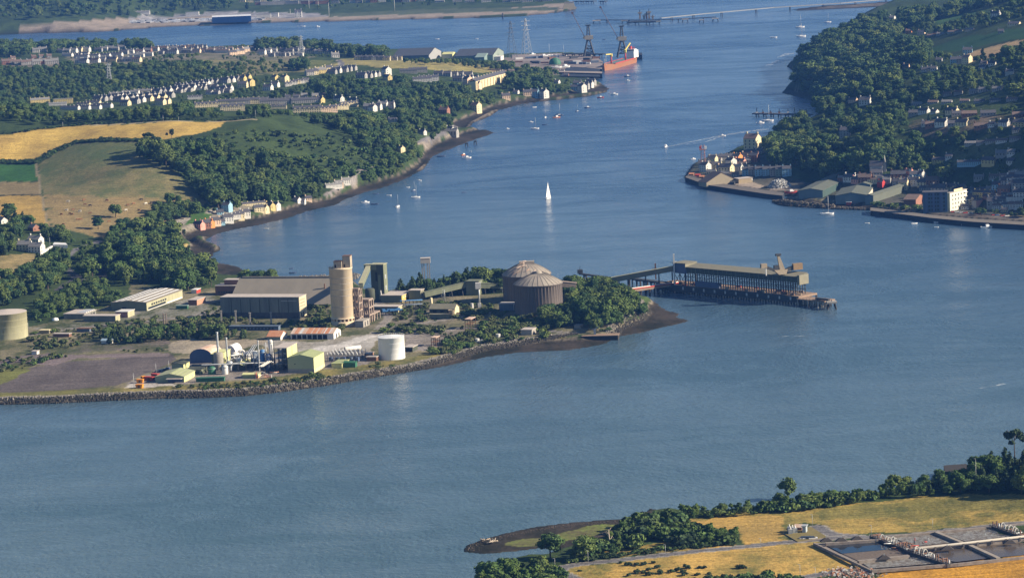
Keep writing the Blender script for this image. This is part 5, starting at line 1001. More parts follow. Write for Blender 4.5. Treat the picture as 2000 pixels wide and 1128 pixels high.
# ------------------------------------------------------------------ far piers and the dockyard
WX = mat('hazy_concrete', (.30,.30,.30), .9, .15, .2)
trestle('long_pier', 'very long low pier crossing the far water with a pale deck', [(1290,35),(1375,26.5),(1510,14.5),(1640,6),(1760,-4)], 8, 6, 1.4, 95, mat('pale_pier_deck', (.30,.31,.31), .9, .15, .2), PILE)
trestle('dark_pier', 'dark mooring pier beside the landing end of the long pier', [(1164,38.5),(1250,39),(1300,38),(1398,33)], 6, 5, 1.2, 60, STEEL, PILE)
trestle('landing_platform', 'low dark landing platform at the end of the long pier', [(1230,42),(1286,41)], 6, 22, 2.2, 24, STEEL, PILE)
for i, (x, y, w) in enumerate([(1165,40,15),(1220,40.5,12),(1338,37.5,12),(1397,36,12),(1370,38.5,9)]): dolphin(x, y, w, f'dark dolphin of the far mooring pier, {nth(i)} from the left')
for i, (x, h) in enumerate([(1250,17),(1258,9),(1263,14),(1268,19),(1275,8)]):
    t = thing('loading_arm', f'rusty loading arm tower on the far landing platform, {nth(i)} from the left', 'loading arm', P3(x, 38, 7)); q = MB(); q.box(-1.6, -1.6, 0, 1.6, 1.6, h*.6); q.build('tower', LOADC if i != 2 else RUST, t); q = MB(); q.box(-3.5, -2.5, h*.6, 3.5, 2.5, h*.75); q.build('cab', LOADC, t); q = MB(); q.box(-.7, -.7, h*.75, .7, .7, h); q.build('mast', STEEL, t)
t = trestle('ruined_pier', 'row of dark pier stumps at the top edge beyond the far spit', [(1122,2),(1162,2)], 5, 10, 1.4, 14, STEEL, PILE); t = trestle('ruined_pier', 'second short row of dark pier stumps right of the first at the top edge', [(1172,2),(1184,2)], 5, 10, 1.4, 18, STEEL, PILE)
t = thing('stone_tower', 'small square stone blockhouse at the tip of the far spit', 'building', gp(1112, 17)); q = MB(); q.hexa([(-13, -9, -2), (13, -9, -2), (13, 9, -2), (-13, 9, -2), (-9, -6, 12), (9, -6, 12), (9, 6, 12), (-9, 6, 12)]); q.build('wall', mat('spit_stone', (.38,.33,.22), .9, .2, .2), t); q = MB(); q.box(-9.5, -6.5, 12, 9.5, 6.5, 13); q.build('roof', DOMER, t)
# dock quays
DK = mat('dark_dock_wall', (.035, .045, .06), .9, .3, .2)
def slabq(name, label, pts, z0, z1, m, cat='quay'):
    P_ = [Vector(flat(x, y, z1)) for x, y in pts]; t = thing(name, label, cat, P_[0]); q = MB(); o_ = P_[0]
    top = [(p.x-o_.x, p.y-o_.y, 0) for p in P_]; bot = [(x, y, z0-z1) for x, y, _ in top]; n = len(top)
    for i in range(n): q.poly([bot[i], bot[(i+1) % n], top[(i+1) % n], top[i]])
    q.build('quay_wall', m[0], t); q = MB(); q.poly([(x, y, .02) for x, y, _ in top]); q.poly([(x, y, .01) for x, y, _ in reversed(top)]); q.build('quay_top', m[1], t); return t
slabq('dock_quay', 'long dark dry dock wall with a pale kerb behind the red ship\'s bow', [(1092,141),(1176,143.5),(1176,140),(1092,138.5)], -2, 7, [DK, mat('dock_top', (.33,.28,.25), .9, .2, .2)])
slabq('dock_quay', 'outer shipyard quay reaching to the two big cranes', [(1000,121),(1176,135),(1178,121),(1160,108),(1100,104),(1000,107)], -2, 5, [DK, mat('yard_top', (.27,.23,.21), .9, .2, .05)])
slabq('dock_pool', 'dark basin between the dock walls', [(1094,149),(1172,150),(1172,135),(1108,130)], 5, 5.3, [DK, DK], 'basin')
trestle('timber_pier', 'dark timber pier below the dry dock', [(1120,155),(1170,153)], 5, 10, 1.5, 9, DK, PILE)
trestle('quay_piles', 'row of tall dark piles along the far side of the shipyard', [(1100,104.5),(1180,105)], 9, 8, 1.4, 14, DK, PILE)
slabq('far_dolphin', 'dark blue square mooring platform off the ship\'s stern', [(1240,107),(1254,107.5),(1254,103),(1240,103)], -2, 7, [DK, DK])
for i in range(22):
    x = random.uniform(1010, 1165); y = random.uniform(112, 127); k = i % 4
    t = thing(['container', 'small_shed', 'container', 'boat_cradle'][k], f'{["rust-brown container","pale flat shed","blue container","dark cradle frame"][k]} on the shipyard quay, {nth(i//4)} of its kind listed', 'container' if k % 2 == 0 else 'shed', P3(x, y, 5), random.uniform(-.6, .6)); q = MB(); q.box(-6, -2.5, 0, 6, 2.5, random.uniform(2.5, 5)); q.build('body', [RUSTD, WHITED, BLUEG, STEEL][k], t)
q = MB(); t = thing('dome_shelter', 'dark green domed shelter in the shipyard', 'shelter', P3(1084, 127, 5)); q.lathe((0, 0), [(9, 0), (9, 4), (7, 8), (4, 10), (0, 11)], 16); q.build('cover', GREENP, t); q = MB(); q.lathe((0, 0), [(9.2, 0), (9.2, .6), (9, .7)], 16); q.build('base_ring', CONC2, t)
# two shipyard cranes
def crane(px, py, label, jib, m1=STEEL):
    p = P3(px, py, 5); k = mpp(p.y); t = thing('shipyard_crane', label, 'crane', p); H = 38*k
    for x in (-1, 1):
        for y in (-1, 1): q = MB(); q.bar((x*8, y*8, 0), (x*2.2, y*2.2, H*.78), 1.9); q.build('leg', STEEL, t)
    for z in (.25, .5):
        f = 8-(8-2.2)*z
        for (a, b2) in (((-1, -1), (1, -1)), ((1, -1), (1, 1)), ((1, 1), (-1, 1)), ((-1, 1), (-1, -1))):
            q = MB(); q.bar((a[0]*f, a[1]*f, H*.78*z), (b2[0]*f, b2[1]*f, H*.78*z), 1.1); q.build('portal_beam', STEEL, t)
            f2 = 8-(8-2.2)*(z+.25); q = MB(); q.bar((a[0]*f, a[1]*f, H*.78*z), (b2[0]*f2, b2[1]*f2, H*.78*(z+.25)), .9); q.build('brace', STEEL, t)
    q = MB(); q.cyl((0, 0), 4, H*.78, H*.85, 12); q.build('slewing_ring', STEEL, t)
    q = MB(); q.box(-6, -3.5, H*.85, 7, 3.5, H*1.05); q.build('machine_house', mat('crane_house', (.42,.38,.30), .8, .2, .3), t); q = MB(); q.box(-8.5, -2, H*.9, -6, 2, H*1.0); q.build('cab', CREAM, t)
    for x in (-2.2, 2.2):
        for y in (-2, 2): q = MB(); q.bar((x, y, H*1.05), (x*.5, y*.5, H*1.55), 1.3); q.build('mast_leg', STEEL, t)
    for z in (1.15, 1.28, 1.42): q = MB(); q.box(-2.2, -2, H*z, 2.2, 2, H*z+.5); q.build('mast_deck', STEEL, t)
    q = MB(); q.box(-4, -2, H*1.55, 4, 2, H*1.6); q.build('mast_head', STEEL, t)
    jx, jy, jz = jib
    for s_ in (-1.3, 1.3): q = MB(); q.bar((-6, s_, H*.98), (jx, s_*.4, jz), 1.0); q.build('jib_chord', mat('jib_red_grey', (.34,.26,.25), .8, .3, .3), t)
    for i in range(9): f = i/9; g = (i+1)/9; q = MB(); q.bar((-6+(jx+6)*f, -1.3+.9*f, H*.98+(jz-H*.98)*f), (-6+(jx+6)*g, 1.3-.9*g, H*.98+(jz-H*.98)*g), .45); q.build('lacing', STEEL, t)
    q = MB(); q.box(jx-1.5, -1.5, jz-1, jx+1.5, 1.5, jz+1.5); q.build('jib_head', RUSTD, t); q = MB(); q.bar((0, 0, H*1.58), (jx, 0, jz), .18); q.build('stay', STEEL, t)
    return t
k_ = mpp(P3(1150,108,5).y)
crane(1151, 110, 'left shipyard crane with a faint lattice jib leaning far to the left', (-29*k_, 0, 84*k_))
crane(1216, 112, 'right shipyard crane standing behind the red ship with its jib raised to the left', (-38*k_, 0, 96*k_))
# the ship
def ship():
    b0 = flat(1180, 138.5, 0); s0 = flat(1237, 122, 0); d = s0-b0; L_ = float(np.hypot(d[0], d[1])); an = math.atan2(d[1], d[0])
    t = thing('cargo_ship', 'orange-red coaster with white stern and two yellow deck cranes moored at the yard', 'ship', (b0[0], b0[1], 0), an)
    w = 8.5; fb = 7.0; S_ = [(0, .15, fb+3.5), (.05, .55, fb+2.5), (.12, .9, fb+1.5), (.2, 1, fb), (.85, 1, fb), (.95, .95, fb+2), (1, .75, fb+3)]
    HULL = mat('hull_orange', (.38,.13,.045), .7, .3, .08, (.33,.18,.10)); q = MB(); n = len(S_)
    for k in range(n-1):
        (x0, a0, z0), (x1, a1, z1) = S_[k], S_[k+1]
        for s_ in (-1, 1):
            P_ = [(x0*L_, s_*w*a0*.75, -1), (x1*L_, s_*w*a1*.8, -1), (x1*L_, s_*w*a1, z1), (x0*L_-(3 if k == 0 else 0), s_*w*a0, z0)]
            q.poly(P_ if s_ < 0 else P_[::-1])
        q.poly([(x0*L_-(3 if k == 0 else 0), -w*a0, z0-.8), (x1*L_, -w*a1, z1-.8), (x1*L_, w*a1, z1-.8), (x0*L_-(3 if k == 0 else 0), w*a0, z0-.8)], 1)
    q.poly([(-3, -w*.15, S_[0][2]), (-3, w*.15, S_[0][2]), (0, w*.11, -1), (0, -w*.11, -1)]); q.poly([(L_, w*.75, fb+3), (L_, -w*.75, fb+3), (L_, -w*.6, -1), (L_, w*.6, -1)])
    q.build('hull', [HULL, mat('ship_deck', (.25,.16,.14), .8, .2, .3)], t)
    q = MB()
    for s_ in (-1, 1): q.box(L_*.2, s_*w-.15, fb, L_*.85, s_*w+.15, fb+1.6)
    q.build('bulwark', REDP, t)
    q = MB(); q.box(L_*.2, -w+1.2, fb-.8, L_*.82, w-1.2, fb+1.2); q.build('hatch_coaming', mat('hatch_green', (.15,.22,.2), .7, .2, .3), t)
    q = MB(); q.box(L_*.86, -w*.9, fb+1.2, L_*.97, w*.9, fb+11); q.build('superstructure', WHITE, t); q = MB(); q.box(L_*.87, -w*.95, fb+11, L_*.95, w*.95, fb+14); q.build('bridge', WHITE, t)
    q = MB(); q.box(L_*.865, -w*.8, fb+12, L_*.87, w*.8, fb+13.2); q.build('bridge_windows', GLASS, t); q = MB(); q.box(L_*.9, -1.5, fb+14, L_*.94, 1.5, fb+18); q.build('funnel', REDP, t); q = MB(); q.box(L_*.88, -.3, fb+14, L_*.885, .3, fb+23); q.build('mast', RUSTD, t)
    q = MB(); q.box(L_*.955, -w*.98, fb+1, L_+.4, -w*.7, fb+12); q.build('stern_wing', WHITE, t)
    for i in range(5): q = MB(); q.box(L_*(.87+.02*i), -w*.6, fb+14, L_*(.872+.02*i), -w*.55, fb+17); q.build('antenna', REDP, t)
    CY = mat('crane_yellow', (.75,.62,.15), .6, .15, .5)
    for f, x1, z1 in ((.14, -.18, 17), (.62, .18, 24)):
        q = MB(); q.cyl((L_*f, -w*.6), 1.3, fb, fb+12, 10, r2=1.0); q.build('crane_pedestal', REDP, t); q = MB(); q.box(L_*f-1.6, -w*.6-1.6, fb+12, L_*f+1.6, -w*.6+1.6, fb+16); q.build('crane_house', CY, t)
        q = MB(); q.bar((L_*f, -w*.6, fb+15.5), (L_*(f+x1), -w*.6, fb+z1), 1.4); q.build('crane_boom', CY, t)
        if f < .3: q = MB(); q.bar((L_*(f+x1), -w*.6, fb+z1), (L_*(f+x1), -w*.6, fb+1), .5); q.build('hook_line', WHITED, t)
    q = MB(); q.bar((L_*.03, 0, fb+2), (L_*.03, 0, fb+10), .6); q.build('foremast', WHITED, t)
ship()
# pylons
def pylon(px, py, top, label, m=GALV, w=None):
    p = gp(px, py); p.z = max(p.z, 0); h = (py-top)*mpp(p.y); t = thing('electricity_pylon', label, 'pylon', p, R(20)); w = w or h*.11; n = 8
    def hw(z): return w*(1-z/h)**1.15+.7
    for x in (-1, 1):
        for y in (-1, 1):
            for k in range(3): z0, z1 = h*k/3, h*(k+1)/3; q = MB(); q.bar((x*hw(z0), y*hw(z0), z0), (x*hw(z1), y*hw(z1), z1), .45); q.build('leg', m, t)
    for k in range(n):
        z0, z1 = h*(1-(1-k/n)**1.0), h*(k+1)/n
        for (a, b2) in (((-1, -1), (1, -1)), ((1, -1), (1, 1)), ((1, 1), (-1, 1)), ((-1, 1), (-1, -1))):
            q = MB(); q.bar((a[0]*hw(z0), a[1]*hw(z0), z0), (b2[0]*hw(z1), b2[1]*hw(z1), z1), .28); q.build('lacing', m, t)
    for z in (.68, .8, .92): q = MB(); q.box(-w*1.2, -.4, h*z, w*1.2, .4, h*z+.6); q.build('cross_arm', m, t)
pylon(1029, 107, 37, 'tall pale pylon standing in the water side of the shipyard')
pylon(1000, 112, 42, 'fainter grey pylon left of the tall pale one', BLUEG)
pylon(214, 167, 124, 'pale pylon rising from the dark wood at the upper left')
pylon(589, 106, 70, 'thin pylon among the ridge trees of the middle town')
for i, (x, y, tp) in enumerate([(604,17,0),(622,17,2),(643,33,6),(771,22,0),(567,28,18),(582,37,22)]): mast(x, y, tp, f'thin white mast on the far waterfront, {nth(i)} of them', WHITED, .5)
# big sheds by the yard
def big(C, l_, r_, tp, wall, roofm, label, roof='gx', pitch=.2, side=None, rot=R(12), b=None): return bld('industrial_shed', label, 'shed', C, l_, r_, tp, wall, roofm, roof, rot, pitch, side=side, b=b)
DSL = mat('dark_slate_roof', (.075,.085,.105), .8, .25, .2)
big((838,117), 768, 862, 108, BLUEG, DSL, 'long dark roofed shed with a pale gable left of the yellow one', side=mat('pale_end', (.36,.36,.35), .8, .2, .2))
big((884,116), 864, 891, 106, CREAM, PALEY, 'yellow shed with pale roof between the two dark roofed sheds', 'gx', side=PALEY)
big((963,118), 888, 984, 108, mat('sea_green_wall', (.22,.30,.27), .8, .2, .3), DSL, 'longest dark roofed shed with pale green gables right of the yellow one', side=mat('pale_green_end', (.26,.31,.27), .8, .2, .2))
big((946,119), 928, 958, 112, mat('sea_green_wall', (.22,.30,.27)), mat('sea_green_roof', (.25,.33,.3), .8, .2, .3), 'small green shed before the longest dark roofed shed')
big((978,118), 963, 984, 111, WHITED, WHITED, 'small white block in front of the long shed gable', 'flat')

# ------------------------------------------------------------------ houses
SLATE = mat('slate_roof', (.10,.10,.115), .8, .25, .5); SLATE2 = mat('brown_tile_roof', (.19,.14,.12), .85, .25, .5); SLATE3 = mat('grey_tile_roof', (.24,.235,.23), .85, .2, .5)
WCOL = {'white': mat('white_render', (.66,.64,.59), .85, .08, .5), 'cream': mat('warm_cream_render', (.70,.60,.38), .85, .08, .5), 'yellow': mat('yellow_render', (.62,.50,.22), .85, .1, .5), 'grey': mat('grey_render', (.38,.37,.35), .85, .15, .5),
        'pink': mat('pink_render', (.80,.38,.30), .85, .1, .5), 'brick': mat('red_brick', (.34,.17,.12), .9, .2, .6), 'blue': mat('pale_blue_render', (.30,.50,.62), .85, .1, .5), 'red': mat('bright_red_render', (.50,.05,.05), .8, .1, .5), 'orange': mat('orange_render', (.75,.30,.10), .85, .1, .5), 'peach': mat('peach_render', (.78,.58,.42), .85, .1, .5), 'green': mat('dull_green_render', (.22,.28,.24), .85, .1, .5)}
PROTO = {}
def house_proto(style, col, roofm):
    """style: (length, depth, eaves, ridge rise, dormers, chimneys, windows along, storeys)"""
    key = (style, col, roofm.name)
    if key in PROTO: return PROTO[key], True
    w, d, e, rs, dm, ch, nw, st = STY[style]; W = WCOL[col]
    t = thing({'terrace': 'terrace', 'long': 'terrace', 'block': 'block_of_flats'}.get(style, 'house'), 'x', {'terrace': 'terrace', 'long': 'terrace', 'block': 'flats'}.get(style, 'house'))
    q = MB(); a, b2 = w/2, d/2
    q.poly([(-a, -b2, -3), (a, -b2, -3), (a, -b2, e), (-a, -b2, e)]); q.poly([(a, b2, -3), (-a, b2, -3), (-a, b2, e), (a, b2, e)])
    q.poly([(a, -b2, -3), (a, b2, -3), (a, b2, e), (a, 0, e+rs), (a, -b2, e)]); q.poly([(-a, b2, -3), (-a, -b2, -3), (-a, -b2, e), (-a, 0, e+rs), (-a, b2, e)]); q.build('wall', W, t)
    q = MB(); v = .35; dz = v*rs/b2; th = .2
    for s_ in (-1, 1): q.hexa([(-a-v*.5, s_*(b2+v), e-dz+.02), (a+v*.5, s_*(b2+v), e-dz+.02), (a+v*.5, 0, e+rs+.02), (-a-v*.5, 0, e+rs+.02), (-a-v*.5, s_*(b2+v), e-dz+th), (a+v*.5, s_*(b2+v), e-dz+th), (a+v*.5, 0, e+rs+th), (-a-v*.5, 0, e+rs+th)])
    if rs > 0.1: q.build('roof', roofm, t)
    for i in range(ch):
        x = -a+.8 if ch == 1 else -a+.8+(2*a-1.6)*i/(ch-1); q = MB(); q.box(x-.6, -.5, e+rs-.9, x+.6, .5, e+rs+1.5); q.build('chimney', W, t)
    for i in range(dm):
        x = -a+w*(i+.5)/dm; q = MB(); q.poly([(x-1.3, -b2-.2, e-.6), (x+1.3, -b2-.2, e-.6), (x+1.3, -b2-.2, e+.9), (x, -b2-.2, e+2.0), (x-1.3, -b2-.2, e+.9)])
        for s_ in (-1, 1): q.poly([(x+s_*1.3, -b2-.2, e-.6), (x+s_*1.3, -b2-.2, e+.9), (x+s_*1.3, -b2+1.8, e+.9), (x+s_*1.3, -b2+1.8, e-.6)])
        q.build('dormer', W, t); q = MB()
        for s_ in (-1, 1): q.poly([(x+s_*1.5, -b2-.35, e+.8), (x, -b2-.35, e+2.1), (x, -b2+2.4, e+2.1), (x+s_*1.5, -b2+2.4, e+.8)])
        q.build('dormer_roof', roofm, t)
    k = MB()
    for s_ in range(st):
        z = 1.4+s_*(e-.8)/max(1, st)
        for i in range(nw): x = -a+w*(i+.5)/nw; k.box(x-.5, -b2-.06, z-.65, x+.5, -b2+.02, z+.65); k.box(x-.5, b2-.02, z-.65, x+.5, b2+.06, z+.65)
        k.box(a-.02, -d*.22-.45, z-.6, a+.06, -d*.22+.45, z+.6)
    k.build('window_panes', GLASS, t, kind='stuff')
    PROTO[key] = t; return t, False
STY = {'small': (8, 7, 3.0, 2.6, 0, 1, 3, 1), 'semi': (12, 8, 5.2, 3.0, 0, 2, 4, 2), 'twin_gable': (13, 8, 5.2, 3.0, 2, 1, 4, 2), 'terrace': (34, 9, 6.0, 3.0, 0, 5, 12, 2), 'dormered': (34, 9, 6.2, 3.2, 6, 4, 12, 2), 'long': (46, 9, 5.5, 3.0, 0, 5, 14, 2), 'bungalow': (16, 9, 2.8, 2.6, 0, 1, 5, 1), 'gabled': (14, 7, 4.3, 3.0, 0, 2, 4, 2), 'tall': (11, 10, 8.5, 3.4, 0, 2, 3, 3), 'block': (40, 14, 10, .12, 0, 0, 11, 3)}
HOUSES = []
NH = 0
def house(px, py, style, col, label, rz=0.0, roofm=None, group=None, sc=1.0, clear=0.7):
    global NH
    roofm = roofm or SLATE; src, old = house_proto(style, col, roofm); p = gp(px, py)
    if p.z < 1.5: p.z = 2.0
    if old: o = dup(src, p, rz, label)
    else: o = src; o.location = p; o.rotation_euler = (0, 0, rz); o['label'] = label
    o.scale = (sc,)*3
    if group: o['group'] = group
    elif 'group' in o: del o['group']
    w, d, e, rs = [v*sc for v in STY[style][:4]]; m_ = mpp(p.y); hw = (abs(math.cos(rz))*w/2+abs(math.sin(rz))*d/2)/m_
    keep(px-hw, px+hw, py-(e+rs)/m_*1.15, py+1); HOUSES.append((max(w, d)*e/p.y**2, o)); FOOT.append((p.x, p.y, max(w, d)*.42)); NH += 1; return o
def row(p0, p1, n, style, cols, where, rz, roofs=(SLATE,), jit=1.0, sc=1.0, alt=None):
    for i in range(n):
        if n > 5 and random.random() < .08: continue
        f = (i+.5+random.uniform(-.22, .22)*jit)/n; x = p0[0]+(p1[0]-p0[0])*f; y = p0[1]+(p1[1]-p0[1])*f+random.uniform(-1.1, 1.1)*jit; c = random.choice(cols+['grey', 'grey'] if n > 4 else cols)
        st = style if not alt or i % 2 == 0 else alt; kindw = {'terrace': 'terrace', 'long': 'terrace', 'dormered': 'terrace with dormers', 'bungalow': 'bungalow', 'gabled': 'gable-fronted house'}.get(st, 'house')
        house(x, y, st, c, f'{c} {kindw}, {nth(i)} from left {where}', rz+random.uniform(-.06, .06)*jit, random.choice(roofs), 'houses '+where, sc*random.uniform(.92, 1.08))
G3 = (SLATE, SLATE3, SLATE2); G2 = (SLATE, SLATE3)
# upper town (west to east)
row((4,126),(112,126),9,'semi',['brick','brick','grey'],'in the brick row at the upper left edge',.25,(SLATE2,SLATE3)); row((2,117),(100,113),7,'small',['brick','peach'],'in the upper brick row at the left edge',.3,(SLATE2,))
row((62,104),(90,101),2,'semi',['white'],'under the ridge trees at the far left',.1,(SLATE3,))
row((114,105),(176,100),5,'semi',['white','white','cream'],'in the top row of the west town',-.35,G2); row((188,101),(240,97),5,'gabled',['white'],'in the top row right of the ridge gap',-.2,G2); row((128,111),(170,108),3,'terrace',['white'],'in the second row of the west town',-.5,G2,sc=.6)
row((150,116),(234,110),4,'terrace',['white'],'in the long second row of the west town',-.35,G2,sc=.7); row((148,123),(272,120),11,'gabled',['white','white','cream'],'in the lowest row of the west town',-.5,G3)
row((236,106),(292,103),5,'gabled',['brick','white'],'in the brick row right of the west town',-.3,G3); row((262,112),(292,110),2,'terrace',['white'],'between the west and middle town',-.2,(SLATE3,),sc=.7)
row((300,99),(400,97),12,'gabled',['white','peach'],'in the top row of the middle town',-.3,G3); row((304,106),(402,103),13,'gabled',['white','white','peach'],'in the front row of the middle town',-.4,G3,alt='small'); row((405,104),(440,102),2,'semi',['grey'],'in the grey pair of the middle town',-.2,G3)
row((408,99),(500,97),10,'small',['white','grey'],'along the ridge of the middle town',-.2,G3); row((422,106),(440,104),1,'terrace',['white'],'in the white row of the middle town',-.3,G3,sc=.7); row((450,110),(484,101),4,'semi',['peach'],'in the peach row climbing the middle town',.55,G3)
row((505,107),(530,106),2,'semi',['white'],'near the middle of the middle town',-.3,G2); row((530,103),(592,101),6,'gabled',['white','grey'],'in the back row of the middle town',-.3,G3); row((528,110),(592,109),7,'twin_gable',['white'],'in the front row of the middle town',-.25,G2,sc=.75)
row((600,104),(652,106),4,'gabled',['white','cream'],'at the right end of the middle town',-.2,G2); house(655,113,'semi','white','blue-grey house with the wide roof beside the road over the common',.2,SLATE3)
row((694,117),(784,118),8,'twin_gable',['cream','white'],'in the cream row above the dry common',-.15,(SLATE,),sc=.85)
# lower village
house(78,201,'terrace','yellow','yellow sunlit school wing at the left end of the lower village',.3,SLATE3,sc=.75); house(124,202,'block','yellow','long yellow flat-roofed school block at the left of the lower village',.12,SLATE3,sc=.62); house(113,206,'long','white','low white wing under the yellow school block',.1,SLATE3,sc=.5)
row((128,215),(214,209),4,'long',['white'],'in the dark-roofed front row of the lower village',-.55,sc=.6); row((158,208),(186,204),2,'terrace',['cream'],'beside the car park of the lower village',-.4,sc=.6)
row((186,200),(250,190),6,'gabled',['white'],'in the second row of the lower village',-.6); row((224,190),(286,182),3,'terrace',['white','cream'],'in the white row on the rise of the lower village',-.2,(SLATE3,),sc=.7)
row((224,200),(300,191),7,'gabled',['white'],'in the third row of the lower village',-.6); row((240,206),(336,190),7,'gabled',['white','cream'],'in the lower middle of the village',-.6); row((300,186),(400,172),9,'gabled',['white'],'in the upper middle of the village',-.6); row((306,206),(330,203),2,'semi',['cream'],'at the bottom of the village slope',-.5)
row((345,175),(425,163),8,'gabled',['white','grey'],'in the dense dark-roofed rows of the village',-.6); row((345,182),(424,171),8,'small',['grey','white'],'in the dense back lanes of the village',-.6); row((370,197),(392,193),1,'dormered',['white'],'in the white dormered row of the village',.1,sc=.6)
house(403,211,'dormered','cream','long cream dormered terrace at the middle of the lower village',.18,sc=.85); row((436,164),(486,155),5,'gabled',['cream','yellow','white'],'along the top street of the village',-.6); row((470,172),(480,170),1,'semi',['cream'],'below the top street of the village',-.3)
house(490,168,'tall','yellow','tall yellow gable house in the top street of the village',-.9,sc=.8); row((430,180),(450,176),2,'gabled',['white'],'in the lane under the top street',-.6); row((520,178),(540,170),2,'semi',['white','yellow'],'in the yellow group right of the village',-.4); house(538,160,'tall','yellow','tall yellow gabled house standing above the village',-.8,sc=.8)
house(557,160,'tall','cream','tall cream gabled house right of the tall yellow one',-.8,sc=.8); row((560,168),(600,160),5,'twin_gable',['cream','white'],'in the cream row climbing right of the village',.3,sc=.7); row((598,150),(645,138),5,'semi',['cream','yellow'],'in the row climbing to the common road',.45,G2)
row((645,146),(690,136),6,'gabled',['grey','white'],'among the trees below the dry common',-.4); row((404,186),(450,180),4,'small',['white','grey'],'in the gardens of the village',-.4)
row((432,205),(520,201),4,'terrace',['grey','cream'],'in the long dark-roofed terrace line',.05,sc=.8); row((520,204),(612,200),3,'long',['cream','grey'],'in the upper cream terrace line',.05,sc=.8); row((438,218),(466,214),1,'dormered',['cream'],'in the lower village foreground',.1,sc=.85); row((530,216),(550,213),1,'dormered',['cream'],'in the middle village foreground',.05,sc=.6)
house(600,221,'dormered','cream','big cream terrace nearest the field, leftmost of three',.05,sc=1.0); house(637,219,'dormered','peach','big peach terrace in the middle of the three near the field',.25,sc=.8); house(662,214,'dormered','cream','big cream terrace with tall gables right of the peach one',.45,sc=.7); house(681,208,'dormered','cream','last cream terrace of the three climbing right, by the wood',.45,sc=.7)
for i, (x, y) in enumerate([(624,200),(662,198),(690,202)]): house(x, y, 'gabled', 'yellow' if i == 0 else 'white', f'narrow gabled house standing behind the big terraces, {nth(i)} from the left', -.8)
row((555,193),(640,190),5,'small',['grey','white'],'half hidden behind the big terraces',0,G3)
# right part of the west bank
row((702,154),(738,148),5,'gabled',['white'],'in the group left of the white chapel',-.5); house(755,147,'tall','white','white chapel-like house with a pointed gable below the common',-.9); house(757,156,'gabled','yellow','yellow gabled house just below the white chapel-like one',-1.0); row((786,143),(822,141),2,'terrace',['grey'],'in the grey terraces under the dry common',0,sc=.7); row((816,159),(850,157),2,'terrace',['white','grey'],'in the white terrace among the valley trees',.1,sc=.8)
row((850,148),(920,150),5,'gabled',['grey'],'half hidden by trees right of the grey terraces',-.3)
house(914,166,'tall','peach','tall peach house left of the cream crescent',-.9); row((890,160),(932,156),4,'gabled',['grey','white'],'behind the peach house',-.4)
# the cream crescent: one curved terrace
t = thing('crescent_terrace', 'curved cream terrace of tall houses shining in the sun above the wood', 'terrace', gp(930, 177)); c0 = t.location.copy(); cr = [(930,177),(945,171),(962,166),(978,162),(992,159)]; CP = [gp(*c)-c0 for c in cr]
for i in range(4):
    a, b2 = CP[i], CP[i+1]; d = (b2-a); d.z = 0; dn = d.normalized(); s_ = Vector((-dn.y, dn.x, 0)); zz = min(a.z, b2.z)-3; e = max(a.z, b2.z)+11
    q = MB(); q.hexa([(*a.xy, zz), (*b2.xy, zz), (*(b2+s_*11).xy, zz), (*(a+s_*11).xy, zz), (*a.xy, e), (*b2.xy, e), (*(b2+s_*11).xy, e), (*(a+s_*11).xy, e)]); q.build('wall', WCOL['cream'], t)
    q = MB(); q.hexa([(*(a-s_*.4).xy, e), (*(b2-s_*.4).xy, e), (*(b2+s_*5.5).xy, e+3.5), (*(a+s_*5.5).xy, e+3.5), (*(a-s_*.4).xy, e+.3), (*(b2-s_*.4).xy, e+.3), (*(b2+s_*5.5).xy, e+3.8), (*(a+s_*5.5).xy, e+3.8)]); q.hexa([(*(a+s_*11.4).xy, e), (*(b2+s_*11.4).xy, e), (*(b2+s_*5.5).xy, e+3.5), (*(a+s_*5.5).xy, e+3.5), (*(a+s_*11.4).xy, e+.3), (*(b2+s_*11.4).xy, e+.3), (*(b2+s_*5.5).xy, e+3.8), (*(a+s_*5.5).xy, e+3.8)]); q.build('roof', SLATE, t)
    for k in range(3):
        f = a+(b2-a)*((k+.5)/3); q = MB(); q.box(-.7, -.6, 0, .7, .6, 2.2); q.build('chimney', CREAM, t, (f.x+s_.x*5.5, f.y+s_.y*5.5, e+2.6), math.atan2(dn.y, dn.x))
        me_ = wbox(1.2, 1.6, .15, GLASS)
        for z in (.3, .6, .85): link('window', me_, t, (f.x, f.y, zz+3+(e-zz-3)*z), math.atan2(dn.y, dn.x))
        q = MB(); q.box(-1, -.9, 0, 1, 0, e-zz-1); q.build('bay', WCOL['cream'], t, (f.x-dn.x*2, f.y-dn.y*2, zz), math.atan2(dn.y, dn.x))
keep(925, 995, 146, 179)
house(932,175,'tall','peach','plain peach gable end closing the cream crescent',-.5,sc=.9)
# shore of the west bank
for x, y, s_, c, l, rz in [(1008,183,'small','white','small white cottage on the far shore road',-.4),(988,193,'semi','peach','peach house beside the slipway on the far shore',.2),(1030,186,'semi','peach','peach villa on the far shore',.1),(1045,190,'tall','blue','dark blue fronted house with white gables on the far shore',-.3),(1056,190,'gabled','white','white gabled house on the far shore, right of the blue one',-.6),(1063,192,'tall','white','white gable house at the water on the far shore',-.9),(1098,143,'small','white','white cottage at the top of the headland by the boats',-.3),(1088,163,'small','white','white cottage buried in the headland wood',-.5),(1122,176,'semi','blue','bluish house at the headland point',-.3),(1137,181,'tall','white','bright white gable house at the headland point',-.9),(1143,172,'semi','grey','grey slate-roofed house on the headland point',-.4),(1150,168,'gabled','white','white house rising behind the point',-.6),(1128,168,'semi','grey','grey house among trees on the point',-.2),(1155,164,'gabled','grey','last grey house on the point',-.6),(1106,150,'small','brick','brick cottage by the dark timber pier',-.2)]:
    house(x, y, s_, c, l, rz, sc=.9)
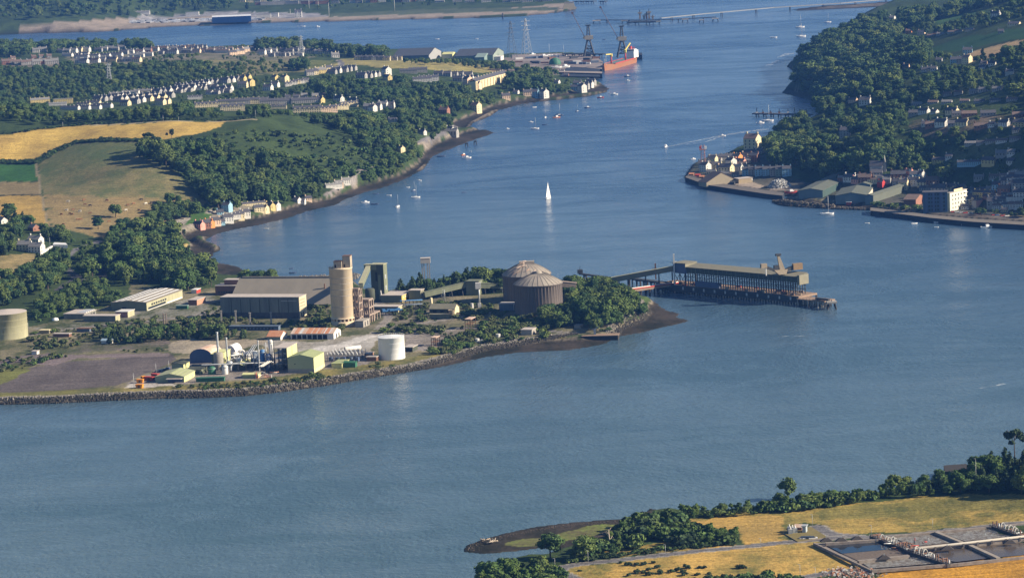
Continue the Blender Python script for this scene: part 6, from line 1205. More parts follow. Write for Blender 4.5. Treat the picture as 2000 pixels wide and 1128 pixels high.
ch = house(930, 218, 'tall', 'cream', 'stone church-like house with a steep gable by the shore road', -.7, SLATE2); house(868,222,'semi','brick','brick house half hidden in the shore wood',-.5,SLATE2); house(825,262,'gabled','white','little white gable above the shore road',-.8,sc=.7)
house(767,240,'twin_gable','white','white double-gabled villa in the valley wood',-.2,sc=.8); row((712,216),(770,209),4,'semi',['white','grey'],'in the villa group above the valley wood',-.3,G2); house(728,219,'tall','white','tall white villa in the valley wood',-.7,sc=.8); house(748,207,'semi','white','low white villa at the right of the villa group',.2,SLATE3,sc=.8)
house(882,264,'gabled','grey','square grey boathouse on the stony point',-.4,SLATE3,sc=1.1); house(879,258,'gabled','white','white pointed gable behind the grey boathouse',-.9,sc=.9)
house(784,298,'tall','cream','small cream gable beside the shore road bend',-.9,sc=.6)
# terrace by the water and the shore cottages
row((640,370),(656,364),1,'terrace',['white'],'in the white terrace by the shore road',.42,(SLATE3,),sc=.55); row((657,364),(684,354),2,'semi',['peach','white'],'in the peach and white cottages by the shore road',.45,(SLATE3,),sc=.75)
for x, y, s_, c, l, rz in [(580,394,'small','white','white cottage with double gable on the slip',-.6),(590,396,'small','white','low white cottage on the slip',-.2),(602,391,'small','peach','peach cottage at the right of the slip group',.3),
    (389,444,'gabled','pink','small orange-pink end cottage at the head of the bay',-.8),(401,443,'semi','brick','dark brick cottage in the shore row',.3),(408,441,'gabled','orange','narrow orange cottage in the shore row',-.8),(420,438,'semi','peach','peach cottage in the shore row',.4),(432,438,'small','blue','blue roofed cottage in the shore row',.3),(445,432,'semi','white','white cottage with dark roof in the shore row',.4),(452,426,'terrace','white','long white cottage row on the shore',.4),(466,426,'semi','cream','cream house in the middle of the shore row',.4),(478,422,'semi','white','white house by the sea wall',.4),(444,412,'tall','blue','tall pale blue house behind the shore row',-.5),(430,418,'small','blue','low grey-blue house beside the tall pale blue one',.2),(505,413,'semi','cream','cream square house at the right of the shore row',.4),(514,412,'gabled','cream','cream gable beside the square house',-.7),(495,402,'long','cream','long low cream wall house behind the shore row',.4),(527,407,'gabled','yellow','small bright yellow gabled cottage',-.9),(537,406,'gabled','white','white gabled cottage with dark roof at the end of the row',-.8)]:
    house(x, y, s_, c, l, rz, sc={'long': .5, 'terrace': .5}.get(s_, .8 if s_ != 'tall' else .7))
# villas at the left edge
for x, y, s_, c, l, rz in [(48,488,'semi','cream','cream villa lit by the sun among dark trees at the left edge',-.3),(70,478,'semi','white','white-fronted villa with grey roof on the lane',-.5),(72,492,'semi','white','pale villa with a long white wall below the lane',-.4),(66,450,'small','brick','pink brick gable above the hedge trees',-.8),(4,436,'small','white','sunlit white gable at the left edge',-.8)]:
    house(x, y, s_, c, l, rz, SLATE3, sc=1.0)
slabq('garden_wall', 'long white garden wall beside the lane villas', [(78,492),(104,477),(105,478.5),(79,494)], 3, 12, [WCOL['white'], WCOL['white']], 'wall')
slabq('white_canopy', 'low white flat canopy beside the lane', [(103,477),(132,478),(128,474),(106,473)], 9, 13, [WHITE, WHITE], 'canopy')
t = thing('white_boat_hull', 'upturned white boat lying at the edge of the belt by the yellow tank', 'boat', gp(108, 625), .5); q = MB(); q.lathe((0, 0), [(2.6, 0), (2.2, 1.4), (0, 2)], 10); q.build('hull', WHITE, t)
# far shore
slabq('far_warehouse', 'long blue-walled warehouse with white roof across the far channel', [(414,34),(490,31),(490,28),(414,31)], 4, 16, [mat('far_blue_wall', (.10,.18,.34), .8, .2, .1), WHITE], 'warehouse')
row((505,34),(535,34),2,'block',['white'],'on the far waterfront right of the blue warehouse',0,(SLATE3,),sc=.8); house(583,34,'tall','white','narrow white tower house on the far quay',0,sc=1.3); house(376,30,'block','white','white hall left of the blue warehouse on the far shore',0,SLATE3,sc=.7)
row((270,27),(290,26),1,'long',['white'],'at the foot of the far woods',0,(SLATE3,),sc=.7)
row((470,5),(580,2),9,'semi',['cream','white','grey'],'at the top edge of the far town',0,G3,sc=1.2); row((500,10),(640,7),9,'block',['grey','white','brick'],'in the hazy far town',0,(SLATE3,),sc=.7); row((650,6),(830,3),12,'semi',['white','grey','brick'],'along the top edge beyond the spit',0,G3,sc=1.3); row((845,4),(1080,3),12,'bungalow',['white','grey'],'at the far spit beyond the mudflat',0,(SLATE3,),sc=1.3)
# fields of cars and boats ashore
n = 0; q = MB(); rr = random.Random(9)
for i in range(420):
    u, v = rr.random(), rr.random(); x = 255+u*260; y = 44-u*6+v*5-3
    p = gp(x, y); 
    if p.z < 1: continue
    a = 4; q.box(p.x-a, p.y-2, p.z, p.x+a, p.y+2, p.z+2.2, rr.choice([0, 0, 1, 2]))
q.build('far_cars', [CARP[0], CARP[1], CARP[2]], kind='stuff', label='fields of tiny parked cars on the far quay')

# ------------------------------------------------------------------ east bank
EW = R(22)
for x, y, s_, c, l, rz, sc in [(1743,38,'small','white','white-roofed house in the headland wood',-.5,1),(1775,65,'semi','orange','orange-brown house under the upper field',-.3,.7),(1800,68,'semi','peach','peach house in the trees under the upper field',-.4,.8),(1828,68,'small','orange','orange gable at the left of the upper houses',-.8,.9),(1945,32,'gabled','white','white gable between the two green fields',-.8,.9),(1981,50,'bungalow','cream','cream house with broad dark roof above the lower green field',-.5,.9),(1890,105,'semi','blue','bluish house beside the tan field',-.2,.9),
    (1866,124,'semi','blue','blue-grey terrace end left of the sunlit white house',-.2,.9),(1878,123,'semi','grey','dark house beside the sunlit white one',-.2,.9),(1889,124,'tall','cream','bright sunlit cream house below the tan field',-.7,.8),(1922,128,'small','peach','peach cottage below the tan field',-.4,.9),(1938,128,'small','white','white cottage below the tan field',-.4,.9),(1918,135,'small','white','small white shed-like house on the hillside',-.4,.8),(1972,146,'semi','white','white house high at the right edge wood',-.4,.7),(1955,65,'small','grey','grey cottage between the upper fields',-.2,.9),
    (1770,133,'small','peach','lone peach cottage in the hillside wood',-.4,.9),(1806,140,'small','white','white cottage in the terrace group of the hillside',-.3,.9),(1816,139,'small','peach','peach cottage in the terrace group of the hillside',-.3,.9),(1824,138,'small','white','right-hand cottage in the terrace group of the hillside',-.3,.9),(1834,121,'small','grey','grey cottage above the hillside group',-.3,.9),
    (1690,204,'semi','white','pale house near the cove at the foot of the wood',-.4,1),(1666,200,'gabled','peach','narrow peach house near the cove',-.6,.7),(1789,224,'bungalow','grey','grey bungalow in the upper garden row',-.2,.9),(1805,222,'gabled','white','white gable in the upper garden row',-.8,.8),(1826,222,'small','white','small white gable beside it in the upper garden row',-.8,.8),(1860,223,'gabled','cream','cream round-gabled house in the upper garden row',-.8,.9),(1872,225,'bungalow','peach','peach bungalow in the upper garden row',-.1,.8),(1893,226,'bungalow','brick','red-brown bungalow in the upper garden row',-.1,.9),(1930,225,'bungalow','grey','grey bungalow behind the tall conifer',-.1,.9),(1992,228,'bungalow','brick','red-roofed bungalow at the right edge',-.1,.9),
    (1808,246,'small','white','low white house at the left of the garden row',-.3,.9),(1822,247,'bungalow','brick','dark red bungalow in the lower garden row',-.2,.9),(1840,246,'gabled','white','tall white gable in the lower garden row',-.9,.95),(1866,245,'bungalow','grey','long grey bungalow with lit end',-.1,.9),(1880,246,'gabled','cream','cream end house of the long grey bungalow',-.7,.9),(1918,250,'bungalow','brick','dark red bungalow in the lower garden row at the right',-.2,.9),(1938,247,'small','white','small white gable in the lower garden row at the right',-.7,.8),(1962,246,'gabled','white','white narrow gable near the right edge',-.9,.8),(1991,248,'semi','yellow','yellow house at the right edge',-.5,.9),(1985,258,'small','peach','small peach house below the yellow one',-.5,.8),
    (1651,268,'tall','grey','grey villa in the dark wood above the town',-.3,.9),(1976,302,'small','white','white-roofed cottage at the right edge of the slope',-.5,.9),(1960,303,'bungalow','grey','grey bungalow left of the white-roofed cottage',-.1,.9),(1835,316,'bungalow','yellow','yellow bungalow on the slope above the town',-.4,.8),(1854,309,'small','white','small white hut above the yellow bungalow',-.4,.8),(1897,322,'long','blue','long pale blue villa with yellow end on the slope',-.15,.55),(1932,320,'gabled','yellow','yellow end house of the long pale blue villa',-.6,.9),(1975,319,'small','white','bright white cottage at the right of the slope',-.5,.9),(1788,224,'small','grey','dark cottage at the left of the gardens',-.2,.8)]:
    house(x, y, s_, c, l, rz, SLATE2 if c in ('brick', 'orange') else (SLATE3 if 'roofed' in l else SLATE), sc=sc)
# church with a spire
p = gp(1722, 334); t = thing('church', 'dark church with a slim pale spire below the dark wood', 'church', p, -.3); q = MB(); q.hexa([(-14, -5, -2), (2, -5, -2), (2, 5, -2), (-14, 5, -2), (-14, -5, 7), (2, -5, 7), (2, 5, 7), (-14, 5, 7)]); q.build('nave', WCOL['grey'], t)
q = MB(); q.poly([(-14.3, -5.4, 6.9), (2.3, -5.4, 6.9), (2.3, 0, 13), (-14.3, 0, 13)]); q.poly([(2.3, 5.4, 6.9), (-14.3, 5.4, 6.9), (-14.3, 0, 13), (2.3, 0, 13)]); q.build('roof', SLATE, t)
q = MB(); q.box(2, -2, -2, 6, 2, 10); q.build('tower', WCOL['grey'], t); q = MB(); q.cyl((4, 0), 1.7, 10, 20, 8, r2=.05); t.scale = (.75,)*3; q.build('spire', mat('pale_spire', (.40,.38,.35), .8, .1, .5), t); keep(1700, 1728, 300, 336)
# the village point
for x, y, s_, c, l, rz, sc in [(1375,327,'semi','grey','grey house at the tip of the village point',-.2,.9),(1378,335,'tall','white','bright white-ended house near the lattice tower',-.8,.8),(1392,322,'tall','cream','cream gabled house behind the lattice tower',-.5,.8),(1398,330,'twin_gable','cream','cream double-gabled house in the village',-.1,.9),(1410,313,'terrace','grey','long dark-roofed terrace on the back of the village',.05,.7),(1428,312,'terrace','grey','second long dark-roofed terrace on the back of the village',.05,.7),(1428,326,'tall','white','white gable end in the village middle',-.9,.8),(1440,318,'tall','orange','orange-brown house in the village middle',-.7,.8),(1446,322,'gabled','pink','pink house in the village middle',-.8,.9),(1451,316,'gabled','cream','sunlit cream house stepping up the village street',-.6,.9),(1460,310,'gabled','peach','peach house stepping up the village street',-.6,.9),(1468,304,'gabled','white','white house near the top of the village street',-.6,.9),(1474,316,'tall','brick','dark brick house against the dark wood',-.5,.8),(1419,337,'semi','cream','cream house with a lit white end above the tan shed',-.6,1.1),(1412,335,'gabled','peach','peach gable in front of the village',-.8,.9),(1440,332,'gabled','white','small white gable above the quay sheds',-.6,.8),(1478,288,'small','grey','low grey house by the big quay house',-.3,1),(1482,300,'gabled','white','white house at the wood edge of the village',-.7,.8)]:
    house(x, y, s_, c, l, rz, SLATE if s_ != 'gabled' else random.choice(G3), sc=sc)
house(1470,290,'tall','cream','large house with broad brown roof and sunlit cream end by the water behind the village',-.55,SLATE2,sc=1.3)
# waterfront terrace in shade
row((1450,342),(1545,342),7,'tall',['blue','green','blue','white','blue','grey'],'in the shaded pastel waterfront terrace',-.05,(SLATE,),jit=.5,sc=.75)
# quay sheds
bld('tan_shed', 'tan shed with a big shallow gable facing the water on the village quay', 'shed', (1440,357), 1380, None, 351, mat('tan_wall', (.34,.29,.21), .85, .15, .3), SLATE2, 'gy', rot=R(-24), pitch=.5, b=16)
o = bld('ochre_box', 'square tan store right of the big gabled tan shed on the quay', 'store', (1470,356), 1443, None, 347, mat('ochre_wall', (.36,.29,.19), .85, .15, .3), PALER, 'flat', rot=R(-24), b=10); q = MB(); q.box(o.a-1, -.1, o.h*.5, o.a, .1, o.h*.8); q.build('white_board', WHITE, o.t)
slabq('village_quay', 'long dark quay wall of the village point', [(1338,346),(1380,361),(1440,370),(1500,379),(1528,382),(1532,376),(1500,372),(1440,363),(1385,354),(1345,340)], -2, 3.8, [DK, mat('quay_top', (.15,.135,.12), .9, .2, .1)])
for i, (x, y, c) in enumerate([(1350,344,'rust'),(1362,346,'red'),(1370,349,'rust'),(1430,360,'dark'),(1415,357,'dark'),(1388,352,'dark')]):
    bld('cargo_pile', f'{c} heap of cargo on the village quay, {nth(i)} listed from the tip', 'cargo', (x+4, y), x-4, x+6, y-4, {'rust': RUSTD, 'red': REDP, 'dark': STEEL}[c], {'rust': RUST, 'red': REDP, 'dark': STEEL}[c], 'gx', pitch=.5, reg=False)
# heap of scrap
t = gp(1522, 365); q = MB(); rr = random.Random(4)
for i in range(900):
    a = rr.uniform(0, 6.28); d = math.sqrt(rr.random()); x = t.x+d*11*math.cos(a); y = t.y+d*13*math.sin(a); z = t.z+7.5*(1-d**2.2)*rr.uniform(.8, 1); s = rr.uniform(.4, 1.1); q.bar((x-s*rr.uniform(-1, 1), y-s, z), (x+s, y+s*rr.uniform(-1, 1), z+rr.uniform(-.3, .8)), rr.uniform(.3, .8), rr.choice([0, 1, 2]))
q.build('scrap_heap', [GALV, STEEL, WHITED], kind='stuff', label='grey heap of scrap metal on the village quay')
# lattice tower on the point
p = gp(1374, 333); t = thing('lattice_tower', 'pinkish red lattice tower with dishes on the village point', 'tower', p); H = 50*mpp(p.y)
for x in (-1, 1):
    for y in (-1, 1): q = MB(); q.bar((x*2.2, y*2.2, 0), (x*1.5, y*1.5, H), .35); q.build('leg', mat('faded_red', (.48,.25,.22), .8, .2, .5), t)
for k in range(9):
    for s_ in (-1, 1): q = MB(); q.bar((-2*s_, -2, H*k/9), (2*s_, -2, H*(k+1)/9), .25); q.build('lacing', MATS['faded_red'], t)
q = MB(); q.box(-3.2, -2.5, H*.8, 3.2, 2.5, H*.84); q.build('platform', MATS['faded_red'], t); q = MB(); q.box(1.5, -2.5, H*.84, 4, -1, H*.95); q.build('dish', WHITE, t); q = MB(); q.box(-3.4, -2.4, H*.86, -1.6, -1, H*.97); q.build('dish', REDP, t); keep(1364, 1384, 280, 334)
# green roofed sheds on the east quay
GR = mat('grey_green_sheet', (.13,.145,.12), .85, .15, .2); GW = mat('blue_green_wall', (.16,.23,.26), .8, .2, .3)
for C, l_, r_, tp, lb, rot, side, pt in [((1607,386),1560,1680,372,'long double-ridged grey-green shed left of the row on the east quay',R(20),mat('green_wall',(.06,.10,.09),.8,.2,.3),.16),((1694,394),1632,1705,381,'grey-green shed with blue-green front in the middle of the east quay',R(12),mat('cream_door',(.6,.55,.45),.8,.2,.3),.18),((1706,399),1690,1800,382,'longest grey-green shed with a dark gable on the east quay',R(28),GR,.3)]:
    o = bld('quay_shed', lb, 'shed', C, l_, r_, tp, GW, GR, 'gy', rot=rot, pitch=pt, side=side)
bld('quay_shed', 'grey-green shed standing behind the others on the east quay', 'shed', (1700,372), 1672, 1715, 361, GW, GR, 'gy', rot=R(20), pitch=.3)
bld('red_hut', 'small red and white hut below the middle grey-green shed', 'hut', (1662,401), 1653, 1666, 395, REDP, WHITE, 'flat')
bld('brick_shed', 'red brick shed left of the tall blue-grey flats', 'shed', (1789,402), 1765, 1806, 390, BROWN, SLATE2, 'gx', rot=R(25), side=WCOL['brick'])
# flats on the quay
o = bld('blue_flats', 'tall blue-grey glazed block of flats on the east quay', 'flats', (1851,414), 1803, 1858, 375, mat('blue_flats_wall', (.08,.14,.21), .7, .2, .4), SLATE, 'flat', rot=R(10), b=13); 
for r_ in range(5): wins(o, 'f', 2.2+r_*o.h/5.2, 7, o.a*.085, 1.9)
for i in range(3): q = MB(); q.box(o.a*(.1+.3*i), -.8, 0, o.a*(.18+.3*i), 0, o.h); q.build('stair_bay', NAVY, o.t)
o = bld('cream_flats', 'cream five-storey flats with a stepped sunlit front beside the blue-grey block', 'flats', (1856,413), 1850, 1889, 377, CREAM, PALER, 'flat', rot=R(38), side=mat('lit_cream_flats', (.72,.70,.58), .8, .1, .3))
for r_ in range(4): wins(o, 'r', 2.6+r_*o.h/4.5, 5, 1.3, 1.5)
q = MB(); q.box(o.a-.1, o.b*.25, o.h+.35, o.a+.0, o.b*.75, o.h+2.4); q.build('attic', CREAM, o.t)
for r_ in range(4): q = MB(); q.box(o.a+.02, o.b*.84, 3+r_*o.h/4.5, o.a+1.4, o.b*.99, 3.25+r_*o.h/4.5); q.build('balcony', WHITE, o.t)
o = bld('pink_building', 'salmon pink building with a grey slate roof on the east waterfront', 'building', (1907,408), 1898, 1934, 392, WCOL['grey'], SLATE, 'flat', rot=R(35), pitch=.5, side=WCOL['pink'])
house(1894,398,'twin_gable','cream','cream waterfront house between the flats and the pink building',-.3,sc=.9); house(1946,402,'gabled','grey','grey gabled house right of the pink building',-.3,sc=1.1); house(1924,384,'terrace','yellow','dark-roofed terrace with a sunlit yellow end above the pink building',-.75,sc=.65)
for x, y, s_, c, l, rz, sc in [(1690,356,'semi','brick','brown roofed house behind the east quay sheds',-.3,1),(1661,353,'gabled','white','little white gable behind the east quay sheds',-.8,.9),(1675,357,'gabled','pink','pink gable peeping over the sheds',-.8,.8),(1721,364,'tall','red','bright red gable house behind the quay sheds',-.7,.5),(1765,369,'tall','cream','cream house with a row of windows behind the quay sheds',-.4,.75),(1753,366,'tall','grey','grey block left of the cream windowed house',-.4,.7),(1776,345,'tall','pink','pink gable house in the back street',-.7,.6),(1799,348,'tall','white','bright white gable house in the back street',-.8,.6),(1788,349,'semi','blue','blue-grey house in the back street',-.1,.9),(1755,348,'gabled','brick','dark red gabled house in the back street',-.2,1),(1712,346,'semi','grey','pale-roofed grey house in the back street',-.1,.9),(1730,349,'long','grey','long dark house in the back street',0,.5),(1806,363,'gabled','cream','cream gable over the quay street',-.6,.9),(1792,361,'semi','white','white-ended house over the quay street',-.5,.9),(1822,362,'semi','brick','brown roofed house left of the green slope',-.2,1),(1854,372,'gabled','cream','cream gabled house behind the cream flats',-.6,.9),(1836,375,'gabled','peach','peach gable behind the blue flats',-.6,1),(1878,370,'small','cream','cream cottage above the flats',-.5,.9),(1868,377,'small','peach','peach cottage above the flats',-.5,.9),(1886,379,'bungalow','grey','grey bungalow above the flats',-.1,.8),(1950,370,'semi','blue','bluish house at the right behind the waterfront',-.2,.9),(1968,362,'semi','grey','grey house at the right behind the waterfront',-.3,.9),(1985,352,'bungalow','white','long white bungalow at the right edge of the town',-.2,1),(1990,368,'semi','grey','dark house at the right edge of the town',-.2,1),(1962,378,'semi','brick','red-brown house at the right edge of the town',-.4,.9),(1982,392,'block','white','white flat-roofed modern house at the right edge',-.3,.35),(1992,385,'semi','white','white house behind the modern white one',-.3,.9),(1957,398,'semi','grey','grey house right of the grey gabled one',-.3,.9),(1885,408,'small','white','small white hut on the promenade',-.3,.8),(1962,414,'small','cream','small cream kiosk house on the promenade',-.3,.7)]:
    house(x, y, s_, c, l, rz, SLATE2 if 'brown' in l else SLATE, sc=sc)
for (a_, b2, n_, cs, w_) in (((1640,352),(1700,350),5,['grey','brick','white'],'in the street at the foot of the dark wood'),((1700,357),(1800,358),8,['grey','brick','cream'],'in the packed street behind the quay sheds'),((1800,372),(1856,368),5,['grey','peach'],'in the lane behind the flats'),((1860,388),(1990,382),8,['grey','brick','white'],'in the lane above the promenade'),((1900,374),(2000,362),7,['grey','brick','blue'],'on the lower slope at the right edge'),((1940,408),(2000,404),4,['grey','white'],'on the promenade at the right edge'),((1905,352),(2000,346),6,['grey','white'],'on the mid slope at the right edge'),((1385,340),(1440,345),4,['grey','cream'],'in the heart of the point village'),((1384,318),(1440,306),5,['grey','brick'],'along the back shore of the point village'),((1445,328),(1478,308),4,['grey','peach','cream'],'up the lane of the point village'),((1840,188),(1960,176),5,['grey','white'],'in the woods of the east hillside'),((1780,205),(1990,196),7,['grey','brick','white'],'in the high gardens of the east hillside'),((1810,72),(1900,60),5,['grey','peach'],'between the two green fields'),((1880,285),(1995,272),5,['grey','white'],'on the slope meadow of the east bank')):
    row(a_, b2, n_, random.choice(['semi','semi','gabled','bungalow']), cs, w_, -.35, G3, sc=.62)
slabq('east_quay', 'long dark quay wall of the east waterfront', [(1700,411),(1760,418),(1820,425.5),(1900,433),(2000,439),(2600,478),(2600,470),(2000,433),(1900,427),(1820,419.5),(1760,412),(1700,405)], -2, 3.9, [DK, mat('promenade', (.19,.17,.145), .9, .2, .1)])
for i in range(16):
    x = 1832+i*9+random.uniform(-2, 2); c = random.randrange(5); put_car(x, 412+(x-1830)*.075, c, f'{CN[c]} car parked on the east promenade, {nth(i)} from the left', R(20), 'cars parked on the east promenade')
riprap([(1508,394),(1520,400),(1540,403),(1620,408),(1700,411)], 0, 8, 900, .6, 1.5, 'spit_stones', 'dark stones round the little spit of the east quay', seed=8, m=[mat('spit_rock', (.16,.14,.11), .9, .4, 1), mat('weedy_rock', (.07,.065,.055), .9, .4, 1)])
# cove pier
trestle('cove_pier', 'thin dark landing pier in the cove of the east bank', [(1472,220.5),(1530,221.5),(1585,223)], 4, 8, 1.5, 10, mat('cove_deck', (.12,.12,.13), .9, .2, .2), PILE)
for i, x in enumerate([1478,1490,1505,1522,1539,1552,1562,1575]):
    p = P3(x, 221, 4); t = thing('pier_post', f'post with gear on the cove pier, {nth(i)} from its seaward end', 'post', p, 0, 'posts and gear on the cove pier'); h = random.uniform(3, 7); q = MB(); q.box(-.4, -.4, 0, .4, .4, h); q.build('post', STEEL, t); q = MB(); q.box(-1.2, -.6, 0, 1.2, .6, 1.6); q.build('crate', random.choice([STEEL, RUSTD, WHITED]), t)

# ------------------------------------------------------------------ boats
def hull_mb(L_, w, h):
    q = MB(); n = 7; top = []; bot = []
    for i in range(n):
        f = i/(n-1); k = w/2*(1-(2*f-1)**2*(.55 if f < .5 else 1))**.5 if 0 < f < 1 else (w*.3 if f == 0 else 0.02); x = -L_/2+L_*f; sh = h*(1+.25*(2*f-1)**2)
        top.append((x, k, sh)); bot.append((x*.94, k*.6, -.3))
    for s_ in (-1, 1):
        for i in range(n-1):
            P_ = [(bot[i][0], s_*bot[i][1], bot[i][2]), (bot[i+1][0], s_*bot[i+1][1], bot[i+1][2]), (top[i+1][0], s_*top[i+1][1], top[i+1][2]), (top[i][0], s_*top[i][1], top[i][2])]
            q.poly(P_ if s_ < 0 else P_[::-1])
    q.poly([(top[0][0], -top[0][1], top[0][2]), (top[0][0], top[0][1], top[0][2]), (bot[0][0], bot[0][1], bot[0][2]), (bot[0][0], -bot[0][1], bot[0][2])])
    q.poly([(x, -y, z-.12) for x, y, z in top]+[(x, y, z-.12) for x, y, z in reversed(top)]); return q
def boat(kind_, colm, L_):
    t = thing('sailing_boat' if kind_ == 'yacht' else 'motor_boat' if kind_ == 'motor' else 'rowing_boat', 'x', 'boat'); w = L_*.32; h = L_*.11
    hull_mb(L_, w, h).build('hull', colm, t)
    if kind_ == 'yacht':
        q = MB(); q.hexa([(-L_*.15, -w*.25, h), (L_*.2, -w*.2, h), (L_*.2, w*.2, h), (-L_*.15, w*.25, h), (-L_*.13, -w*.2, h+.5), (L_*.12, -w*.16, h+.5), (L_*.12, w*.16, h+.5), (-L_*.13, w*.2, h+.5)]); q.build('cabin', WHITE, t)
        q = MB(); q.cyl((L_*.08, 0), .13, h, h+L_*1.25, 6); q.build('mast', GALV, t); q = MB(); q.tube((L_*.08, 0, h+1.1), (-L_*.35, 0, h+1.0), .16, 6); q.build('boom', BLUEG, t)
    elif kind_ == 'motor':
        q = MB(); q.hexa([(-L_*.1, -w*.33, h), (L_*.25, -w*.28, h), (L_*.25, w*.28, h), (-L_*.1, w*.33, h), (-L_*.1, -w*.3, h+L_*.16), (L_*.12, -w*.22, h+L_*.16), (L_*.12, w*.22, h+L_*.16), (-L_*.1, w*.3, h+L_*.16)]); q.build('wheelhouse', WHITE, t)
        q = MB(); q.box(L_*.13, -w*.2, h+L_*.05, L_*.19, w*.2, h+L_*.12); q.build('windscreen', GLASS, t)
    else: q = MB(); q.box(-.2, -w*.4, h*.7, .2, w*.4, h*.8); q.build('thwart', DECK, t)
    return t
BM = {'white': WHITE, 'dark': NAVY, 'red': REDP, 'orange': mat('boat_orange', (.6,.25,.12), .6, .2, 1), 'green': GREENP, 'grey': GALV}
BP = {}
def put_boat(px, py, k, c, L_, label, rz):
    key = (k, c); p = P3(px, py, 0); g_ = gp(px, py)
    if g_.z > 1.5: p = g_+Vector((0, 0, 1.2))
    if key not in BP: o = boat(k, BM[c], 9.0); BP[key] = o; o.location = p; o.rotation_euler = (0, 0, rz); o['label'] = label
    else: o = dup(BP[key], p, rz, label)
    o.scale = (L_/9,)*3; return o
for x, y, k, c, L_, lb, rz in [
 (714,396,'motor','white',8,'white motor boat moored off the white shore terrace',.3),(777,404,'yacht','white',8.5,'white yacht with bare mast, lowest of the west moorings',1.2),(812,386,'yacht','white',9,'white yacht moored right of the lowest one',.2),(809,373,'yacht','dark',7,'small dark-hulled yacht above the white yachts',.9),(797,366,'rowing','white',4,'tiny white dinghy off the bushes',.3),(819,353,'motor','white',5,'small white launch off the wooded shore',0),(734,379,'rowing','dark',6,'dark boat lying on the mud edge',.2),(760,382,'rowing','white',5,'low pale boat above the west moorings',.1),(906,376,'rowing','dark',5,'small dark boat alone in mid channel, left of the sailing boat',.5),(732,399,'rowing','dark',8,'dark low raft beside the white motor boat',0),
 (905,303,'motor','orange',8,'orange-brown motor boat below the stony point',1.0),(912,309,'motor','white',10,'white motor boat just below the orange-brown one',.2),(862,306,'rowing','dark',10,'dark workboat close to the shore by the mudbank',.15),(919,296,'rowing','white',3,'tiny white buoy-like dinghy above the two motor boats',0),(991,252,'motor','white',5,'small white launch off the stony point',.2),
 (1037,239,'motor','white',6,'white launch left in the upper moorings',.1),(1045,252,'yacht','white',10,'white yacht in the middle of the upper moorings',.1),(1065,230,'yacht','white',8,'white yacht at the upper edge of the moorings',1.3),(1087,230,'motor','orange',10,'orange-brown fishing boat in the upper moorings',.4),(1092,226,'yacht','dark',11,'dark sailing boat beside the orange-brown fishing boat',.1),(1064,244,'rowing','dark',7,'dark skiff below the orange-brown fishing boat',.2),(1128,218,'yacht','dark',7,'small dark yacht right of the upper moorings',.8),(1148,211,'motor','dark',9,'dark launch at the right of the upper moorings',.1),(1044,210,'rowing','white',6,'pale boat near the slipway of the far shore',.5),(1173,191,'motor','red',9,'reddish launch off the headland point',.1),(1200,185,'motor','white',10,'white cruiser off the headland point',.1),(1226,150,'motor','dark',10,'dark launch below the red ship',.1),(1226,158,'motor','white',7,'white launch below the dark one near the red ship',.1),
 (1563,54,'yacht','white',16,'tall-masted white yacht in the far channel, upper of two',.2),(1565,72,'yacht','white',16,'tall-masted white yacht in the far channel, lower of two',.2),(1617,44,'yacht','white',12,'white yacht almost hidden behind the eastern headland',.2),(1511,74,'rowing','white',12,'low white boat in the far channel left of the headland',.1),
 (1485,241,'motor','white',10,'white fishing boat left of the two-masted yacht',.2),(1500,237,'yacht','white',14,'large two-masted white yacht by the cove pier',.1),(1535,245,'motor','dark',12,'dark fishing boat in the cove',.1),(1556,235,'motor','red',6,'small red boat by the cove pier',.4),(1521,244,'rowing','grey',6,'grey dinghy between the yacht and the dark boat',.1),(1568,239,'motor','dark',6,'small dark boat at the inner end of the cove',.8),(1552,249,'rowing','dark',4,'tiny dark dinghy in the cove',.3),(1521,255,'motor','white',7,'white launch below the dark fishing boat',.2),(1506,265,'motor','white',7,'white launch by the dark wood',.2),(1411,266,'motor','white',8,'white launch alone off the village',.1),(1300,287,'motor','white',10,'speeding white motor boat drawing a long wake',1.2),(1354,311,'motor','white',6,'white launch at the tip of the village',.4),
 (1545,379,'motor','red',12,'red and white fishing boat in the little dock of the east quay',.2),(1616,419,'yacht','white',12,'white yacht moored off the little spit',.1),(1828,426,'motor','white',7,'white motor boat against the quay wall',.3),(1835,435,'motor','white',10,'white launch below the flats',.3),(1786,437,'rowing','white',6,'small pale boat left below the flats',.4),(1882,439,'motor','white',7,'white boat with a red stern below the pink building',1.0),(1928,445,'motor','white',11,'white cruiser at the right below the promenade',.2),(1829,444,'rowing','white',4,'tiny white dinghy below the white launch',0),(1694,436,'rowing','white',4,'tiny pale buoy boat off the east quay',0),
 (520,447,'rowing','grey',5,'tiny grey dinghy on the mud before the cottages',.3),(569,524,'rowing','dark',4,'small dark boat behind the great store, upper of two',.3),(572,533,'rowing','dark',6,'small dark boat behind the great store, lower of two',.1),(620,53,'motor','white',10,'white launch in the far channel',.2),(592,52,'rowing','white',9,'pale boat left in the far channel',.2),(854,77,'rowing','white',8,'white boat in the channel above the yellow shed',.2),(931,76,'rowing','white',6,'small white boat above the longest shed',.2),(1180,78,'rowing','dark',6,'dark buoy boat between the shipyard cranes',.2),
 (1062,112,'motor','white',14,'white boat laid up in the yard, left',.3),(1040,109,'motor','white',12,'white boat laid up at the left of the yard',.5),(1072,111,'yacht','white',14,'white yacht laid up in the yard with mast standing',.3),(1086,112,'motor','white',10,'small white boat laid up in the yard',.2),(1100,112,'yacht','white',13,'right-hand laid-up white yacht in the yard',.3),(1087,134,'yacht','white',16,'tall-masted white yacht beside the dry dock',.2),(1104,133,'motor','white',16,'white cruiser beside the dry dock',.4),(1148,112,'motor','grey',16,'grey boat under the left shipyard crane',.2)]:
    put_boat(x, y, k, c, L_, lb, rz)
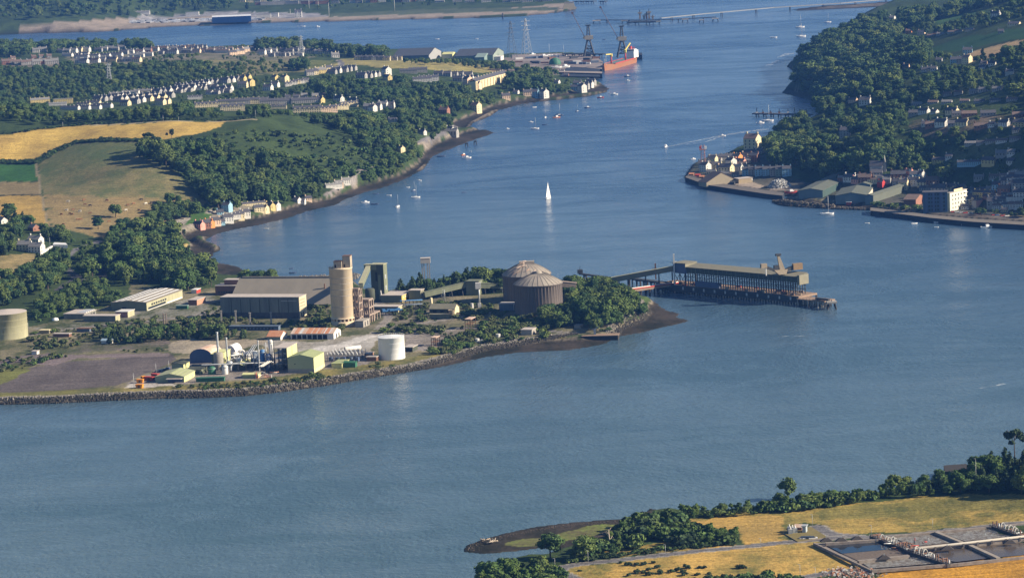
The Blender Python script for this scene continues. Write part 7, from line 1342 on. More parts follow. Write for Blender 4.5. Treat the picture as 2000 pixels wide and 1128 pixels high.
# the sailing boat under way
p = P3(1071, 388, 0); t = thing('sailing_boat', 'white yacht under full sail alone in mid channel, mirrored in the water', 'boat', p, R(60)); hull_mb(10, 3.1, 1.1).build('hull', WHITE, t)
SAIL = mat('sail_cloth', (.85,.83,.78), .8, .05, .5); q = MB(); n = 7
for i in range(n):
    z0, z1 = 1.8+14*i/n, 1.8+14*(i+1)/n; f0, f1 = 1-i/n, 1-(i+1)/n
    for k in range(3):
        g = lambda f, u, z: (.5-4.6*f*u, .55*math.sin(math.pi*u)*f, z)
        q.poly([g(f0, k/3, z0), g(f0, (k+1)/3, z0), g(f1, (k+1)/3, z1), g(f1, k/3, z1)], smooth=True)
q.build('mainsail', SAIL, t); q = MB()
for i in range(n):
    f0, f1 = 1-i/n, 1-(i+1)/n; z0, z1 = 1.6+12.2*i/n, 1.6+12.2*(i+1)/n
    q.poly([(4.6-3.9*i/n, 0, z0), (1.0, .5*f0, z0), (1.0, .5*f1, z1), (4.6-3.9*(i+1)/n, 0, z1)])
q.build('foresail', SAIL, t); q = MB(); q.cyl((.6, 0), .1, 1, 16.2, 6); q.build('mast', GALV, t); q = MB(); q.tube((.6, 0, 1.8), (-4.2, 0, 1.8), .1, 6); q.build('boom', GALV, t); q = MB(); q.box(-2, -.7, 1.0, 1.6, .7, 1.5); q.build('cabin', WHITE, t)
# wakes lie on the water as thin foam
FOAM, nt, b = node_mat('foam'); N = nt.nodes.new; b.inputs['Base Color'].default_value = (.62, .68, .72, 1); b.inputs['Roughness'].default_value = .6
tr = N('ShaderNodeBsdfTransparent'); mxs = N('ShaderNodeMixShader'); n_ = N('ShaderNodeTexNoise'); n_.inputs['Scale'].default_value = .25; n_.inputs['Detail'].default_value = 4; ge = N('ShaderNodeNewGeometry'); nt.links.new(ge.outputs['Position'], n_.inputs['Vector']); rr_ = N('ShaderNodeMapRange'); rr_.inputs[1].default_value = .42; rr_.inputs[2].default_value = .75; rr_.inputs[4].default_value = .95; nt.links.new(n_.outputs[0], rr_.inputs[0]); nt.links.new(rr_.outputs[0], mxs.inputs[0]); nt.links.new(tr.outputs[0], mxs.inputs[1]); nt.links.new(b.outputs[0], mxs.inputs[2])
nt.links.new(mxs.outputs[0], [k for k in nt.nodes if k.type == 'OUTPUT_MATERIAL'][0].inputs[0])
def wake(pts, w0, w1, z=.06):
    P_ = [Vector(flat(x, y, 0)) for x, y in pts]; q = MB(); n = len(P_)
    for i in range(n-1):
        a, b2 = P_[i], P_[i+1]; d = (b2-a).normalized(); s_ = Vector((-d.y, d.x, 0)); wa = w0+(w1-w0)*i/(n-1); wb = w0+(w1-w0)*(i+1)/(n-1)
        q.poly([(*(a-s_*wa).xy, z), (*(b2-s_*wb).xy, z), (*(b2+s_*wb).xy, z), (*(a+s_*wa).xy, z)])
    q.build('wake_foam', FOAM, kind='stuff', label='pale foam lying on the water')
wake([(1302,287),(1340,279),(1380,271),(1420,263),(1460,257),(1500,252)], 1.2, 6); wake([(1302,287),(1340,282),(1380,277),(1411,266)], .5, 2, .09)
wake([(1518,657.5),(1540,656),(1570,656)], .5, 1.2); wake([(1910,758),(1930,756),(1962,749)], .5, 1.4); wake([(1520,112),(1545,104)], 2, 9); wake([(1500,128),(1530,118)], 4, 10)
# timber dolphins by the stony point
for i, x in enumerate((911, 928)): dolphin(x, 279-i*4, 3.5, f'{"left" if i == 0 else "right"} of two dark timber dolphins off the stony point', 4, STEEL)
p = P3(982, 36, 0); t = thing('channel_mark', 'thin dark channel mark post in the far channel', 'channel mark', p); q = MB(); q.cyl((0, 0), 1.2, -1, 10, 8); q.build('post', STEEL, t); q = MB(); q.cyl((0, 0), 2.2, 3, 5, 8); q.build('cage', STEEL, t)
# cattle in the pasture
COWM = [mat('cow_white', (.75,.70,.6), .9, .1, 1), mat('cow_brown', (.28,.14,.07), .9, .2, 1), mat('cow_dark', (.05,.04,.035), .9, .2, 1)]
def cow(m):
    t = thing('cow', 'x', 'cow'); q = MB(); q.hexa([(-1.1, -.35, .75), (.9, -.35, .7), (.9, .35, .7), (-1.1, .35, .75), (-1.15, -.3, 1.45), (.95, -.28, 1.5), (.95, .28, 1.5), (-1.15, .3, 1.45)])
    q.hexa([(.9, -.18, 1.0), (1.5, -.12, .6), (1.5, .12, .6), (.9, .18, 1.0), (.9, -.18, 1.45), (1.6, -.12, .95), (1.6, .12, .95), (.9, .18, 1.45)])
    for x in (-.9, .75):
        for y in (-.25, .25): q.box(x-.1, y-.1, 0, x+.1, y+.1, .8)
    q.build('body', m, t); return t
CW = [None]*3
for i, (x, y, c) in enumerate([(133,395,0),(130,412,0),(156,414,0),(246,412,0),(166,401,1),(176,403,2),(209,393,1),(143,411,1),(137,419,1),(141,420,1),(176,418,1),(250,402,1),(261,399,1),(276,391,2),(296,398,2),(285,399,0),(152,430,1),(158,430,1),(124,440,1),(272,412,1),(120,420,1),(164,392,1),(213,434,1)]):
    p = gp(x, y); lb = f'{["white","brown","dark"][c]} cow in the dry pasture, {nth(i)} of the herd counted from the upper left'
    if CW[c] is None: o = cow(COWM[c]); CW[c] = o; o.location = p; o['label'] = lb
    else: o = dup(CW[c], p, 0, lb)
    o.rotation_euler = (0, 0, random.uniform(-.7, .7)+(3.14 if i % 2 else 0)); o['group'] = 'cattle in the dry pasture'; o.scale = (1.25,)*3
# poles by the fields and roads
for i, (x, y, tp, lb) in enumerate([(98,483,463,'pole beside the lane villas'),(123,250,238,'pole at the left by the golden field'),(319,238,225,'pole on the crest road, middle'),(349,238,228,'pole on the crest road, right'),(500,236,214,'pole on the crest road before the terraces'),(262,758,727,'lamp post at the left of the chemical yard'),(305,728,709,'lamp post by the parked cars'),(330,720,703,'lamp post behind the green store'),(55,643,629,'thin pole right of the yellow tank')]): mast(x, y, tp, lb, GALV, .16)

# ------------------------------------------------------------------ treatment works on the south bank
def lamp(px, py, top, label): 
    t, h = mast(px, py, top, label, GALV, .1, 'street_lamp', None, 'street lamp'); q = MB(); q.box(-.9, -.12, h-.05, .1, .12, h+.08); q.build('lamp_head', GALV, t)
for i, (x, y, tp) in enumerate([(1149,1099,1073),(1084,1105,1089),(1300,1083,1062),(1119,1127,1117),(1587,1026,1003),(1702,1042,1024),(1822,1032,1012),(1563,1128,1100),(1593,1128,1106),(1907,957,893),(1486,1062,1050)]): lamp(x, y, tp, f'thin grey lamp post on the south bank, {nth(i)} listed from the drive')
WWC = mat('basin_concrete', (.34,.30,.26), .9, .35, .4, (.16,.13,.11)); 
WWD = mat('basin_dark', (.09,.08,.075), .9, .3, .4)
CHURN, nt, b = node_mat('churned_water'); N = nt.nodes.new; L = nt.links.new; geo = N('ShaderNodeNewGeometry'); n_ = N('ShaderNodeTexNoise'); n_.inputs['Scale'].default_value = .55; n_.inputs['Detail'].default_value = 6; n_.inputs['Roughness'].default_value = .75; L(geo.outputs['Position'], n_.inputs['Vector'])
cr_ = N('ShaderNodeMapRange'); cr_.inputs[1].default_value = .42; cr_.inputs[2].default_value = .62; L(n_.outputs[0], cr_.inputs[0]); mx_ = N('ShaderNodeMix'); mx_.data_type = 'RGBA'; mx_.inputs[6].default_value = (.13, .10, .075, 1); mx_.inputs[7].default_value = (.30, .31, .30, 1); L(cr_.outputs[0], mx_.inputs[0]); L(mx_.outputs[2], b.inputs['Base Color']); b.inputs['Roughness'].default_value = .5
bp_ = N('ShaderNodeBump'); bp_.inputs['Distance'].default_value = .5; L(n_.outputs[0], bp_.inputs['Height']); L(bp_.outputs[0], b.inputs['Normal'])
STILL, nt, b = node_mat('still_basin_water'); b.inputs['Base Color'].default_value = (.012, .022, .035, 1); b.inputs['Roughness'].default_value = .08; b.inputs['Specular IOR Level'].default_value = .5
BROWNW, nt, b = node_mat('brown_basin_water'); b.inputs['Base Color'].default_value = (.09, .07, .05, 1); b.inputs['Roughness'].default_value = .25; b.inputs['Specular IOR Level'].default_value = .5
Z0 = 5.6
def strip(name, label, pts, w, z0, z1, m, cat='wall', mul=1):
    P_ = [Vector(flat(x, y, z1)) for x, y in pts]; t = thing(name, label, cat, P_[0])
    for a, b2 in zip(P_, P_[1:]): d = b2-a; q = MB(); q.box(0, -w/2, z0-z1, math.hypot(d.x, d.y), w/2, 0); q.build('wall_run', m, t, a-P_[0], math.atan2(d.y, d.x))
    return t
def pool(label, pts, z, m):
    P_ = [Vector(flat(x, y, z)) for x, y in pts]; t = P_[0]; q = MB(); q.poly([(p.x-t.x, p.y-t.y, 0) for p in P_]); o = q.build('basin_water', m, None, t); o['label'] = label; o['category'] = 'basin'; return o
A_ = (1590,1059); B_ = (1700,1111); C_ = (2120,1072); D_ = (2120,1000); E_ = (1778,1043); F_ = (1622,1060)
base = [(1592,1060),(1702,1110),(2200,1063),(2200,1002),(1990,1022),(1800,1042)]
slabq('basin_floor', 'concrete apron under the treatment basins', base, 3.0, 4.35, [WWC, WWC], 'apron')
pool('clear blue still basin at the left of the treatment works', [(1612,1063),(1712,1056),(1755,1070),(1645,1080)], 4.7, STILL)
pool('churning white-grey basin at the bottom of the treatment works', [(1682,1097),(1800,1086),(1868,1096),(1700,1109)], 4.7, CHURN)
pool('drained basin with pipes between the blue and the churning basins', [(1645,1080),(1755,1070),(1790,1084),(1678,1095)], 4.6, mat('sludge', (.20,.16,.13), .9, .4, .8, (.08,.065,.055)))
pool('foaming grey-brown basin in the middle of the treatment works', [(1745,1048),(1828,1040),(1872,1057),(1780,1066)], 4.7, CHURN)
pool('foaming grey-brown basin right of the middle one', [(1838,1039),(1934,1029),(1990,1046),(1885,1056)], 4.7, CHURN)
pool('brown still basin at the lower middle of the treatment works', [(1812,1076),(1895,1066),(1945,1087),(1860,1097)], 4.7, BROWNW)
pool('brown still basin at the lower right of the treatment works', [(1905,1065),(2060,1050),(2100,1075),(1950,1087)], 4.7, BROWNW)
pool('blue-grey basin at the right edge of the treatment works', [(1950,1028),(2100,1010),(2100,1035),(2005,1044)], 4.7, STILL)
for k, (pts, w) in enumerate([([(1590,1059),(1702,1112)], 1.0), ([(1702,1112),(1870,1099),(2120,1074)], 1.4), ([(1612,1059),(1715,1052),(1738,1046)], 2.2), ([(1745,1045),(1830,1037),(1936,1027),(2060,1014)], 1.6), ([(1676,1094),(1775,1083)], 2.4), ([(1828,1037),(1878,1057)], 2.0), ([(1895,1063),(1950,1088)], 2.0), ([(1780,1072),(1895,1061),(2100,1040)], 3.2), ([(1940,1026),(1998,1046)], 1.6)]):
    strip('basin_wall', ['long thin left wall of the basins','bottom wall along the golden field','back wall of the blue basin','back wall of the foaming basins','wall above the churning basin','cross wall between the two foaming basins','cross wall between the two brown basins','broad middle wall of the basins','cross wall at the right bridge'][k], pts, w, 4.3, Z0 if w < 2 else Z0+.3, WWC if k not in (5, 6) else DOMER)
t = thing('big_pipe', 'long pale pipeline crossing the middle of the basins', 'pipe', P3(1785, 1071, 7)); b2 = P3(2060, 1040, 7)-t.location; q = MB(); q.tube((0, 0, 0), b2, .6, 12); q.build('pipe', mat('pale_pipe', (.42,.39,.34), .6, .15, .5), t)
for i in range(10): c = b2*((i+.5)/10); q = MB(); q.box(c.x-.4, c.y-.8, -1.6, c.x+.4, c.y+.8, 0); q.build('saddle', WWC, t)
def pipe_bridge(label, pts, n, hoops, seed):
    P_ = [Vector(flat(x, y, Z0+.2)) for x, y in pts]; t = thing('pipe_bridge', label, 'walkway', P_[0]); d = P_[1]-P_[0]; L_ = math.hypot(d.x, d.y); an = math.atan2(d.y, d.x); t.rotation_euler = (0, 0, an); rr = random.Random(seed)
    q = MB(); q.box(0, -1.6, -1.6, L_, 1.6, 0); q.build('deck', WWD, t)
    for i in range(n):
        x = L_*(i+.5)/n; r_ = rr.uniform(.7, 1.25); q = MB(); k = 8; last = None
        if i in hoops:
            for j in range(k+1): a = math.pi*j/k; pnt = (x, -r_*math.cos(a), .6+1.9*math.sin(a)*r_); last and q.tube(last, pnt, .28, 7); last = pnt
            q.build('hoop_pipe', mat('silver_pipe', (.40,.40,.38), .45, .2, .8), t)
        elif rr.random() < .55: q.tube((x, 0, 0), (x, 0, rr.uniform(1.2, 2.6)), .35, 7); q.build('stub_pipe', rr.choice([GALV, RUSTD]), t)
        else: q.tube((x, -1.4, .5), (x, 1.6+rr.uniform(0, 3), .5), .3, 7); q.build('cross_pipe', rr.choice([GALV, RUSTD, RUSTD]), t)
    for s_ in (-1.5, 1.5): q = MB(); q.box(0, s_-.05, 1.0, L_, s_+.05, 1.1); q.build('handrail', GALV, t); 
    for i in range(int(L_/2)): q = MB(); q.box(-.05, -.05, 0, .05, .05, 1.05); q.build('railing_post', GALV, t, (i*2, -1.5, 0))
    return t
pipe_bridge('walkway bridge with silver hoop pipes between the blue and foaming basins', [(1704,1045),(1790,1076)], 20, (4, 6, 7, 9, 10), 1)
pipe_bridge('walkway bridge with silver hoop pipes at the churning basin', [(1772,1072),(1856,1100)], 20, (4, 6, 8, 10, 11), 2)
pipe_bridge('walkway bridge with silver hoop pipes at the right edge of the works', [(1938,1024),(2030,1056)], 24, (5, 7, 9, 11, 12), 3)
t = thing('valve_cluster', 'tangle of red and rusty valves where the walkway bridges meet', 'valves', P3(1765, 1068, Z0), 0); rr = random.Random(12)
for i in range(26):
    x = rr.uniform(-9, 14); y = rr.uniform(-8, 8); q = MB(); ax = rr.choice([(1, 0, 0), (0, 1, 0), (0, 0, 1)]); l2 = rr.uniform(1, 4); z = rr.uniform(0, 1.5); q.tube((x, y, z), (x+ax[0]*l2, y+ax[1]*l2, z+ax[2]*1.5), rr.uniform(.12, .3), 6); q.build('pipe', rr.choice([REDP, RUSTD, STEEL, RUSTD, GALV]), t)
# mound covers on the walls
for i, (x, y) in enumerate([(1614,1056),(1643,1056),(1674,1053),(1727,1090),(1850,1072),(1972,1060)]): t = thing('aerator_cover', f'small dark mound-shaped cover on a basin wall, {nth(i)} from the left', 'cover', P3(x, y, Z0+.2)); q = MB(); q.hexa([(-3, -1.4, 0), (3, -1.4, 0), (3, 1.4, 0), (-3, 1.4, 0), (-.8, -.7, 1.6), (1, -.7, 1.6), (1, .7, 1.6), (-.8, .7, 1.6)]); q.build('cover', WWD, t); q = MB(); q.box(-.2, -.2, 1.5, .2, .2, 2.3); q.build('handle', GALV, t)
# inlet works with cabinet
slabq('inlet_yard', 'fenced concrete yard of the inlet works', [(1523,1036),(1558,1057),(1616,1048),(1585,1028),(1555,1030)], 3.5, 4.3, [WWC, mat('yard_grass', (.22,.18,.07), .9, .3, .3)], 'yard')
o = bld('steel_cabinet', 'upright grey steel cabinet in the inlet works yard', 'cabinet', (1574,1040), 1567, 1577, 1027, mat('cabinet_grey', (.40,.46,.50), .5, .15, .5), GALV, 'flat')
o = bld('brick_kiosk', 'low brown kiosk beside the steel cabinet', 'kiosk', (1566,1036), 1552, 1570, 1029, WCOL['brick'], RUSTW, 'gx', pitch=.4)
for i, (x, y) in enumerate([(1542,1037),(1548,1038),(1553,1039),(1544,1041)]): t = thing('machine_box', f'grey machine housing in the inlet works, {nth(i)} from the left', 'machine', P3(x, y, 4.3)); q = MB(); q.box(-1, -1, 0, 1, 1, 2.2); q.build('housing', GALV, t); q = MB(); q.tube((0, 0, 2.2), (0, 0, 3.4), .3, 7); q.build('stub', WHITED, t)
for i, x in enumerate([1570,1576,1582,1588]): put_car(x, 1052, [1,0,2,0][i], f'{CN[[1,0,2,0][i]]} vehicle in the inlet works yard, {nth(i)} from the left', .1, 'vehicles in the inlet works yard')
# rubble by the bottom drive
q = MB(); rr = random.Random(31); c = gp(1665, 1119)
for i in range(420): x = c.x+rr.gauss(0, 5.5); y = c.y+rr.gauss(0, 5); s = rr.uniform(.2, .8); z = c.z+rr.uniform(0, .7); q.hexa([(x-s, y-s, z-.6), (x+s, y-s*.7, z-.6), (x+s, y+s, z-.6), (x-s*.8, y+s, z-.6), (x-s*.7, y-s*.5, z+s*.6), (x+s*.6, y-s*.6, z+s*.8), (x+s*.7, y+s*.5, z+s*.5), (x-s*.5, y+s*.7, z+s*.7)], rr.choice([0, 0, 1, 2, 3]))
q.build('rubble', [ROCK1, WHITED, RUST, BROWN], kind='stuff', label='heap of pale rubble beside the bottom drive')
# dead tree and driftwood
p = gp(1192, 1064); t = thing('dead_tree', 'bare white dead tree by the lagoon', 'tree', p); q = MB(); q.tube((0, 0, 0), (-.6, 0, 7), .3, 6); q.build('trunk', mat('bleached_wood', (.5,.42,.33), .9, .2, 1), t)
for i in range(8): a = i*.8; z = 1.5+i*.7; q = MB(); q.tube((-.1*i, 0, z), (-.1*i+1.8*math.cos(a), .8*math.sin(a), z+2.2), .12, 5); q.build('limb', MATS['bleached_wood'], t)
for i, (x, y) in enumerate([(947,1056),(958,1059),(966,1058)]):
    t = thing('driftwood', f'bleached root mass stranded on the spit tip, {nth(i)} from the left', 'driftwood', P3(x, y, .8), i); 
    for k in range(7): a = k*.9; q = MB(); q.tube((0, 0, .4), (2.6*math.cos(a), 1.6*math.sin(a), .3+rr.random()*1.3), .2, 5); q.build('root', MATS['bleached_wood'], t)
# breakwater stub
mat('breakwater_stone', (.055,.05,.045), .9, .3, .5); slabq('breakwater', 'dark stub of an old stone breakwater at the right by the dark wood', [(1845,920),(1843,908),(1886,905),(1910,912),(1890,925)], -1, 4.5, [mat('breakwater_stone', (.09,.08,.07), .9, .3, .5), MATS['breakwater_stone']], 'breakwater')
riprap([(908,1076),(915,1062),(985,1044),(1100,1024),(1200,1016)], -8, -1, 500, .12, .35, 'spit_shingle', 'stones and weed on the spit of the south bank', seed=22, m=[mat('shingle', (.16,.13,.105), .9, .4, 1), mat('weedy_rock', (.07,.065,.055), .9, .4, 1)])

# ------------------------------------------------------------------ trees and shrubs
def leaf_mat(name, c1, c2, c3):
    m, nt, b = node_mat(name); N = nt.nodes.new; L = nt.links.new
    b.inputs['Roughness'].default_value = 0.75; b.inputs['Specular IOR Level'].default_value = 0.15
    oi = N('ShaderNodeObjectInfo'); geo = N('ShaderNodeNewGeometry')
    mx = N('ShaderNodeMix'); mx.data_type = 'RGBA'; mx.inputs[6].default_value = (*c1, 1); mx.inputs[7].default_value = (*c2, 1); L(oi.outputs['Random'], mx.inputs[0])
    n = N('ShaderNodeTexNoise'); n.inputs['Scale'].default_value = 0.02; n.inputs['Detail'].default_value = 3; L(geo.outputs['Position'], n.inputs['Vector'])
    r = N('ShaderNodeMapRange'); r.inputs[1].default_value = 0.45; r.inputs[2].default_value = 0.65; L(n.outputs[0], r.inputs[0])
    mx2 = N('ShaderNodeMix'); mx2.data_type = 'RGBA'; L(r.outputs[0], mx2.inputs[0]); L(mx.outputs[2], mx2.inputs[6]); mx2.inputs[7].default_value = (*c3, 1)
    n2 = N('ShaderNodeTexNoise'); n2.inputs['Scale'].default_value = 0.7; n2.inputs['Detail'].default_value = 2; L(geo.outputs['Position'], n2.inputs['Vector'])
    r2 = N('ShaderNodeMapRange'); r2.inputs[1].default_value = 0.3; r2.inputs[2].default_value = 0.7; r2.inputs[3].default_value = 0.55; r2.inputs[4].default_value = 1.45; L(n2.outputs[0], r2.inputs[0])
    mu = N('ShaderNodeVectorMath'); mu.operation = 'SCALE'; L(mx2.outputs[2], mu.inputs[0]); L(r2.outputs[0], mu.inputs['Scale'])
    L(mu.outputs[0], b.inputs['Base Color']); return m
M_BROAD = leaf_mat('broad_leaves', (0.034, 0.076, 0.030), (0.135, 0.175, 0.045), (0.070, 0.125, 0.036))
M_DARK = leaf_mat('dark_needles', (0.022, 0.046, 0.025), (0.055, 0.085, 0.034), (0.036, 0.062, 0.026))
M_SCRUB = leaf_mat('scrub_leaves', (0.055, 0.085, 0.030), (0.12, 0.135, 0.055), (0.085, 0.10, 0.04))
M_YOUNG = leaf_mat('young_leaves', (0.05, 0.095, 0.022), (0.10, 0.15, 0.035), (0.07, 0.12, 0.028))
M_BARK = mat('bark', (0.13, 0.10, 0.075), 0.9, 0.4, 3)

def crown_mesh(name, m, lobes, nq, q, seed, ground=False):
    """leaf clumps spread over and through a set of lobes; unit height"""
    r = np.random.default_rng(seed); V = []; F = []
    tot = sum(l[3]**2 for l in lobes)
    for (cx, cy, cz, rad) in lobes:
        n = max(8, int(nq*rad*rad/tot))
        d = r.normal(size=(n, 3)); d /= np.linalg.norm(d, axis=1)[:, None]; d[:, 2] = np.where(d[:, 2] < -0.35, -d[:, 2]*0.6, d[:, 2])
        rr = rad*(0.72+0.34*r.random(n)); p = d*rr[:, None]*np.array([1, 1, 0.82])+np.array([cx, cy, cz])
        nn = d+r.normal(size=(n, 3))*0.45; nn /= np.linalg.norm(nn, axis=1)[:, None]
        t = np.cross(nn, r.normal(size=(n, 3))); t /= np.linalg.norm(t, axis=1)[:, None]; s = np.cross(nn, t)
        sz = q*(0.6+0.8*r.random(n))
        for k in range(n):
            a = len(V); w = sz[k]
            V += [tuple(p[k]-t[k]*w-s[k]*w*0.5), tuple(p[k]+t[k]*w*0.3-s[k]*w), tuple(p[k]+t[k]*w+s[k]*w*0.6), tuple(p[k]-t[k]*w*0.4+s[k]*w)]
            F.append((a, a+1, a+2, a+3))
        # a dense inner mass so that the crown is not see-through
        a = len(V); rr0 = rad*0.74
        for zz, f in ((-0.8, 0.5), (0.0, 1.0), (0.7, 0.66)):
            for i in range(6): an = i*math.pi/3+zz; V.append((cx+rr0*f*math.cos(an), cy+rr0*f*math.sin(an), cz+rr0*zz*0.85))
        V.append((cx, cy, cz+rr0*0.9))
        for j in range(2):
            for i in range(6): F.append((a+j*6+i, a+j*6+(i+1) % 6, a+(j+1)*6+(i+1) % 6, a+(j+1)*6+i))
        for i in range(6): F.append((a+12+i, a+12+(i+1) % 6, a+18))
    me = bpy.data.meshes.new(name); me.from_pydata(V, [], F); me.materials.append(m); me.update(); return me
def broad_lobes(seed, w=0.36, low=0.2, n=17):
    r = random.Random(seed); out = [(0, 0, 0.62, w*0.8)]
    for i in range(n):
        a = r.uniform(0, 6.28); z = r.uniform(low+0.13, 0.86); k = math.sqrt(max(0.05, 1-((z-0.52)/0.42)**2)); d = w*0.72*k*r.uniform(0.6, 1)
        rad = r.uniform(0.09, 0.175)*(w/0.36); out.append((d*math.cos(a), d*math.sin(a), min(z, 1-rad*0.9), rad))
    return out
def cone_lobes(seed, w=0.2):
    r = random.Random(seed); out = []
    for i in range(12):
        z = 0.16+i*0.068; k = (1-z)*1.05+0.12; a = r.uniform(0, 6.28); d = w*0.35*k
        out.append((d*math.cos(a), d*math.sin(a), z, w*k*r.uniform(0.75, 1.05)))
    return out
def umbrella_lobes(seed):
    r = random.Random(seed); out = []
    for i in range(10):
        a = r.uniform(0, 6.28); d = r.uniform(0.05, 0.38); out.append((d*math.cos(a), d*math.sin(a), r.uniform(0.72, 0.92)-(0.1 if d > .28 else 0), r.uniform(0.07, 0.13)))
    return out
def bush_lobes(seed):
    r = random.Random(seed); out = [(0, 0, 0.35, 0.55)]
    for i in range(5): a = r.uniform(0, 6.28); d = r.uniform(0.2, 0.6); out.append((d*math.cos(a), d*math.sin(a), r.uniform(0.2, 0.5), r.uniform(0.25, 0.42)))
    return out
def trunk_mesh(name, top=0.62, r0=0.03, limbs=5, seed=1, z0=0.3):
    b_ = MB(); rr = random.Random(seed); b_.cyl((0, 0), r0, -0.06, top, 6, r2=r0*0.4)
    for i in range(limbs):
        a = i*6.28/limbs+rr.uniform(-.4, .4); z = rr.uniform(z0, top-0.08); b_.tube((0, 0, z), (0.22*math.cos(a), 0.22*math.sin(a), z+0.22), r0*0.35, 4)
    me = bpy.data.meshes.new(name); me.from_pydata(b_.v, [], b_.f); me.materials.append(M_BARK); me.update(); return me
KINDS = {}
def kind(name, cat, crowns, trunk): KINDS[name] = (cat, crowns, trunk)
kind('broadleaf_tree', 'tree', [crown_mesh('crown', M_BROAD, broad_lobes(s, 0.40+0.05*(s % 3)), 860, 0.034, s) for s in (1, 2, 3, 4, 5)], trunk_mesh('trunk'))
kind('conifer_tree', 'tree', [crown_mesh('crown', M_DARK, cone_lobes(s, 0.27), 620, 0.032, s) for s in (11, 12, 13)], trunk_mesh('trunk', 0.8, 0.025, 0))
kind('young_tree', 'tree', [crown_mesh('crown', M_YOUNG, broad_lobes(s, 0.30, 0.1, 8), 520, 0.038, s) for s in (21, 22, 23)], trunk_mesh('trunk', 0.6, 0.022, 4))
kind('shrub', 'shrub', [crown_mesh('foliage', M_SCRUB, bush_lobes(s), 150, 0.12, s) for s in (31, 32, 33)], None)
kind('dark_shrub', 'shrub', [crown_mesh('foliage', M_DARK, bush_lobes(s), 150, 0.12, s) for s in (35, 36)], None)
kind('green_shrub', 'shrub', [crown_mesh('foliage', M_BROAD, bush_lobes(s), 150, 0.12, s) for s in (37, 38)], None)
kind('umbrella_pine', 'tree', [crown_mesh('crown', M_DARK, umbrella_lobes(s), 620, 0.035, s) for s in (41, 42)], trunk_mesh('trunk', 0.8, 0.022, 6, 3, 0.55))

PLANTS = []   # (x, y, z, height, width factor, kind, variant, turn, wood)
def plant_ok(x, y, z, h, w):
    if z < 1.0: return False
    bx, by = proj(x, y, z); tx, ty = proj(x, y, z+h); hw = w*h*0.36/mpp(y)
    for (x0, x1, y0, y1) in BOXES:
        if bx+hw > x0 and bx-hw < x1 and by > y1-1 and ty < y1-(y1-y0)*0.22: return False
    for (fx, fy, fr) in FOOT:
        if (x-fx)**2+(y-fy)**2 < (fr+w*h*0.3)**2: return False
    return True
def wood(name, pts, spacing, hmin, hmax, mix, seed, keepout=(), patch=0.0):
    spacing *= .9; P = gpoly(pts); r = np.random.default_rng(seed); lo = P.min(0); hi = P.max(0)
    xs = np.arange(lo[0], hi[0], spacing); ys = np.arange(lo[1], hi[1], spacing)
    X, Y = np.meshgrid(xs, ys); X = X+(r.random(X.shape)-.5)*spacing*0.95; Y = Y+(r.random(X.shape)-.5)*spacing*0.95
    m = inside(P, X, Y); X = X[m]; Y = Y[m]
    if patch: k = vnoise(X, Y, 35, seed) > patch; X = X[k]; Y = Y[k]
    Z = gzs(X, Y); kk = list(mix); pr = np.array([mix[k] for k in kk], float); pr /= pr.sum()
    ks = r.choice(len(kk), len(X), p=pr); hs = (hmin*.8+(hmax*1.12-hmin*.8)*r.random(len(X))**1.5)*(.78+.44*vnoise(X, Y, 26, seed+7)); ws = 0.72+0.6*r.random(len(X)); tu = r.random(len(X))*6.28; vs = r.integers(0, 99, len(X))
    for i in range(len(X)):
        k = kk[ks[i]]; h = hs[i]*(0.55 if 'shrub' in k and hmax > 7 else 1.0)
        if plant_ok(X[i], Y[i], Z[i], h, ws[i]): PLANTS.append((X[i], Y[i], Z[i], h, ws[i], k, vs[i] % len(KINDS[k][1]), tu[i], name))
BR = {'broadleaf_tree': 8, 'young_tree': 1, 'conifer_tree': 1}
W = wood
# west bank
W('the wood beside the big pasture', [(300,292),(345,296),(400,292),(440,300),(490,318),(560,345),(640,352),(700,347),(735,350),(720,362),(690,378),(640,386),(600,398),(560,404),(500,410),(470,418),(425,408),(400,395),(372,360),(345,340),(320,328),(290,318),(268,306),(280,296)], 9, 9, 16, {'broadleaf_tree': 9, 'conifer_tree': 1.2, 'young_tree': .8}, 101)
W('the bracken slope above the wood', [(400,270),(450,262),(500,255),(600,262),(680,272),(740,300),(790,325),(735,345),(680,345),(600,342),(540,335),(480,312),(430,295)], 13, 2.5, 6, {'green_shrub': 5, 'dark_shrub': 1, 'broadleaf_tree': 1}, 102, patch=.15)
W('the upper edge of the wood', [(440,285),(540,300),(640,325),(760,338),(735,352),(600,350),(480,320)], 10, 6, 11, {'broadleaf_tree': 5, 'young_tree': 2, 'green_shrub': 2}, 103, patch=.3)
W('the wood above the stony point', [(650,245),(700,240),(780,238),(860,240),(885,250),(860,268),(800,292),(825,312),(790,335),(740,340),(730,320),(715,300),(690,275)], 10, 7, 14, BR, 178, patch=.12)
W('the hedge of the golden field', [(0,313),(70,313),(112,290),(150,275),(310,271),(310,275),(150,280),(114,296),(72,319),(0,319),(-60,321),(-60,315)], 2.6, 1.6, 3.2, {'dark_shrub': 3, 'green_shrub': 1}, 179)
W('the hedge of the crest road', [(0,262),(160,243),(300,235),(500,231),(500,233),(300,237),(160,245),(0,264)], 4, 1.5, 3, {'dark_shrub': 3, 'green_shrub': 1}, 180)
W('the bushes above the shore road', [(735,345),(800,330),(825,318),(830,322),(800,340),(760,356),(722,364)], 7, 4, 8, {'young_tree': 4, 'green_shrub': 3, 'broadleaf_tree': 2}, 104)
W('the copse by the railway', [(285,432),(320,400),(345,395),(385,408),(410,414),(400,422),(350,430),(300,440)], 8, 8, 13, BR, 105)
W('the trees behind the shore cottages', [(408,420),(440,405),(500,398),(520,400),(440,415),(415,428)], 8, 6, 11, BR, 106)
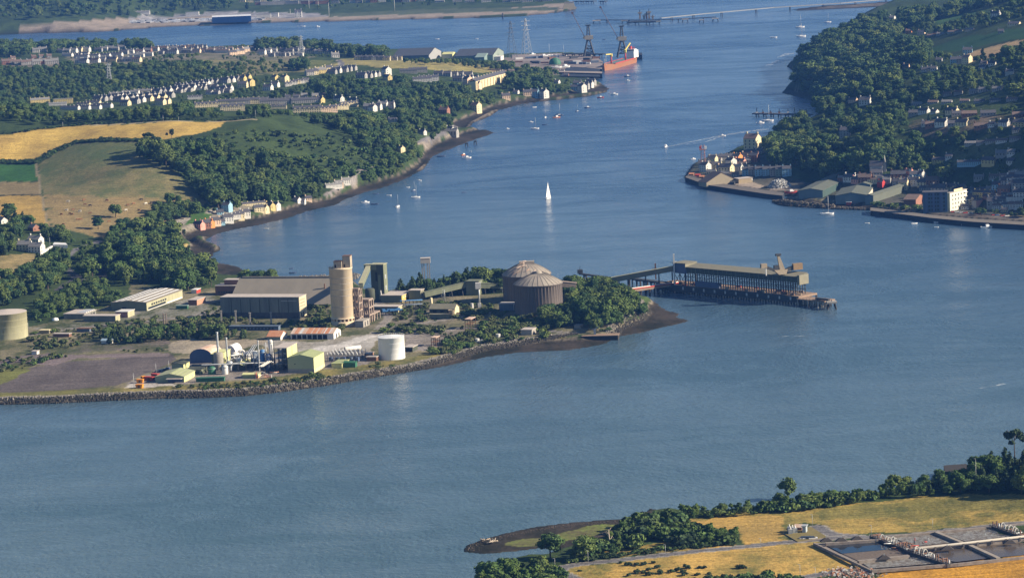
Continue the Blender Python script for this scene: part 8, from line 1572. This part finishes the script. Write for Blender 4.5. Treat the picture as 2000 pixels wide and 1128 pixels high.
W('the trees between cottages and slip', [(610,400),(650,390),(640,380),(600,392)], 8, 8, 13, BR, 107)
W('the wood above the bay', [(205,480),(235,455),(290,448),(335,452),(352,470),(350,490),(330,500),(260,495),(215,500)], 8.5, 9, 14, BR, 108)
W('the wood behind the works', [(200,505),(260,495),(340,498),(385,520),(425,545),(420,560),(380,575),(340,572),(300,556),(240,560),(215,545)], 9, 10, 17, {'broadleaf_tree': 9, 'conifer_tree': 1, 'young_tree': 1}, 109)
W('the wood below the lane', [(60,610),(90,585),(120,575),(165,550),(200,558),(235,580),(225,598),(190,600),(130,608),(70,635)], 7.5, 6, 10, {'broadleaf_tree': 6, 'young_tree': 2, 'green_shrub': 2}, 110)
W('the trees beside the lane', [(85,505),(130,497),(135,520),(112,560),(95,572),(50,582),(10,600),(-380,600),(-380,560),(20,552),(70,525)], 8, 7, 12, {'broadleaf_tree': 8, 'conifer_tree': 2}, 111)
W('the trees between the lanes', [(150,500),(180,500),(188,540),(170,555),(150,545),(160,530)], 8, 7, 12, BR, 112)
W('the dark trees round the villas', [(-380,430),(30,432),(65,445),(40,452),(38,480),(30,500),(-380,520)], 8, 10, 15, {'broadleaf_tree': 5, 'conifer_tree': 5}, 113)
W('the hedge trees below the pasture', [(60,447),(110,455),(150,470),(148,478),(100,470),(75,462)], 7, 6, 11, {'broadleaf_tree': 5, 'conifer_tree': 3}, 114)
W('the trees at the end of the lane', [(160,480),(228,480),(210,500),(190,496)], 9, 4, 8, BR, 115, patch=.4)
# valley between hill and town
W('the wood on the valley side', [(560,225),(640,212),(660,230),(700,225),(760,205),(820,212),(880,225),(890,235),(860,265),(800,288),(780,300),(750,285),(700,262),(640,250),(600,240)], 11, 8, 15, BR, 120)
W('the wood below the crescent', [(700,190),(760,175),(840,205),(900,190),(960,185),(1000,200),(960,212),(920,222),(880,222),(820,215),(760,205),(700,225)], 12, 9, 17, BR, 121)
W('the wood on the headland', [(985,164),(1010,154),(1050,156),(1090,166),(1140,172),(1172,176),(1150,184),(1100,186),(1080,190),(1060,180),(1000,182),(980,176)], 11, 9, 16, BR, 122)
W('the wood between the terraces', [(520,185),(600,170),(700,155),(760,158),(850,165),(930,168),(920,185),(840,200),(760,176),(700,190),(640,195),(560,198),(520,200)], 13, 9, 16, BR, 123)
W('the trees by the sheds', [(790,122),(860,120),(950,126),(1030,140),(1100,150),(1060,155),(980,140),(900,130),(830,128),(790,128)], 12, 8, 14, BR, 124)
W('the belt below the lower village', [(-380,215),(60,216),(140,224),(300,222),(400,218),(520,220),(600,228),(540,234),(420,234),(300,236),(180,240),(60,245),(-380,262)], 11, 7, 13, BR, 125)
W('the wood above the lower village', [(-380,128),(40,135),(130,128),(280,132),(380,125),(420,140),(470,150),(480,160),(420,168),(300,176),(220,190),(130,205),(60,212),(-380,220)], 13, 7, 12, BR, 126)
W('the gardens of the town', [(120,105),(300,98),(500,98),(650,104),(650,116),(400,116),(150,126)], 16, 3, 8, BR, 181, patch=.5)
W('the gardens of the village', [(130,205),(300,185),(440,160),(560,155),(640,145),(690,145),(600,175),(700,205),(600,218),(400,205),(140,216)], 13, 3, 8, BR, 182, patch=.25)
W('the thicket on the common', [(420,130),(470,122),(600,128),(560,142),(500,152),(440,155)], 14, 4, 9, BR, 127, patch=.42)
W('the clump on the common', [(570,128),(600,128),(600,138),(572,138)], 9, 8, 14, BR, 128)
W('the ridge trees of the west town', [(-380,100),(60,92),(160,92),(290,96),(310,102),(240,100),(150,103),(60,112),(-380,115)], 13, 11, 17, BR, 129)
W('the ridge trees of the middle town', [(370,102),(470,97),(560,92),(630,94),(660,104),(760,112),(760,118),(650,108),(560,104),(460,104),(380,106)], 12, 11, 18, BR, 130)
W('the wood across the far channel', [(-380,0),(120,-6),(300,-8),(440,-4),(455,20),(380,24),(280,30),(160,36),(60,40),(-380,55)], 26, 11, 18, BR, 131)
W('the far waterfront trees', [(455,8),(560,0),(780,-4),(1040,0),(1000,8),(820,12),(700,14),(640,20),(560,18),(470,18)], 26, 8, 14, BR, 132, patch=.35)
# works
W('the dark belt in the works', [(185,668),(200,655),(240,660),(300,655),(330,650),(400,648),(480,648),(505,650),(500,662),(440,664),(360,664),(300,668),(250,672)], 6.5, 6, 10, {'conifer_tree': 5, 'broadleaf_tree': 3}, 140)
W('the tall belt behind the works', [(770,582),(800,572),(860,565),(930,558),(1000,556),(1000,572),(930,572),(860,578),(800,585)], 6.5, 11, 15, {'conifer_tree': 7, 'broadleaf_tree': 3}, 141)
W('the wooded knoll', [(1068,642),(1062,612),(1100,588),(1110,575),(1150,568),(1200,575),(1240,590),(1262,606),(1255,622),(1220,636),(1170,648),(1120,646)], 6.5, 8, 13, {'broadleaf_tree': 9, 'young_tree': 1.5, 'conifer_tree': .5}, 142)
W('the trees behind the great shed', [(470,552),(495,550),(500,558),(475,560)], 6, 8, 12, BR, 143)
W('the trees behind the great shed', [(505,552),(540,550),(540,558),(505,560)], 6, 8, 12, BR, 144)
W('the scrub of the works', [(60,640),(160,640),(420,605),(600,615),(660,640),(560,645),(400,640),(260,650),(170,665),(120,690),(60,690)], 7, 1.6, 4.2, {'shrub': 6, 'green_shrub': 2}, 145, patch=.3)
W('the scrub by the silo', [(610,600),(660,600),(650,630),(740,640),(880,630),(900,655),(800,655),(730,648),(660,645),(600,640)], 6, 1.6, 4.5, {'shrub': 6, 'green_shrub': 2}, 146, patch=.25)
W('the scrub below the storage domes', [(900,640),(1000,625),(1100,645),(1200,650),(1150,656),(1080,658),(1000,668),(900,685),(830,695),(800,700),(870,670)], 5.5, 1.8, 5, {'shrub': 5, 'green_shrub': 4}, 147, patch=.3)
W('the bushes on the sea bank', [(900,692),(800,712),(700,732),(600,748),(500,760),(380,766),(260,768),(240,762),(400,752),(560,742),(700,720),(800,700),(900,680)], 4.5, 1.2, 3.2, {'shrub': 6, 'green_shrub': 2}, 148, patch=.4)
W('the scrub of the yards', [(120,690),(330,680),(330,688),(110,700),(0,735),(0,700)], 6.5, 1.4, 3.5, {'shrub': 5, 'green_shrub': 2, 'dark_shrub': 1}, 149, patch=.42)
W('the scrub behind the plant', [(740,600),(900,590),(1050,615),(1050,630),(900,625),(780,630)], 6.5, 1.5, 4, {'shrub': 5, 'green_shrub': 3}, 150, patch=.3)
# east bank
EB = {'broadleaf_tree': 9, 'conifer_tree': 1, 'young_tree': 1}
W('the hanging wood of the eastern headland', [(1545,140),(1552,125),(1575,104),(1612,84),(1660,62),(1710,44),(1790,32),(1850,28),(1820,45),(1815,90),(1820,120),(1800,150),(1740,185),(1660,205),(1600,203),(1560,186),(1548,170),(1565,152)], 13, 12, 20, EB, 160)
W('the trees above the east fields', [(1850,20),(1900,8),(2350,-8),(2350,6),(1900,24),(1850,38)], 14, 10, 16, EB, 161)
W('the trees between the east fields', [(1830,60),(1900,42),(2350,24),(2350,48),(1900,66),(1840,82)], 16, 8, 14, EB, 162, patch=.3)
W('the wood on the east hillside', [(1600,205),(1660,210),(1740,190),(1810,160),(1830,120),(1880,122),(1950,115),(2350,97),(2350,312),(1960,330),(1900,320),(1850,300),(1700,300),(1640,275),(1600,250)], 13.5, 8, 15, EB, 163, patch=.1)
W('the dark wood above the quay', [(1485,306),(1500,296),(1530,290),(1580,284),(1640,280),(1720,284),(1800,292),(1850,300),(1840,335),(1790,350),(1720,350),(1640,344),(1560,340),(1500,322)], 9.5, 11, 17, {'broadleaf_tree': 9, 'conifer_tree': 2}, 164)
W('the gardens behind the east waterfront', [(1850,300),(1950,300),(2350,317),(2350,392),(1900,390),(1850,365),(1800,355)], 15, 5, 11, EB, 165, patch=.2)
W('the verge of the east quay', [(1700,402),(1800,408),(1805,414),(1700,408)], 5, 2, 5, {'green_shrub': 3, 'broadleaf_tree': 1}, 183)
W('the promenade trees', [(1890,412),(2010,414),(2010,426),(1900,420)], 7, 4, 9, BR, 184, patch=.3)
W('the shore wood of the east bank', [(1540,240),(1580,248),(1600,250),(1600,280),(1510,292),(1490,296),(1510,280)], 10, 9, 14, EB, 166)
# south bank
W('the thicket on the spit', [(1215,1022),(1255,1012),(1300,1008),(1345,1022),(1440,1058),(1400,1066),(1340,1068),(1280,1056),(1230,1048),(1190,1052)], 4.3, 3, 7, {'young_tree': 4, 'green_shrub': 4, 'dark_shrub': 2}, 170)
W('the shoreline trees', [(1330,1005),(1400,1000),(1500,990),(1600,977),(1700,966),(1740,956),(1760,968),(1640,988),(1560,998),(1440,1008),(1350,1014)], 3.1, 2.8, 6, {'young_tree': 5, 'green_shrub': 4, 'broadleaf_tree': 1}, 171)
W('the taller shoreline trees', [(1700,962),(1760,952),(1850,938),(1900,928),(1920,960),(1850,968),(1760,972)], 5, 4.5, 8, {'broadleaf_tree': 5, 'young_tree': 2, 'conifer_tree': 2}, 172)
W('the dark wood at the shore', [(1880,935),(1960,915),(2350,850),(2350,960),(2000,968),(1930,962)], 5.5, 8, 13, {'conifer_tree': 7, 'broadleaf_tree': 3}, 173)
W('the trees beside the lagoon', [(1110,1094),(1150,1070),(1200,1052),(1260,1060),(1240,1072),(1160,1090)], 4.6, 3, 6.5, {'broadleaf_tree': 3, 'green_shrub': 4, 'young_tree': 2}, 174)
W('the hedge beside the drive', [(1100,1096),(1180,1084),(1300,1070),(1430,1060),(1450,1062),(1300,1076),(1180,1091),(1104,1100)], 2.6, 1.8, 2.6, {'green_shrub': 1, 'dark_shrub': 1}, 175)
W('the wood at the bottom edge', [(935,1135),(985,1116),(1050,1112),(1085,1115),(1100,1140),(1110,1200),(930,1200)], 5, 5, 9, {'broadleaf_tree': 5, 'young_tree': 3, 'dark_shrub': 1}, 176)
W('the gorse at the bottom edge', [(1340,1140),(1400,1128),(1560,1126),(1560,1160),(1340,1160)], 3.5, 2, 4, {'green_shrub': 3, 'dark_shrub': 1}, 177)

def single(px, py, h, k, label, w=1.0, var=0, turn=0.0):
    p = gp(px, py); cat, crowns, trunk = KINDS[k]
    o = thing(k, label, cat, p, turn, scale=1.0); o.scale = (h*w, h*w, h)
    link('crown' if trunk else 'foliage', crowns[var % len(crowns)], o)
    if trunk: link('trunk', trunk, o)
    return o
single(226,425,13,'broadleaf_tree','lone round dark tree standing in the dry pasture',1.05,1)
single(192,448,12,'broadleaf_tree','lone spreading tree in the pasture, below the round dark tree',1.3,2)
single(291,290,17,'umbrella_pine','flat-topped tall pine at the top corner of the pasture',1.0,0)
single(336,288,19,'umbrella_pine','tall pine with a small flat crown standing against the golden field',0.62,1)
single(360,478,14,'umbrella_pine','lone slim pine at the head of the bay',0.55,1)
single(1075,1090,13,'broadleaf_tree','big round dark tree beside the lagoon near the bottom edge',1.15,3)
single(1142,1092,11.5,'broadleaf_tree','pale thin-crowned tree beside the lagoon, right of the big round tree',1.1,4)
single(1538,975,12,'broadleaf_tree','lone taller tree rising from the shoreline thicket against the water',0.95,0)
single(1982,905,19,'umbrella_pine','tall dark pine with layered crown at the right edge by the water',0.9,0)
single(215,672,8,'conifer_tree','narrow dark conifer beside the blue hut',1.0,0)
single(20,425,14,'broadleaf_tree','wide dark tree at the left edge below the dry field',1.4,2)
# bushes one can count in the dry field at the bottom
for i, (x, y, s, l) in enumerate([(1213,1099,1.3,'small round'),(1228,1103,2.2,'wide low'),(1242,1104,2.0,'wide low'),(1257,1103,2.0,'wide low'),(1277,1099,1.5,'small round'),(1284,1108,2.1,'dense round'),(1266,1113,1.7,'small round'),(1245,1119,2.3,'wide low'),(1257,1119,1.8,'low'),(1227,1124,1.7,'low'),(1268,1123,2.3,'dense round'),(1291,1119,2.3,'dense round'),(1311,1117,2.0,'wide low'),(1322,1114,2.2,'wide low'),(1334,1117,1.8,'small round'),(1343,1109,2.4,'dense round'),(1366,1109,1.5,'small round'),(1374,1109,1.6,'small round'),(1443,1109,2.0,'wide low'),(1452,1109,2.2,'dense round'),(1336,1123,2.2,'wide low'),(1361,1123,1.6,'low'),(1386,1121,1.5,'small round'),(1133,1115,1.2,'tiny'),(1448,1106,1.4,'small round')]):
    single(x, y, s, 'dark_shrub', f'{l} dark bush in the dry field, {nth(i)} of those above the bottom edge', 1.1, i, i*1.7)['group'] = 'dark bushes scattered over the dry field'
print('plants', len(PLANTS))

# the plants that show largest are things; the mass of each wood is one object
PLANTS = [(p, p[3]/p[1]*(1.0 if 'shrub' not in p[5] else 0.8)) for p in PLANTS]
def in_frame(p):
    x, y = proj(p[0], p[1], p[2]+p[3]*.5); return 0 < x < 2000 and 0 < y < 1128
inn = [q for q in PLANTS if in_frame(q[0])]; inn.sort(key=lambda q: -q[1])
cnt = {'tree': 0, 'shrub': 0}; solo = set(); LIM = {'tree': 270, 'shrub': 240}
per = {}
for q in inn:
    c = KINDS[q[0][5]][0]
    if cnt[c] < LIM[c]: cnt[c] += 1; solo.add(id(q)); 
WORDS = {'broadleaf_tree': 'broad-leaved tree', 'conifer_tree': 'dark conifer', 'young_tree': 'young light green tree', 'shrub': 'grey-green bush', 'dark_shrub': 'dark bush', 'green_shrub': 'green bush'}
SPAN = {}
for q in inn:
    if id(q) in solo:
        a = proj(*q[0][:3])[0]; s_ = SPAN.setdefault(q[0][8], [a, a, 0, 0]); s_[0] = min(s_[0], a); s_[1] = max(s_[1], a); s_[2] += q[0][3]; s_[3] += 1
for q in inn:
    if id(q) not in solo: continue
    x, y, z, h, w, k, v, t, wd = q[0]; cat, crowns, trunk = KINDS[k]
    s_ = SPAN[wd]; f_ = (proj(x, y, z)[0]-s_[0])/max(1, s_[1]-s_[0]); av = s_[2]/s_[3]
    lb = ('tall' if h > av*1.15 else 'low' if h < av*.85 else 'middling')+(' wide ' if w > 1.05 else ' narrow ')+WORDS[k]+' '+['at the left end of', 'left of centre in', 'in the middle of', 'right of centre in', 'at the right end of'][min(4, int(f_*5))]+' '+wd
    o = thing(k, ' '.join(lb.split()[:16]), cat, (x, y, z), t, (WORDS[k]+'s in '+wd).replace('bushs', 'bushes')); o.scale = (h*w, h*w, h)
    if cat == 'tree': link('crown', crowns[v], o); link('trunk', trunk, o)
    else: link('foliage', crowns[v], o)

def scatter(name, label, meshes, pts):
    """one object of many plants: points carrying size and turn, with crowns instanced on them"""
    me = bpy.data.meshes.new(name); n = len(pts); me.vertices.add(n)
    me.vertices.foreach_set('co', np.array([(p[0], p[1], p[2]) for p in pts], np.float32).ravel())
    a = me.attributes.new('size', 'FLOAT_VECTOR', 'POINT'); a.data.foreach_set('vector', np.array([(p[3]*p[4], p[3]*p[4], p[3]) for p in pts], np.float32).ravel())
    a = me.attributes.new('turn', 'FLOAT_VECTOR', 'POINT'); a.data.foreach_set('vector', np.array([(0, 0, p[7]) for p in pts], np.float32).ravel())
    a = me.attributes.new('which', 'INT', 'POINT'); a.data.foreach_set('value', np.array([p[6] for p in pts], np.int32))
    o = link(name, me, kind='stuff', label=label)
    c = bpy.data.collections.new(name+' sources')
    for i, cm in enumerate(meshes): c.objects.link(bpy.data.objects.new('%s source %02d' % (name, i), cm))
    ng = bpy.data.node_groups.new(name, 'GeometryNodeTree'); ng.interface.new_socket('Geometry', in_out='INPUT', socket_type='NodeSocketGeometry'); ng.interface.new_socket('Geometry', in_out='OUTPUT', socket_type='NodeSocketGeometry')
    N = ng.nodes.new; L = ng.links.new
    gi = N('NodeGroupInput'); go = N('NodeGroupOutput'); ci = N('GeometryNodeCollectionInfo'); ci.inputs['Collection'].default_value = c; ci.inputs['Separate Children'].default_value = True; ci.inputs['Reset Children'].default_value = True
    ip = N('GeometryNodeInstanceOnPoints'); ip.inputs['Pick Instance'].default_value = True
    def attr(nm, ty):
        x = N('GeometryNodeInputNamedAttribute'); x.data_type = ty; x.inputs['Name'].default_value = nm; return x.outputs[0]
    L(gi.outputs[0], ip.inputs['Points']); L(ci.outputs[0], ip.inputs['Instance']); L(attr('which', 'INT'), ip.inputs['Instance Index'])
    L(attr('size', 'FLOAT_VECTOR'), ip.inputs['Scale'])
    er = N('FunctionNodeEulerToRotation'); L(attr('turn', 'FLOAT_VECTOR'), er.inputs[0]); L(er.outputs[0], ip.inputs['Rotation'])
    L(ip.outputs[0], go.inputs[0])
    md = o.modifiers.new('plants', 'NODES'); md.node_group = ng
rest = [q[0] for q in PLANTS if id(q) not in solo]
for k, nm, lb in (('broadleaf_tree', 'woodland', 'mass of broad-leaved trees covering the slopes and valleys'), ('conifer_tree', 'conifer_woodland', 'dark conifers standing among the woods'), ('young_tree', 'young_woodland', 'light green young trees among the woods'),
              ('shrub', 'scrub', 'grey-green scrub over the derelict works'), ('dark_shrub', 'dark_scrub', 'dark gorse and bushes'), ('green_shrub', 'green_scrub', 'green bushes and bracken on the slopes')):
    pp = [p for p in rest if p[5] == k]
    if pp: scatter(nm, lb, KINDS[k][1], pp); print(nm, len(pp))

# ------------------------------------------------------------------ the air
hz = bpy.data.materials.new('haze'); hz.use_nodes = True; nt = hz.node_tree; nt.nodes.clear()
out = nt.nodes.new('ShaderNodeOutputMaterial'); pv = nt.nodes.new('ShaderNodeVolumePrincipled')
pv.inputs['Color'].default_value = (0.13, 0.36, 1.0, 1); pv.inputs['Density'].default_value = HAZE; pv.inputs['Anisotropy'].default_value = 0.2
nt.links.new(pv.outputs[0], out.inputs['Volume'])
hb = MB(); hb.box(-4000, -300, -8, 4000, 62000, 345); hb.build('haze', hz, kind='stuff')
# copies never placed are left out
for o in list(scene.objects):
    if o.get('label') in ('x', 'car'):
        for c in [o]+list(o.children_recursive): bpy.data.objects.remove(c)

# the 290 houses that show largest stay things; the smallest far ones are joined
HOUSES = [h for h in HOUSES if h[1].name.startswith('house')]; HOUSES.sort(key=lambda h: -h[0])
bpy.context.view_layer.update()
V = []; F = []; MI = []; ML = []
for _, o in HOUSES[290:]:
    for c in list(o.children_recursive):
        if c.type == 'MESH':
            mw = np.array(c.matrix_world); n = len(V); co = np.array([v.co for v in c.data.vertices]); co = co @ mw[:3, :3].T+mw[:3, 3]; V += [tuple(x) for x in co]
            mt = c.data.materials[0]; 
            if mt not in ML: ML.append(mt)
            for p in c.data.polygons: F.append(tuple(n+i for i in p.vertices)); MI.append(ML.index(mt))
        bpy.data.objects.remove(c)
    bpy.data.objects.remove(o)
if V:
    me = bpy.data.meshes.new('distant_houses'); me.from_pydata(V, [], F)
    for m in ML: me.materials.append(m)
    me.polygons.foreach_set('material_index', MI); link('distant_houses', me, kind='stuff', label='smallest far houses of the hazy towns')
